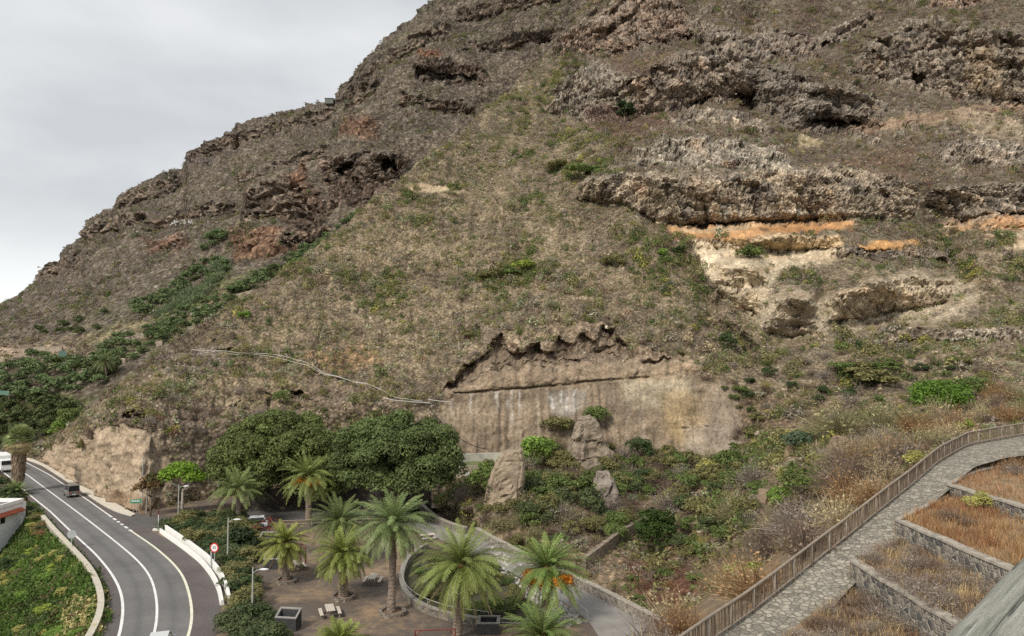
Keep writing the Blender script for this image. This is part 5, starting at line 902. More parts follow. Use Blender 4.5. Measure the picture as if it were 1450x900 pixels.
grove([(625, 540), (690, 478), (730, 458), (850, 440), (905, 474), (970, 495), (965, 503), (900, 486), (850, 458), (790, 468), (715, 470), (690, 492), (640, 540)], 26, 1.2, ['brown', 'olive', 'grey', 'dryolive'], 1.3, 2.6, 'dry shrub hanging over the rim of the hollow above the quarry wall', 'shrubs on the rim above the quarry', H, zs=(.6, .9))
grove([(985, 528), (1050, 545), (1075, 600), (1060, 655), (1030, 650), (1048, 600), (1030, 560)], 22, 1.3, ['brown', 'olive', 'grey', 'green'], 1.6, 3.2, 'mixed shrub along the right end of the quarry wall', 'shrubs at the right end of the quarry', H, zs=(.6, .9))
# far gardens: each tree an object
GT = []
for q in range(4):
    lob = [((a[0], a[1], a[2]*.75+.4), r) for a, r in lobes_ellipsoid((.34, .34, .34), 12, .17, brng, -.6, .3)]
    GT.append(crown_mesh('garden_tree', lob, 900, .055, (.135, .185, .075), .4, brng, TREE_LEAF))
GT2 = [crown_mesh('garden_tree', [((a[0], a[1], a[2]*.75+.4), r) for a, r in lobes_ellipsoid((.34, .34, .34), 12, .17, brng, -.6, .3)], 900, .06, (.10, .13, .045), .3, brng, TREE_LEAF) for q in range(2)]
def orchard(poly, n, sp, smin, smax, label, group, meshes=None):
    meshes = meshes or GT+GT+[GT2[0]]
    for p in inpoly(poly, n, grng, sp, far):
        o = link('garden_tree', meshes[grng.integers(0, len(meshes))], None, p-Vector((0, 0, .4))); s = grng.uniform(smin, smax); o.scale = (s, s, s*grng.uniform(.7, .95)); o.rotation_euler = (0, 0, grng.uniform(0, 6)); tag(o, label, 'tree', group)
orchard([(-40, 530), (0, 520), (60, 505), (110, 515), (150, 530), (140, 556), (70, 572), (0, 566), (-40, 570)], 46, 3.2, 5, 7.5, 'dark green orchard tree in the lowest garden beyond the road cutting', 'orchard trees of the lowest garden')
orchard([(120, 520), (150, 490), (190, 470), (250, 455), (240, 480), (210, 500), (180, 520), (150, 535)], 27, 3.6, 4.5, 6.5, 'dark green orchard tree on the middle garden terraces', 'orchard trees of the middle terraces')
orchard([(215, 470), (250, 445), (300, 425), (340, 415), (335, 432), (290, 462), (240, 475)], 24, 3.6, 4.5, 6.5, 'dark green orchard tree on the upper garden terraces', 'orchard trees of the upper terraces')
orchard([(322, 418), (350, 395), (400, 375), (440, 350), (470, 338), (470, 350), (420, 385), (370, 415)], 34, 3.2, 4.5, 7, 'dark green tree in the strip climbing along the ridge crest', 'trees of the strip along the ridge crest')
orchard([(192, 440), (240, 415), (275, 385), (284, 392), (250, 425), (200, 450)], 20, 3.2, 5, 7.5, 'dark tree in the hedge line beside the reed patch', 'trees of the hedge line by the reeds')
orchard([(272, 382), (300, 372), (325, 365), (325, 385), (300, 400)], 12, 3.2, 4.5, 6.5, 'dark tree around the head of the reed patch', 'trees at the head of the reeds'); orchard([(290, 360), (300, 348), (322, 336), (326, 342), (306, 358)], 8, 3.5, 5, 7, 'dark tree of the small row high above the gardens', 'trees of the high small row'); orchard([(475, 330), (500, 305), (510, 300), (490, 325)], 6, 3, 4, 6, 'dark bush tree in the gully beside the ridge crest', 'trees in the ridge gully')
orchard([(-60, 580), (0, 560), (60, 566), (100, 575), (120, 590), (60, 620), (0, 630), (-60, 640)], 46, 3.0, 4, 7, 'light green bushy tree in the hollow behind the road', 'bushy trees behind the road', GT2); orchard([(30, 470), (60, 465), (100, 455), (150, 440), (140, 470), (90, 480)], 10, 5, 3.5, 5.5, 'olive bush tree on the slope above the gardens', 'bush trees above the gardens', GT2)
for p in scatter(bank, 46, np.ones(bu.shape), grng, -10, 135, 765, 905)[0]: shrub(Vector(p)-Vector((0, 0, .15)), grng.uniform(1.3, 2.8), ['bright', 'green', 'lime', 'green', 'yellow', 'olive'][grng.integers(0, 6)], 'fresh green shrub on the overgrown bank below the roadside parapet', 'shrubs on the green bank', grng.uniform(.45, .75))
r_ = np.random.default_rng(44); dn = pm(far, [(215, 452), (250, 425), (285, 392), (318, 372), (325, 380), (300, 412), (250, 450)], 3, far.u, far.v); dn = dn*sstep(-.25, .2, fbm(far.b0, 9, 3, 73)); n_ = 1000; pos, _, _ = scatter(far, n_, dn, r_)
o = link('reed_patch', merge('reed_patch', [tmpl_twig(14, trng, 1.6, .05) for _ in range(3)], r_.integers(0, 3, n_), pos, r_.uniform(1.6, 2.8, n_), r_.uniform(0, 6, n_), np.array((.19, .235, .125))*r_.uniform(.6, 1.3, (n_, 1)), LEAF)); tag(o, kind='stuff')
# ---- palms
PALM_LEAF = leaf_mat('palm_leaf', .12, .42)
def frond_geo(az, el, bend, Lf, rng, col, V, Q, C, nl=34, wl=.062, ll=.60, roll=0.0):
    n = 12; ca, sa = math.cos(az), math.sin(az); hor = np.array((ca, sa, 0.)); upv = np.array((0, 0, 1.)); side0 = np.array((-sa, ca, 0.)); p = np.zeros(3); pts = [p]; tans = []
    for k in range(n):
        s = (k+.5)/n; e = el-bend*s**1.25; t = hor*math.cos(e)+upv*math.sin(e); tans.append(t); p = p+t*Lf/n; pts.append(p)
    tans.append(tans[-1]); pts = np.array(pts); tans = np.array(tans); sd = np.linspace(0, 1, n+1)
    side = unit(side0+upv*roll); w_ = .05*(1-sd*.8)
    o = len(V); 
    for k in range(n+1): V += [pts[k]-side*w_[k], pts[k]+side*w_[k]]; C += [np.array((.24, .24, .10))]*2
    Q += [(o+2*k, o+2*k+1, o+2*k+3, o+2*k+2) for k in range(n)]
    for k in range(nl):
        s = .14+.86*k/nl; pp = np.array([np.interp(s, sd, pts[:, q]) for q in range(3)]); t = unit(np.array([np.interp(s, sd, tans[:, q]) for q in range(3)])); nn_ = np.cross(side, t); nn_ = nn_ if nn_[2] > 0 or abs(nn_[2]) < .3 else nn_
        l = ll*math.sin(math.pi*min(.97, .12+.86*s))**.6*rng.uniform(.85, 1.1)
        for sg in (-1, 1):
            dr = unit(side*sg*.75+t*.75+nn_*rng.uniform(.1, .4)+rng.normal(size=3)*.07); q = pp+dr*l; q[2] -= l*.08; wv = unit(np.cross(dr, nn_))*wl*.5; o = len(V); V += [pp-wv*.6, pp+wv*.6, pp*.4+q*.6+wv, q]; Q.append((o, o+1, o+2, o+3)); cc = col*rng.uniform(.75, 1.3); C += [cc*.8, cc*.8, cc, cc*1.15]
def np_part(name, V, Q, C, m, parent): return link(name, mesh_np(name, np.array(V), np.array(Q), np.array(C), False, m), parent)
TRK = mat('palm_trunk', (.25, .20, .16), .95, .4, 5, .9, .06)
def date_palm(u, vc, ub, vb, Lf, nf0, label, seed, fruit=0, dead=.0, tone=(.125, .165, .06), tr=.30, d=None, elmin=-.35, group='date palms of the plaza', cat='date palm', skirt=0, name='date_palm', shag=.35, gz=0.0):
    rng = np.random.default_rng(seed); nf = int(nf0*1.65); tone = np.array(tone)*np.array((1.25, 1.3, .98))
    b_ = P(ub, vb, d) if d else G(ub, vb, gz); dd = b_[1]; c_ = P(u, vc, dd)-b_; t = empty(name, b_, 0, label, cat, group); c = Vector(c_)
    hgt = c.z; pts = [Vector((c.x*s**1.2, c.y*s, hgt*s)) for s in np.linspace(-.06, .93, 9)]; rr = [tr*(1.25 if k == 0 else 1.0+.12*math.sin(k*2.1)) for k in range(9)]
    mb = MB(); n_ = 14; Rg = []
    for q in range(46):
        s = -.06+.99*q/45; p = Vector((c.x*max(s, 0)**1.2, 0, hgt*s)); r0 = tr*(1.18-.2*min(1, s*3) + (.06 if q % 2 else -.03)); Rg.append([(p.x+r0*math.cos(a+q*.22)*(1+.05*rng.normal()), p.y+r0*math.sin(a+q*.22)*(1+.05*rng.normal()), p.z) for a in np.linspace(0, 2*math.pi, n_, endpoint=False)])
    mb.rings(Rg); mb.build('trunk', TRK, t)
    bm_ = MB(); cx, cyy = c.x, 0.0
    bm_.lathe((cx, 0, hgt*.93-.5), [(tr*.95, 0), (tr*1.35, .35), (tr*1.5, .7), (tr*1.1, 1.0), (.05, 1.2)], 12); bm_.build('crown_base', mat('palm_heart', (.34, .22, .10), .9, .5, 6, .8, .05), t)
    V, Q, C = [], [], []; tone = np.array(tone)
    for k in range(nf):
        s = (k+.5)/nf; el = 1.45-(1.45-elmin)*s**.85+rng.normal(0, .07); az = k*2.39996+rng.normal(0, .12); young = s < .2
        o = len(V); col = tone*(1.25 if young else 1.0)*rng.uniform(.8, 1.2)*np.array((1+.25*max(0, s-.6), 1, 1)); frond_geo(az, el, rng.uniform(.75, 1.2)*(.75 if young else 1.15), Lf*rng.uniform(.85, 1.05)*(.85 if young else 1), rng, col, V, Q, C, roll=rng.normal(0, .25))
        for i_ in range(o, len(V)): V[i_] = V[i_]+np.array((cx, 0, hgt))
    np_part('fronds', V, Q, C, PALM_LEAF, t)
    nd = int(dead*nf0)
    if nd:
        V, Q, C = [], [], []
        for k in range(nd):
            o = len(V); frond_geo(rng.uniform(0, 6.28), rng.uniform(-.75, -.2), rng.uniform(.6, .9), Lf*rng.uniform(.75, 1), rng, np.array((.34, .25, .15)), V, Q, C, roll=rng.normal(0, .3), ll=.3)
            for i_ in range(o, len(V)): V[i_] = V[i_]+np.array((cx, 0, hgt-.25))
        np_part('dead_fronds', V, Q, C, PALM_LEAF, t)
    if fruit:
        for k in range(fruit):
            az = -math.pi/2+(k-(fruit-1)/2)*(2.6/fruit)+rng.normal(0, .1); V, C = [], []; e0 = np.array((math.cos(az)*1.9, math.sin(az)*1.9, -.15+rng.uniform(-.3, .3))); nn_ = 240; pp = e0+rng.normal(size=(nn_, 3))*np.array((.3, .3, .24))+np.array((0, 0, -.1))
            Vv, Qq = leafq(pp, unit(rng.normal(size=(nn_, 3))), rng.uniform(.05, .1, nn_), .8, rng=rng); Cc = np.repeat(np.array((.80, .33, .03))*rng.uniform(.7, 1.2, (nn_, 1)), 4, 0)
            stalk = np.array([(0, -.03, 0), (0, .03, 0), tuple(e0+np.array((0, .03, .05))), tuple(e0+np.array((0, -.03, .05)))]); Qs = np.concatenate([Qq, [[len(Vv)+i_ for i_ in range(4)]]]); Vv = np.concatenate([Vv, stalk])+np.array((cx, 0, hgt-.1)); Cc = np.concatenate([Cc, np.tile((.55, .33, .08), (4, 1))])
            np_part('fruit_cluster', Vv, Qs, Cc, LEAF, t)
    return t, b_
RINGS = []
date_palm(437, 676, 437, 744, 4.9, 64, 'date palm with orange fruit clusters in front of the large ficus', 101, fruit=4, dead=.08, tone=(.15, .18, .065), tr=.42); RINGS.append((437, 744, .9, 'rough stone ring at the foot of the orange fruited palm by the ficus'))
date_palm(337, 695, 338, 744, 4.6, 40, 'date palm with open grey green crown beside the white car', 102, tone=(.13, .165, .075), elmin=-.1)
date_palm(403, 770, 405, 824, 3.2, 46, 'short date palm with yellowing lower fronds near the street lamp', 103, dead=.16, tone=(.17, .18, .05), tr=.34); RINGS.append((405, 824, 1.0, 'stone ring round the short yellowing palm'))
date_palm(481, 740, 474, 800, 4.3, 52, 'dark green date palm half hidden behind two other palms', 104, tone=(.095, .125, .05))
date_palm(486, 786, 486, 847, 3.5, 56, 'date palm with stout trunk in the middle of the picnic ground', 105, dead=.1, tone=(.15, .175, .05), tr=.42); RINGS.append((486, 847, 1.05, 'stone ring round the stout palm in the middle of the picnic ground'))
date_palm(558, 744, 554, 869, 4.5, 62, 'tall date palm with slender patterned trunk left of the sunken garden', 106, dead=.07, tone=(.14, .185, .09), tr=.33); RINGS.append((556, 869, 1.1, 'stone ring round the tall slender palm'))
date_palm(654, 802, 647, 906, 5.0, 72, 'largest date palm with brown hanging fronds before the sunken garden', 107, dead=.14, tone=(.15, .18, .06), tr=.36)
date_palm(775, 806, 772, 884, 4.3, 58, 'date palm with a necklace of orange fruit beside the concrete lane', 108, fruit=7, dead=.1, tone=(.12, .175, .055), tr=.36)
date_palm(768, 905, 768, 960, 3.6, 48, 'dark glossy date palm cut off by the lower picture edge beside the lane', 109, tone=(.10, .145, .05), tr=.34)
date_palm(481, 913, 481, 965, 2.5, 40, 'low date palm crown just showing under the picnic tables', 110, tone=(.15, .17, .05), tr=.3)
dp = far.at(150, 530); date_palm(150, 513, 150, 536, 5.0, 44, 'solitary date palm in the far orchard', 111, tone=(.10, .125, .06), d=float(dp.y)*.985, group='palms beyond the plaza'); 
date_palm(22, 700, 20, 708, 3.2, 34, 'small date palm at the foot of the thick fan palm', 112, tone=(.14, .18, .08), tr=.25, group='palms beyond the plaza', elmin=.0, gz=-.8)
# fan palm with a thick skirt of dead leaves
rng = np.random.default_rng(120); b_ = G(25, 702, -.6); t = empty('fan_palm', b_, 0, 'thick fan palm wrapped in a skirt of dead brown leaves beside the road', 'palm', 'palms beyond the plaza'); sc = F/b_[1]; hc = (702-622)/sc
MB().tube([(0, 0, -.5), (0, 0, hc)], .45, 12).build('trunk', TRK, t)
V, Q, C = [], [], []
for k in range(1500):
    z = rng.uniform(.3, 1)**.8*hc*.93; a = rng.uniform(0, 6.283); r = .55+.35*z/hc+rng.uniform(-.1, .25); p = np.array((math.cos(a)*r, math.sin(a)*r, z)); q = p+np.array((math.cos(a)*.1, math.sin(a)*.1, -rng.uniform(.8, 1.5))); s_2 = np.array((-math.sin(a), math.cos(a), 0))*rng.uniform(.04, .12); o = len(V); V += [p-s_2*.4, p+s_2*.4, q+s_2, q-s_2]; Q.append((o, o+1, o+2, o+3)); cc = np.array((.33, .25, .18))*rng.uniform(.5, 1.3); C += [cc]*4
np_part('dead_leaf_skirt', V, Q, C, LEAF, t); V, Q, C = [], [], []
for k in range(110):
    el = rng.uniform(-1.5, 1.4); az = rng.uniform(0, 6.283); d_ = np.array((math.cos(az)*math.cos(el), math.sin(az)*math.cos(el), math.sin(el))); st_ = d_*1.25; si = unit(np.cross(d_, (0, 0, 1.))); un = np.cross(si, d_); cc = np.array((.27, .32, .13) if el > -.3 else (.46, .38, .21))*rng.uniform(.7, 1.25)
    for j in range(17):
        a = (j-8)/8*1.35; dr = d_*math.cos(a)+si*math.sin(a); q = st_+dr*1.5+np.array((0, 0, (-.35*abs(math.sin(a))-.15)*(1.4 if el < .5 else .5))); w_ = np.cross(dr, un)*.09; o = len(V); base = np.array((0, 0, hc)); V += [base+st_, base+st_+dr*.5-w_, base+q, base+st_+dr*.5+w_]; Q.append((o, o+1, o+2, o+3)); C += [cc]*4
np_part('fan_leaves', V, Q, C, PALM_LEAF, t)
# ================================================================== OBJECTS
RINGM = stone_mat('ring_stone', 4.0, (.12, .105, .09), (.33, .28, .23), (.26, .22, .18))
for u, v, r, lab in RINGS:
    p = G(u, v); t = empty('planter_ring', p, 0, lab, 'stone ring', 'stone rings of the palms'); mb = MB(); n_ = 22; R = []
    for k in range(n_+1):
        a = 2*math.pi*k/n_; j = RNG.uniform(-.05, .05) if k < n_ else 0; R.append([((r+o+j)*math.cos(a), (r+o+j)*math.sin(a), h) for o, h in ((-.17, -.1), (.17, -.1), (.15, .34+j), (-.15, .34+j))])
    mb.rings(R, False); mb.build('stone_kerb', RINGM, t); MB().lathe((0, 0, 0), [(r-.1, .0), (r-.12, .16), (.1, .24)], 18).build('soil', mat('ring_soil', (.17, .11, .07), .95, .4, 3), t)
WOODT = mat('bleached_table_wood', (.56, .50, .43), .85, .2, 3, .4, .02); DARKLEG = mat('table_leg', (.22, .19, .16), .9, .3, 3)
def picnic(u, v, rz, label):
    t = empty('picnic_table', G(u, v), rz, label, 'picnic table', 'picnic tables')
    mb = MB(); [mb.box((0, y, .75), (1.9, .17, .06), 0, .01) for y in (-.29, -.10, .09, .28)]; mb.build('table_top', WOODT, t)
    for y in (-.78, .78): mb = MB(); mb.box((0, y-.08, .45), (1.9, .15, .06), 0, .01); mb.box((0, y+.08, .45), (1.9, .15, .06), 0, .01); mb.build('bench', WOODT, t)
    for x in (-.65, .65): mb = MB(); mb.box((x, -.2, .37), (.1, .1, .70)); mb.box((x, .2, .37), (.1, .1, .70)); mb.box((x, 0, .36), (.09, 1.6, .08)); mb.build('leg', DARKLEG, t); 
    for x in (-.65, .65):
        mb = MB(); [mb.box((x, y, .20), (.1, .2, .42)) for y in (-.78, .78)]; mb.build('bench_support', DARKLEG, t)
    return t
picnic(528, 826, math.pi/2, 'pale wooden picnic table between the two palms with stone rings'); picnic(467, 872, math.pi/2+.35, 'pale wooden picnic table nearest the viewer beside the dark barbecue'); picnic(420, 806, math.pi/2+.5, 'pale wooden picnic table under the red metal frame'); picnic(605, 765, 0.3, 'pale picnic table at the back near the sunken garden wall')
BAS = mat('dark_basalt', (.055, .055, .058), .85, .3, 2.5, .6, .05); CRIM = mat('concrete_rim', (.25, .24, .225), .9, .2, 3)
def barbecue(u, v, rz, label):
    t = empty('barbecue', G(u, v), rz, label, 'barbecue', 'stone barbecues'); w_, dp_, hf, hb = 1.9, 1.1, 1.05, 1.55
    mb = MB()
    for (cx, cy_, sx_, sy_) in ((-w_/2+.1, 0, .2, dp_), (w_/2-.1, 0, .2, dp_)):
        mb.rings([[(cx-sx_/2, -dp_/2, 0), (cx+sx_/2, -dp_/2, 0), (cx+sx_/2, dp_/2, 0), (cx-sx_/2, dp_/2, 0)], [(cx-sx_/2, -dp_/2, hf), (cx+sx_/2, -dp_/2, hf), (cx+sx_/2, dp_/2, hb), (cx-sx_/2, dp_/2, hb)]])
    mb.box((0, -dp_/2+.1, hf/2-.02), (w_-.4, .196, hf-.04)); mb.box((0, dp_/2-.1, hb/2-.06), (w_-.4, .196, hb-.12)); mb.build('stone_walls', BAS, t)
    MB().box((0, 0, .55), (w_-.42, dp_-.42, .08)).build('hearth', mat('soot', (.02, .02, .02)), t)
    mb = MB(); 
    for x0, x1, y0, y1 in ((-w_/2-.02, w_/2+.02, -dp_/2-.02, -dp_/2+.12), (-w_/2-.02, -w_/2+.14, -dp_/2+.122, dp_/2-.122), (w_/2-.14, w_/2+.02, -dp_/2+.122, dp_/2-.122), (-w_/2-.02, w_/2+.02, dp_/2-.12, dp_/2+.02)):
        zz = lambda y: hf+(hb-hf)*(y+dp_/2)/dp_; mb.rings([[(x0, y0, zz(y0)+.003), (x1, y0, zz(y0)+.003), (x1, y1, zz(y1)+.003), (x0, y1, zz(y1)+.003)], [(x0, y0, zz(y0)+.07), (x1, y0, zz(y0)+.07), (x1, y1, zz(y1)+.07), (x0, y1, zz(y1)+.07)]])
    mb.build('rim', CRIM, t)
barbecue(408, 890, -.15, 'dark basalt barbecue with pale rim nearest the viewer'); barbecue(387, 804, .1, 'dark stone barbecue half hidden behind the short yellowing palm'); barbecue(380, 773, .0, 'dark stone barbecue under the red roof frame by the white car')
# dark open box of stone at the end of the garden wall
t = empty('stone_trough', G(692, 893), .0, 'square dark stone trough with pale rim at the end of the garden wall', 'trough'); mb = MB(); S_ = 1.9
for (cx, cy_, sx_, sy_) in ((0, -S_/2+.12, S_, .24), (0, S_/2-.12, S_, .24), (-S_/2+.12, 0, .24, S_-.482), (S_/2-.12, 0, .24, S_-.482)): mb.box((cx, cy_, .45), (sx_, sy_, .9))
mb.build('stone_walls', BAS, t); mb = MB()
for (cx, cy_, sx_, sy_) in ((0, -S_/2+.12, S_+.04, .28), (0, S_/2-.12, S_+.04, .28), (-S_/2+.12, 0, .28, S_-.53), (S_/2-.12, 0, .28, S_-.53)): mb.box((cx, cy_, .94), (sx_, sy_, .07))
mb.build('rim', CRIM, t)
RED = mat('rust_red_steel', (.17, .045, .035), .6, .2, 3)
t = empty('roof_frame', G(381, 770), .2, 'red metal mast with four sloping roof ribs beside the white car', 'metal frame', 'red metal frames'); MB().tube([(0, 0, 0), (0, 0, 3.4)], .08, 8).build('mast', RED, t)
for k in range(4):
    a = k*math.pi/2+.5; e = (2.1*math.cos(a), 2.1*math.sin(a), 2.3); MB().tube([(0, 0, 3.35), e], .05, 6).build('rib', RED, t); a2 = a+math.pi/2; MB().tube([e, (2.1*math.cos(a2), 2.1*math.sin(a2), 2.3)], .04, 6).build('edge_bar', RED, t)
t = empty('roof_frame', G(417, 803), .5, 'red metal posts and beams standing over a picnic table', 'metal frame', 'red metal frames')
for x, y in ((-.95, -1.0), (.95, -1.0), (.95, 1.1), (-.95, 1.1)): MB().tube([(x, y, 0), (x, y, 2.2)], .06, 8).build('post', RED, t)
for a, b_ in (((-.95, -1), (.95, -1)), ((.95, -1), (.95, 1.1)), ((.95, 1.1), (-.95, 1.1)), ((-.95, 1.1), (-.95, -1))): MB().tube([(*a, 2.2), (*b_, 2.2)], .05, 6).build('beam', RED, t)
t = empty('shade_frame', G(616, 932), .08, 'dark brown metal goal shaped frame at the lower edge of the picnic ground', 'metal frame', 'red metal frames'); 
for x in (-1.55, 1.55): MB().tube([(x, 0, 0), (x, 0, 2.15)], .05, 8).build('post', RED, t); MB().tube([(x, 0, 1.6), (x*.7, 0, 2.13)], .03, 6).build('brace', RED, t); MB().tube([(x, 0, 2.15), (x, 1.3, 1.2)], .04, 6).build('stay', RED, t)
MB().tube([(-1.6, 0, 2.15), (1.6, 0, 2.15)], .05, 8).build('beam', RED, t)
# street lamps
LAMPG = mat('lamp_grey', (.42, .42, .40), .6, .1, 3)
def lamp(u, v, h, rz, label):
    t = empty('street_lamp', G(u, v), rz, label, 'street lamp', 'street lamps'); MB().tube([(0, 0, 0), (0, 0, h)], .085, 8, .06).build('pole', LAMPG, t)
    MB().tube([(0, 0, h-.55), (.35, 0, h-.25), (.75, 0, h-.2)], .035, 6).build('arm', LAMPG, t)
    hd = MB().lathe((0, 0, 0), [(.02, -.05), (.16, 0), (.18, .08), (.02, .16)], 10).build('lamp_head', mat('lamp_white', (.72, .73, .73), .4, .05, 2), t); hd.location = (1.0, 0, h-.22); hd.scale = (2.4, 1.1, .9)
lamp(357, 872, 4.3, 0, 'street lamp with white head at the edge of the picnic ground'); lamp(322, 800, 5.2, 0, 'street lamp rising from the thicket below the white car'); lamp(252, 745, 5.6, 0, 'street lamp in front of the lime green tree')
# signs
SG = mat('sign_grey', (.42, .44, .44), .6, .1, 3)
def disc(c, r, th, m, name, parent, n=24, rx=math.pi/2):
    o = MB().lathe((0, 0, 0), [(r, -th/2), (r, th/2)], n).build(name, m, parent); o.location = c; o.rotation_euler = (rx, 0, 0); return o
p = G(303, 807); t = empty('speed_sign', p, -.25, 'round red ringed speed limit sign on grey post behind the white barrier', 'road sign', 'road signs'); MB().tube([(0, .05, 0), (0, .05, 2.6)], .05, 8).build('post', SG, t); disc((0, 0, 2.4), .52, .03, mat('sign_red', (.55, .04, .045), .5, .05, 2), 'red_ring', t); disc((0, -.02, 2.4), .385, .02, mat('sign_white', (.8, .8, .8), .5, .03, 2), 'white_face', t)
def text_mesh(s, size, m, parent, loc, name='lettering', rx=math.pi/2):
    cu = bpy.data.curves.new(name, 'FONT'); cu.body = s; cu.size = size; cu.align_x = 'CENTER'; cu.align_y = 'CENTER'; cu.extrude = .004; tmp = bpy.data.objects.new('t', cu); COL.objects.link(tmp); bpy.context.view_layer.update()
    me = bpy.data.meshes.new_from_object(tmp.evaluated_get(bpy.context.evaluated_depsgraph_get())); bpy.data.objects.remove(tmp); me.materials.clear(); me.materials.append(m); o = link(name, me, parent, loc); o.rotation_euler = (rx, 0, 0); return o
BLACK = mat('black_paint', (.02, .02, .02), .5, .05, 2); text_mesh('30', .5, BLACK, t, (0, -.036, 2.4))
MB().box((-.42, .08, 1.0), (.12, .12, 2.0)).build('marker_post', SG, t)
t = empty('round_sign', G(101, 777), .3, 'grey back of a round road sign by the inner parapet', 'road sign', 'road signs'); MB().tube([(0, .05, 0), (0, .05, 2.2)], .045, 8).build('post', SG, t); disc((0, 0, 1.75), .5, .03, SG, 'sign_plate', t)
GRN = mat('sign_green', (.05, .25, .14), .5, .1, 2); t = empty('direction_sign', G(193, 727), .12, 'small green direction sign with white lettering under the rock cutting', 'road sign', 'road signs')
for x in (-.45, .05): MB().tube([(x, .05, 0), (x, .05, 2.05)], .035, 6).build('post', SG, t)
MB().box((-.1, 0, 1.8), (1.6, .04, .55), 0, .01).build('sign_plate', GRN, t); mb = MB(); [mb.box((-.62+.24*k, -.026, 1.84), (.15, .008, .2)) for k in range(5)]; mb.build('lettering', mat('sign_white', (.8, .8, .8)), t)
for u, v, h, lab in ((201, 725, 8.2, 'tall thin pale pole standing against the road cutting'), (207, 727, 3.2, 'short pale pole right beside the tall thin pole')):
    t = tag(MB().tube([(0, 0, 0), (0, 0, h)], .07, 7, .05).build('thin_pole', LAMPG), lab, 'pole', 'poles at the cutting'); t.location = G(u, v)
t = empty('junction_post', G(224, 751), 0, 'white post with red top at the start of the bend barrier', 'post'); MB().tube([(0, 0, 0), (0, 0, 2.1)], .05, 8).build('pole', WHITE, t); MB().tube([(0, 0, 2.1), (0, 0, 2.75)], .07, 8).build('red_top', RED, t); MB().box((0, -.1, .15), (1.2, .5, .3), 0, .05).build('base_block', WHITE, t)
# vehicles
GLASS = mat('car_glass', (.018, .02, .024), .12, .05, 2, spec=.6); TYRE = mat('tyre', (.02, .02, .02), .9, .1, 4); RIM = mat('wheel_rim', (.4, .4, .42), .4, .1, 4, metal=.5); TAIL = mat('tail_light', (.35, .02, .02), .3, .05, 2); HEADL = mat('head_light', (.7, .72, .75), .2, .05, 2)
def car(name, loc, rz, col, label, Lc=4.1, Wc=1.75, Hc=1.48, boxy=False, cat='car', spare=False, rackbox=False):
    t = empty(name, loc, rz, label, cat, 'vehicles on the road' if name != 'hatchback' else None); m = mat('paint_'+name, col, .35, .04, 2, spec=.5); h, b_ = Lc/2, Hc*(.52 if boxy else .56)
    def sec(x, w_, z0, z1, tp=.9, bv=.08): return [(x, -w_/2+bv*.3, z0), (x, w_/2-bv*.3, z0), (x, w_/2, z0+bv*2), (x, w_/2, z1-bv*2), (x, w_/2*tp, z1), (x, -w_/2*tp, z1), (x, -w_/2, z1-bv*2), (x, -w_/2, z0+bv*2)]
    xs = [(-h, .86, .34, b_*.92), (-h+.12, .96, .26, b_), (-h*.55, 1, .22, b_), (0, 1, .22, b_), (h*.45, 1, .22, b_), (h*.58, .99, .22, b_*.96), (h-.25, .95, .24, b_*.84), (h, .82, .32, b_*.66)]
    mb = MB(); mb.rings([sec(x, Wc*w_, z0, z1) for x, w_, z0, z1 in xs]); mb.build('body', m, t, False)
    r0, r1, f1, f0 = (-h+.06, -h+.14, h*.28, h*.46) if boxy else (-h+.10, -h*.72, h*.10, h*.50)
    bot = [(r0, -Wc*.47, b_), (f0, -Wc*.46, b_), (f0, Wc*.46, b_), (r0, Wc*.47, b_)]; tw = Wc*(.43 if boxy else .37); top = [(r1, -tw, Hc-.06), (f1, -tw, Hc-.06), (f1, tw, Hc-.06), (r1, tw, Hc-.06)]
    MB().rings([bot, top]).build('windows', GLASS, t)
    MB().box(((r1+f1)/2, 0, Hc-.025), (f1-r1+.12, tw*2+.06, .07), 0, .03).build('roof', m, t)
    for q in range(4): MB().tube([tuple(np.array(bot[q])*1.005), tuple(np.array(top[q])+np.array((0, 0, .02)))], .05, 6).build('pillar', m, t)
    for sy_ in (-1, 1): xm = (r0+f0)/2-.1; MB().tube([(xm, sy_*Wc*.468, b_), (xm*.9, sy_*(tw+.01), Hc-.05)], .04, 6).build('pillar', m, t)
    wr = .36 if boxy else .31
    for x in (-h*.60, h*.62):
        for sy_ in (-1, 1):
            w_ = MB().lathe((0, 0, 0), [(wr*.6, -.11), (wr, -.09), (wr, .09), (wr*.6, .11)], 18).build('wheel', TYRE, t); w_.location = (x, sy_*(Wc/2-.08), wr); w_.rotation_euler = (math.pi/2, 0, 0); MB().lathe((0, 0, 0), [(wr*.58, -.118), (wr*.58, .118)], 14).build('rim', RIM, w_)
    for sy_ in (-1, 1): MB().box((-h-.01, sy_*Wc*.36, b_*.8), (.06, .22, .2), 0, .02).build('tail_light', TAIL, t); MB().box((h-.06, sy_*Wc*.32, b_*.62), (.12, .3, .14), 0, .03).build('headlight', HEADL, t); MB().box((h*.40, sy_*(Wc/2+.08), b_+.05), (.12, .16, .12), 0, .03).build('mirror', m, t)
    MB().box((-h-.02, 0, .42), (.12, Wc*.9, .2), 0, .04).build('rear_bumper', mat('bumper_grey', (.12, .12, .12)), t); MB().box((-h-.085, 0, .62 if not boxy else .5), (.02, .5, .12)).build('number_plate', mat('plate', (.7, .7, .68)), t)
    if spare: o = MB().lathe((0, 0, 0), [(.2, -.1), (.34, -.08), (.34, .08), (.2, .1)], 18).build('spare_wheel', TYRE, t); o.location = (-h-.14, -.25, .95); o.rotation_euler = (0, math.pi/2, 0)
    if rackbox: MB().box((-h*.55, -Wc*.52, Hc*.62), (.9, .5, .9), 0, .15).build('side_pack', mat('dark_cloth', (.03, .03, .032), .9, .3, 4), t)
    return t
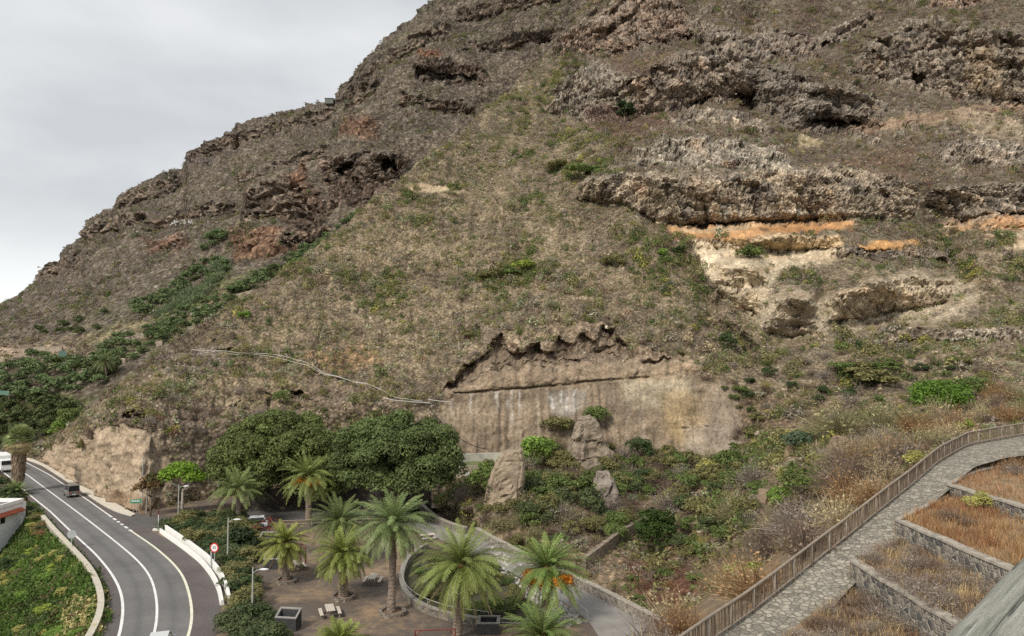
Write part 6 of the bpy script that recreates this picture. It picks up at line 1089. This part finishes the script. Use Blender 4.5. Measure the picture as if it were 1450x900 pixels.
def road_dir(line, p): q = resample(line, .5); k = np.argmin(((q-p[:2])**2).sum(1)); k = min(max(k, 4), len(q)-5); d_ = q[k-4]-q[k+4]; return math.atan2(d_[1], d_[0])
p = G(101, 702); car('four_wheel_drive', (p[0], p[1], .03), road_dir(line_r, p), (.16, .155, .14), 'boxy dark grey four wheel drive seen from behind on the upper road lane', 4.0, 1.72, 1.92, True)
p = G(357, 747.5); car('hatchback', (p[0], p[1], .03), math.radians(197), (.62, .63, .64), 'silver white hatchback parked under the ficus behind the thicket', 4.1, 1.74, 1.5)
p = G(229, 921); car('silver_car', (p[0], p[1]-.35, .03), road_dir(line_c, p), (.58, .59, .60), 'silver car leaving the lower picture edge in the bend', 4.2, 1.78, 1.5, rackbox=True)
p = G(6, 667); rz = road_dir(line_c, p)+math.pi; t = empty('white_truck', (p[0], p[1], .03), rz, 'white truck coming round the far bend behind the fan palm', 'truck', 'vehicles on the road'); WT = mat('truck_white', (.76, .76, .75), .5, .05, 2)
MB().box((-2.6, 0, 2.0), (6.2, 2.4, 2.4), 0, .08).build('cargo_box', WT, t); MB().box((1.75, 0, 1.5), (2.1, 2.3, 2.1), 0, .18, .93).build('cab', WT, t); MB().box((2.8, 0, 1.95), (.06, 1.9, .8), 0, .02).build('windscreen', GLASS, t)
for sy_ in (-1, 1): MB().box((1.9, sy_*1.14, 1.95), (1.0, .05, .7), 0, .02).build('side_window', GLASS, t); MB().box((2.8, sy_*.85, .85), (.06, .3, .2)).build('headlight', HEADL, t)
MB().box((-1.2, 0, .65), (7.4, 2.0, .25)).build('chassis', mat('chassis_black', (.03, .03, .03)), t)
for x in (1.8, -3.6, -4.7):
    for sy_ in (-1, 1): w_ = MB().lathe((0, 0, 0), [(.3, -.15), (.5, -.13), (.5, .13), (.3, .15)], 16).build('wheel', TYRE, t); w_.location = (x, sy_*1.0, .5); w_.rotation_euler = (math.pi/2, 0, 0)
# white house on the left
t = empty('white_house', (-71.7, 103.0, -2.6), 0, 'white flat roofed house with a strip of red roof tiles beside the road', 'house'); WW = mat('white_wall', (.86, .85, .83), .9, .08, .8, .2, .02); hh = 4.35
MB().box((-6, 3.3, hh/2-1), (11.6, 6.4, hh+2)).build('wall', WW, t); mb = MB()
for c_, d_ in (((-.12, 3.3, hh+.25), (.24, 6.9, .5)), ((-6.2, -.02, hh+.25), (11.9, .24, .5)), ((-6.2, 6.62, hh+.25), (11.9, .24, .5))): mb.box(c_, d_)
mb.build('roof_parapet', WW, t); MB().box((-6.3, 3.3, hh+.03), (11.6, 6.1, .06)).build('roof', mat('grey_roof', (.20, .20, .20), .9, .2, 1), t)
mb = MB(); mb.rings([[(.05, .5, hh-.95), (.75, .5, hh-1.15), (.75, .5, hh-1.05), (.05, .5, hh-.7)], [(.05, 6.2, hh-.95), (.75, 6.2, hh-1.15), (.75, 6.2, hh-1.05), (.05, 6.2, hh-.7)]]); aw = mb.build('tiled_awning', mat('roof_tile', (.42, .13, .075), .85, .25, 4), t)
mb = MB(); [mb.tube([(.05, .6+.28*k, hh-.69), (.78, .6+.28*k, hh-1.04)], .09, 6) for k in range(20)]; mb.build('tile_rows', mat('roof_tile', (.42, .13, .075)), aw)
MB().box((-.19, .9, 1.9), (.05, .8, 2.1)).build('door', mat('dark_door', (.03, .03, .035)), t); MB().box((-.1, -.35, hh/2-.6), (.7, .5, hh+1.6)).build('pier', WW, t); MB().box((-.1, 6.75, hh/2-.8), (.55, .5, hh+1.7)).build('pier', WW, t); MB().lathe((-.1, 6.75, hh+.05), [(.12, 0), (.2, .15), (.16, .35), (.02, .45)], 10).build('finial', mat('finial_ochre', (.5, .36, .22)), t)
MB().box((-.19, 2.6, 2.6), (.06, .9, 1.0)).build('window', GLASS, t)
# stone wall under the ficus, timber rail, pool tank
def G3(u, v, z=0.): return [float(x) for x in G(u, v, z)]
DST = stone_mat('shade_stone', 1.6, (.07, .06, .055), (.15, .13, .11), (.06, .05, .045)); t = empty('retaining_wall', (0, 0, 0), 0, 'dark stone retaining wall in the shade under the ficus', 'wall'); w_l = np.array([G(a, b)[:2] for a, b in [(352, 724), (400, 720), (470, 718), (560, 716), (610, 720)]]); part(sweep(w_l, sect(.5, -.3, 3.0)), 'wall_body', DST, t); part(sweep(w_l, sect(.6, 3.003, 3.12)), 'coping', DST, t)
t = empty('timber_rail', (0, 0, 0), 0, 'low timber rail along the back edge of the plaza', 'railing'); rl = resample(np.array([G(a, b)[:2] for a, b in [(398, 747), (470, 744), (545, 744)]]), 1.8); RW = mat('rail_timber', (.33, .26, .20), .9, .2, 3)
for z in (.45, .9): MB().tube([(x, y, z) for x, y in rl], .06, 6).build('rail', RW, t)
for x, y in rl: MB().tube([(x, y, 0), (x, y, 1.0)], .07, 6).build('post', RW, t)
# back road wall with steps
t = empty('yard_wall', (0, 0, 0), 0, 'low curved dark wall beside the reddish yard right of the ficus', 'wall'); yl = smooth_line(resample(np.array([G(a, b)[:2] for a, b in [(592, 714), (598, 722), (608, 732), (622, 742), (640, 750), (660, 756)]]), 1.0), 2); part(sweep(yl, sect(.45, -.3, .8)), 'wall_body', RUB, t); part(sweep(yl, sect(.55, .803, .9)), 'coping', CAPM, t)
# pool
pc = P(668, 657, 121); zt = float(pc[2]); t = empty('water_tank', (pc[0], pc[1], zt), 0, 'pale walled open tank of green water below the quarry wall', 'tank'); rim = [(-3.6, -1.0), (-3.2, 1.6), (-1.6, 3.6), (1.2, 4.6), (4.6, 5.0), (5.2, 2.0), (3.4, -1.2), (0, -1.6)]; rim_s = smooth_line(resample(np.array(rim+[rim[0]]), .7), 2); TKM = mat('tank_render', (.44, .42, .37), .9, .25, 1.2, .3, .03)
bl = [p_ for p_ in rim_s if p_[1] > .6]; mb = MB(); mb.rings([[(x*1.0, y, -2.5), (x*1.1, y*1.12, -2.5), (x*1.1, y*1.12, 1.15), (x, y, 1.15)] for x, y in sorted(bl, key=lambda q: math.atan2(q[1]-.5, q[0]))]); mb.build('back_wall', TKM, t)
fr_ = [p_ for p_ in rim_s if p_[1] < .9]; fr_ = sorted(fr_, key=lambda q: q[0]); mb = MB(); mb.rings([[(x*1.0, y, -4.0), (x*1.08, y-.25, -4.0), (x*1.08, y-.25, .05), (x, y, .05)] for x, y in fr_]); mb.build('front_wall', mat('tank_front', (.33, .29, .22), .9, .3, 1), t)
me = bpy.data.meshes.new('water'); me.from_pydata([(x, y, -.15) for x, y in rim_s[:-1]], [], [tuple(range(len(rim_s)-1))]); me.materials.append(mat('algae_water', (.09, .12, .012), .25, .3, .8, spec=.5)); link('water', me, t)
t = empty('white_box', P(662, 676, 119.3), 0, 'small white cabinet on the front wall of the green water tank', 'cabinet'); MB().box((0, 0, .4), (.75, .4, .9), 0, .03).build('cabinet_body', WHITE, t)
# rocks: split pillar, boulder, earth pillars
def rock_stack(name, levels, d, dep, label, col, seed, cat='rock', amp=.35, lean=0., m=None, nu=60, sub=6):
    """levels: (v, u_left, u_right) up the photo outline; stacked sections of real width and depth"""
    lv = np.array(levels, float); n = (len(lv)-1)*sub+1; lv = np.stack([np.interp(np.linspace(0, len(lv)-1, n), np.arange(len(lv)), lv[:, k]) for k in range(3)], -1); base = P((lv[0, 1]+lv[0, 2])/2, lv[0, 0], d); R = []
    for k, (v, a, b) in enumerate(lv):
        pl, pr = P(a, v, d), P(b, v, d); c = (pl+pr)/2; rx = (pr[0]-pl[0])/2; s = k/(n-1); ry = dep/2*(1-.35*s); th = np.linspace(0, 2*math.pi, nu, endpoint=False); ex = .55
        x = c[0]+rx*np.sign(np.cos(th))*np.abs(np.cos(th))**ex; y = c[1]+lean*s+ry*np.sign(np.sin(th))*np.abs(np.sin(th))**ex; R.append(np.stack([x, y, np.full(nu, c[2])], -1))
    R = np.array(R); q = R+seed*11.3; wk = worley(q*np.array((1/2.0, 1/2.0, 1/3.2))); off = fbm(q, 2.6, 3)*amp*.8+fbm(q, .6, 3)*amp*.25+(wk[2]-.5)*amp*1.3-.5*amp*sstep(.1, 0, wk[1]); cen = R.mean(1, keepdims=True); dirv = unit((R-cen)*np.array((1, 1, 0))); R = R+dirv*off[..., None]-base; R[:, :, 2] += .25*amp*fbm(q, 1.2, 3, 40)
    mb = MB(); mb.rings([[tuple(p_) for p_ in r] for r in R]); o = mb.build(name, m or mat('rockmat_%d' % seed, col, .95, .4, 1.1, 1.0, .25), None, False); o.location = base; return tag(o, label, cat)
rock_stack('rock_pillar', [(745, 682, 740), (715, 687, 739), (690, 690, 741), (662, 697, 742), (645, 708, 741), (638, 716, 739)], 103, 5.5, 'tall split rock pillar with flat tan right face beside the water tank', (.345, .275, .20), 1, amp=.35)
rock_stack('boulder', [(672, 800, 876), (650, 806, 872), (640, 808, 868), (622, 812, 858), (606, 818, 850), (594, 822, 842), (590, 826, 838)], 122, 6, 'hunched grey brown boulder at the foot of the quarry wall', (.28, .23, .175), 2, amp=.9)
rock_stack('boulder', [(720, 830, 880), (690, 838, 868), (668, 842, 860)], 106, 4, 'pale cracked rock outcrop under the hunched boulder', (.29, .25, .21), 6, amp=.8)
rock_stack('earth_pillar', [(790, 1066, 1106), (740, 1072, 1104), (712, 1076, 1100), (694, 1079, 1092)], 84, 4, 'tan eroded earth pillar on the ravine side under bright green bushes', (.30, .225, .155), 3, amp=.5)
rock_stack('earth_pillar', [(668, 1112, 1134), (640, 1114, 1130), (618, 1117, 1127), (613, 1119, 1125)], 104, 2.2, 'slim yellowish earth pillar below the right end of the quarry wall', (.36, .27, .16), 4, amp=.25)
rock_stack('earth_slab', [(745, 1160, 1185), (690, 1166, 1190), (640, 1178, 1192), (618, 1186, 1194)], 90, 5, 'steep tan earth rib right of the airy tree', (.29, .21, .145), 5, amp=.3)
t = empty('ravine_wall', (0, 0, 0), 0, 'broken dry stone wall climbing the ravine behind the lane', 'stone wall'); rw_ = np.array([np.array(H.at(a, b)) for a, b in [(826, 808), (845, 795), (862, 781), (880, 768), (898, 756), (915, 748)]]); part(sweep(rw_, sect(.6, -.8, 1.5)), 'wall_body', stone_mat('ravine_stone', 2.2, (.17, .14, .11), (.32, .26, .20), (.18, .145, .11)), t)
# terrace walls, sheds, nets in the far gardens
TW = stone_mat('garden_stone', 1.2, (.26, .21, .16), (.40, .34, .27), (.30, .25, .2))
for k, (pts_, h_, lab) in enumerate([([(335, 428), (356, 422), (378, 418)], 2.6, 'pale terrace wall on the ridge crest beside the orchard strip'), ([(86, 520), (108, 525), (128, 534)], 1.8, 'pinkish terrace wall below the green netting'), ([(0, 512), (40, 509), (90, 506)], 1.6, 'long low pink terrace wall at the far edge of the gardens'), ([(28, 500), (60, 498), (88, 497)], 1.6, 'upper pink terrace wall above the long low one'), ([(240, 452), (262, 446), (285, 440)], 1.6, 'pale terrace wall across the upper orchard'), ([(170, 486), (195, 478), (215, 474)], 1.5, 'tan terrace wall along the upper side of the middle orchard'), ([(0, 524), (22, 522), (40, 521)], 1.4, 'short pink terrace wall nearest the lowest orchard'), ([(206, 492), (220, 490), (230, 489)], 1.4, 'short pale terrace wall among the middle orchard trees'), ([(158, 512), (178, 514)], 1.2, 'short pale wall beside the solitary far palm')]):
    t = empty('terrace_wall', (0, 0, 0), 0, lab, 'stone wall', 'terrace walls of the far gardens'); ln_ = np.array([np.array((far if k else far).at(a, b)) for a, b in pts_]); part(sweep(ln_, sect(.6, -.8, h_)), 'wall_body', TW, t)
p = far.at(277, 472); t = empty('garden_shed', (p.x, p.y, p.z-.5), .3, 'small pale flat roofed hut on the ridge crest above the orchards', 'shed'); MB().box((0, 0, 1.3), (4.2, 3, 2.6)).build('wall', mat('pale_wall', (.50, .45, .37), .9, .15, 1), t); MB().box((0, 0, 2.68), (4.5, 3.3, .15)).build('roof', mat('pale_roof', (.45, .42, .37)), t); MB().box((.6, -1.51, 1.0), (.9, .04, 1.9)).build('door', mat('shed_door', (.12, .1, .08)), t)
NET = mat('green_net', (.11, .19, .155), .8, .15, 2)
for u, v, w_, h_, rz, lab in ((96, 508, 2.2, 2.0, .2, 'upright green net panel above the pinkish terrace wall'), (14, 560, 5.5, 1.2, -.5, 'long green net fence at the lower orchard edge')):
    p = far.at(u, v); t = empty('net_fence', p+Vector((0, -2.5, .4)), rz, lab, 'net fence', 'green nets in the gardens'); MB().box((0, 0, h_/2), (w_, .06, h_)).build('net', NET, t)
    for x in (-w_/2, w_/2): MB().tube([(x, -.06, -1.5), (x, -.06, h_+.2)], .05, 6).build('post', RW, t)
p = Vector(P(467, 143, 436)); t = empty('ridge_hut', p-Vector((0, 0, 2)), 0, 'tiny green hut on the skyline notch of the far mountain', 'hut'); MB().box((0, 0, 1.5), (5.0, 4, 3.0)).build('wall', mat('hut_green', (.15, .16, .15)), t); MB().box((0, 0, 3.1), (5.4, 4.6, .2)).build('roof', mat('hut_roof', (.1, .12, .11)), t)
# white stones laid as marks on the far slope
t = empty('stone_marks', far.at(250, 315), 0, 'row of white painted stones laid as marks on the far mountainside', 'stone marks'); c0 = np.array(far.at(250, 315)); WS = mat('white_stone', (.42, .40, .37), .9, .15, .5)
for stroke in ([(243, 319), (244.5, 314), (246, 318)], [(248.5, 318), (248.5, 312)], [(251, 316.5), (252.5, 315), (255.5, 316)], [(252.5, 310), (253, 309)], [(259.5, 315), (260.5, 312), (261.5, 315)], [(263.5, 317), (263.5, 312)], [(267.5, 314.5), (267.5, 312)], [(270, 315), (271.5, 312.5), (273, 315)]):
    q = resample(np.array(stroke, float), .8); mb = MB(); [mb.box(np.array(far.at(a, b))-c0+np.array((0, -.8, .3)), (.75, .75, .75), RNG.uniform(0, 3), .15) for a, b in q]; mb.build('stone_stroke', WS, t)
# pipes and cable on the hillside
PIPE = mat('pale_pipe', (.48, .46, .42), .6, .1, 1)
def hill_line(name, pts, r, m, label, cat, lift=.5):
    q = resample(np.array(pts, float), 6); w_ = np.array([np.array(H.at(a, b))+np.array((0, -.6, lift)) for a, b in q]); w_ = smooth_line(w_, 3); o = MB().tube([tuple(x-w_[0]) for x in w_], r, 6).build(name, m, None, True); o.location = w_[0]; return tag(o, label, cat, 'pipes on the hillside')
hill_line('water_pipe', [(272, 489), (300, 493), (372, 501), (396, 503), (430, 513), (460, 527), (500, 541), (530, 552), (562, 566), (600, 571)], .06, PIPE, 'upper pale water pipe crossing the hillside above the ficus', 'pipe'); hill_line('water_pipe', [(281, 497), (330, 500), (374, 504), (420, 515), (470, 532), (520, 546)], .05, PIPE, 'lower pale water pipe crossing the hillside above the ficus', 'pipe'); hill_line('water_pipe', [(544, 569), (570, 571.5), (612, 573)], .09, PIPE, 'short level pale pipe ending above the round ficus', 'pipe'); hill_line('water_pipe', [(606, 568), (622, 571), (638, 573)], .08, PIPE, 'shortest pale pipe stub left of the quarry wall', 'pipe')
a_, b_ = P(606, 575, 128), P(692, 636, 122); cb = [a_*(1-s)+b_*s-np.array((0, 0, 1.6*4*s*(1-s))) for s in np.linspace(0, 1, 16)]; o = MB().tube([tuple(x-a_) for x in cb], .07, 5).build('hanging_cable', mat('cable_black', (.03, .03, .03))); o.location = a_; tag(o, 'dark cable sagging from the pipes down to the water tank', 'cable')
# pipe rail and rubble by the lane, low rail beyond the trough
t = empty('lane_railing', (0, 0, 0), 0, 'thin pale handrail along the near edge of the concrete lane', 'railing'); rl = resample(np.array([G(a, b)[:2] for a, b in [(793, 852), (812, 864), (832, 880)]]), 1.4); MB().tube([(x, y, .95) for x, y in rl], .04, 6).build('top_rail', GALV, t); [MB().tube([(x, y, 0), (x, y, .95)], .035, 6).build('post', GALV, t) for x, y in rl]
t = empty('trough_railing', (0, 0, 0), 0, 'double pale pipe rail running right from the stone trough', 'railing'); rl = resample(np.array([G(a, b)[:2] for a, b in [(706, 888), (740, 889), (775, 888), (812, 884)]]), 1.8)
for z in (.4, .75): MB().tube([(x, y, z) for x, y in rl], .045, 6).build('rail', GALV, t)
for x, y in rl: MB().tube([(x, y, 0), (x, y, .85)], .05, 6).build('post', GALV, t)
r_ = np.random.default_rng(8)
def rubble(poly, n_, smin, smax, name, T=None, z=.02, c=(.42, .40, .36)):
    pts_ = inpoly(poly, n_, r_, .12, T, z if T is None else None); pos = np.array([list(p_) for p_ in pts_]); k = len(pos); tag(link(name, merge(name, TR, r_.integers(0, 5, k), pos, r_.uniform(smin, smax, k), r_.uniform(0, 6, k), np.array(c)*r_.uniform(.6, 1.3, (k, 1)), attr_mat('stone_bits', .2, (1.5, 6), .5, .1))), kind='stuff')
rubble([(705, 800), (745, 826), (795, 853), (830, 880), (800, 890), (750, 850), (712, 815)], 260, .2, .8, 'lane_rubble'); rubble([(690, 768), (712, 784), (740, 800), (720, 803), (700, 795)], 60, .2, .7, 'lane_gravel')
# greenery inside the sunken garden and low plants
for lab, grp, poly, kinds, n_, a, b_ in (('low green plant in the sunken garden behind the curved wall', 'plants of the sunken garden', [(585, 805), (610, 790), (690, 805), (735, 830), (750, 865), (700, 875), (640, 868), (598, 855), (580, 830)], ['dark', 'green', 'green', 'olive'], 30, 1.2, 2.6), ('reddish or olive ornamental plant on the bank beside the white house', 'plants beside the white house', [(40, 716), (56, 722), (66, 745), (56, 756), (44, 748), (38, 735)], ['olive', 'dark', 'rust', 'yellow', 'hedge'], 11, 1.4, 2.6), ('dark green shrub under the fan palm', 'shrubs under the fan palm', [(0, 672), (14, 680), (30, 700), (20, 712), (0, 705), (-20, 690)], ['hedge', 'dark'], 12, 2, 3.4)):
    grove(poly, n_, .9, kinds, a, b_, lab, grp, None, 0.0, zs=(.5, .85))
grove([(4, 790), (40, 765), (62, 765), (60, 795), (30, 815), (4, 815)], 14, 1.2, ['hedge', 'green', 'bright', 'dark'], 2.0, 3.4, 'leafy green bush in front of the white house', 'bushes in front of the white house', None, -4.2, zs=(.6, .9))
# terrace beds: dry grass and shrubs
def blades(name, n_, xa, xb, ya, yb, z, cols, h, r_, dens=None):
    x = r_.uniform(xa, xb, n_); y = r_.uniform(ya, yb, n_); ok = y < np.interp(x, IN[:, 0], IN[:, 1])-.45
    if dens is not None: ok &= r_.uniform(size=n_) < np.clip(.5+dens*fbm(np.stack([x, y, y*0], -1), 1.8, 3, 3), .03, 1)
    x, y = x[ok], y[ok]; k = len(x); a = r_.uniform(0, 6.28, k); ln_ = r_.uniform(.5, 1.2, k)*h; tl_ = r_.uniform(.2, .9, k); b_ = np.stack([x, y, np.full(k, z)], -1); tip = b_+np.stack([np.cos(a)*tl_*ln_, np.sin(a)*tl_*ln_, ln_], -1); s = np.stack([-np.sin(a), np.cos(a), a*0], -1)*.014
    V = np.stack([b_-s, b_+s, tip+s*.4, tip-s*.4], 1).reshape(-1, 3); f = fbm(b_, 1.4, 3, 6); ca, cb_ = np.array(cols[0]), np.array(cols[1]); t_ = sstep(-.3, .3, f+r_.normal(0, .12, k))[:, None]; c = (ca*t_+cb_*(1-t_))*r_.uniform(.65, 1.35, (k, 1))
    tag(link(name, mesh_np(name, V, np.arange(len(V)).reshape(-1, 4), np.repeat(c, 4, 0), False, LEAF)), kind='stuff')
r_ = np.random.default_rng(66); RUST, GOLD, BRN = (.34, .175, .085), (.56, .42, .22), (.26, .16, .10)
blades('rust_grass', 26000, 27.5, 45, 28, 60, zs_[3], (RUST, (.42, .26, .14)), .42, r_, .9); blades('rust_grass', 24000, 20.5, 27, 22, 46, zs_[2], (RUST, (.43, .28, .14)), .42, r_, .9); blades('straw_grass', 6000, 22, 27, 22, 33, zs_[2], (GOLD, RUST), .35, r_, 1.6); blades('straw_grass', 20000, 16.1, 20.1, 20, 39, zs_[1], (GOLD, BRN), .4, r_, 1.2); blades('straw_grass', 16000, 10.2, 15.7, 20, 36, zs_[0], (GOLD, BRN), .4, r_, 1.2)
def bed_shrubs(xa, xb, ya, yb, z, n_, kinds, a, b_, lab, grp, sp=.75):
    pts_ = []
    for _ in range(4000):
        q = Vector((grng.uniform(xa, xb), grng.uniform(ya, yb), z))
        if q.y > inner_y(q.x)-.9 or any((q-w_).length < sp for w_ in pts_): continue
        pts_.append(q)
        if len(pts_) >= n_: break
    for q in pts_: shrub(q-Vector((0, 0, .05)), grng.uniform(a, b_), kinds[grng.integers(0, len(kinds))], lab, grp, grng.uniform(.55, .8), grng)
bed_shrubs(16.3, 19.9, 22, 38, zs_[1], 40, ['grey', 'grey', 'brown'], 1.1, 1.9, 'grey dry shrub on the terrace bed between the two lower stone walls', 'grey shrubs of the second bed'); bed_shrubs(10.6, 15.5, 21, 34, zs_[0], 44, ['grey', 'brown', 'brown', 'grey'], 1.0, 1.8, 'brownish dry shrub on the lowest terrace bed beside the path', 'shrubs of the lowest bed'); bed_shrubs(13.2, 15.2, 25, 27.5, zs_[0], 2, ['dryolive'], 1.4, 1.7, 'greenish thin shrub at the lower edge of the lowest terrace bed', 'greenish shrubs of the lowest bed')
bed_shrubs(22.8, 26.8, 33, 42, zs_[2], 5, ['brown', 'grey'], 1.0, 1.6, 'dry brown shrub against the highest terrace wall', 'shrubs of the rust bed'); shrub(Vector((27.0-.7, 42.3, zs_[2]-.05)), 1.7, 'yellow', 'small yellowish shrub growing against the highest terrace wall', None, .9); bed_shrubs(34, 44, 50, 60, zs_[3], 9, ['grey', 'rust', 'brown'], 1.6, 2.4, 'grey pink shrub at the far end of the highest bed', 'shrubs of the highest bed')

finish_shrubs()
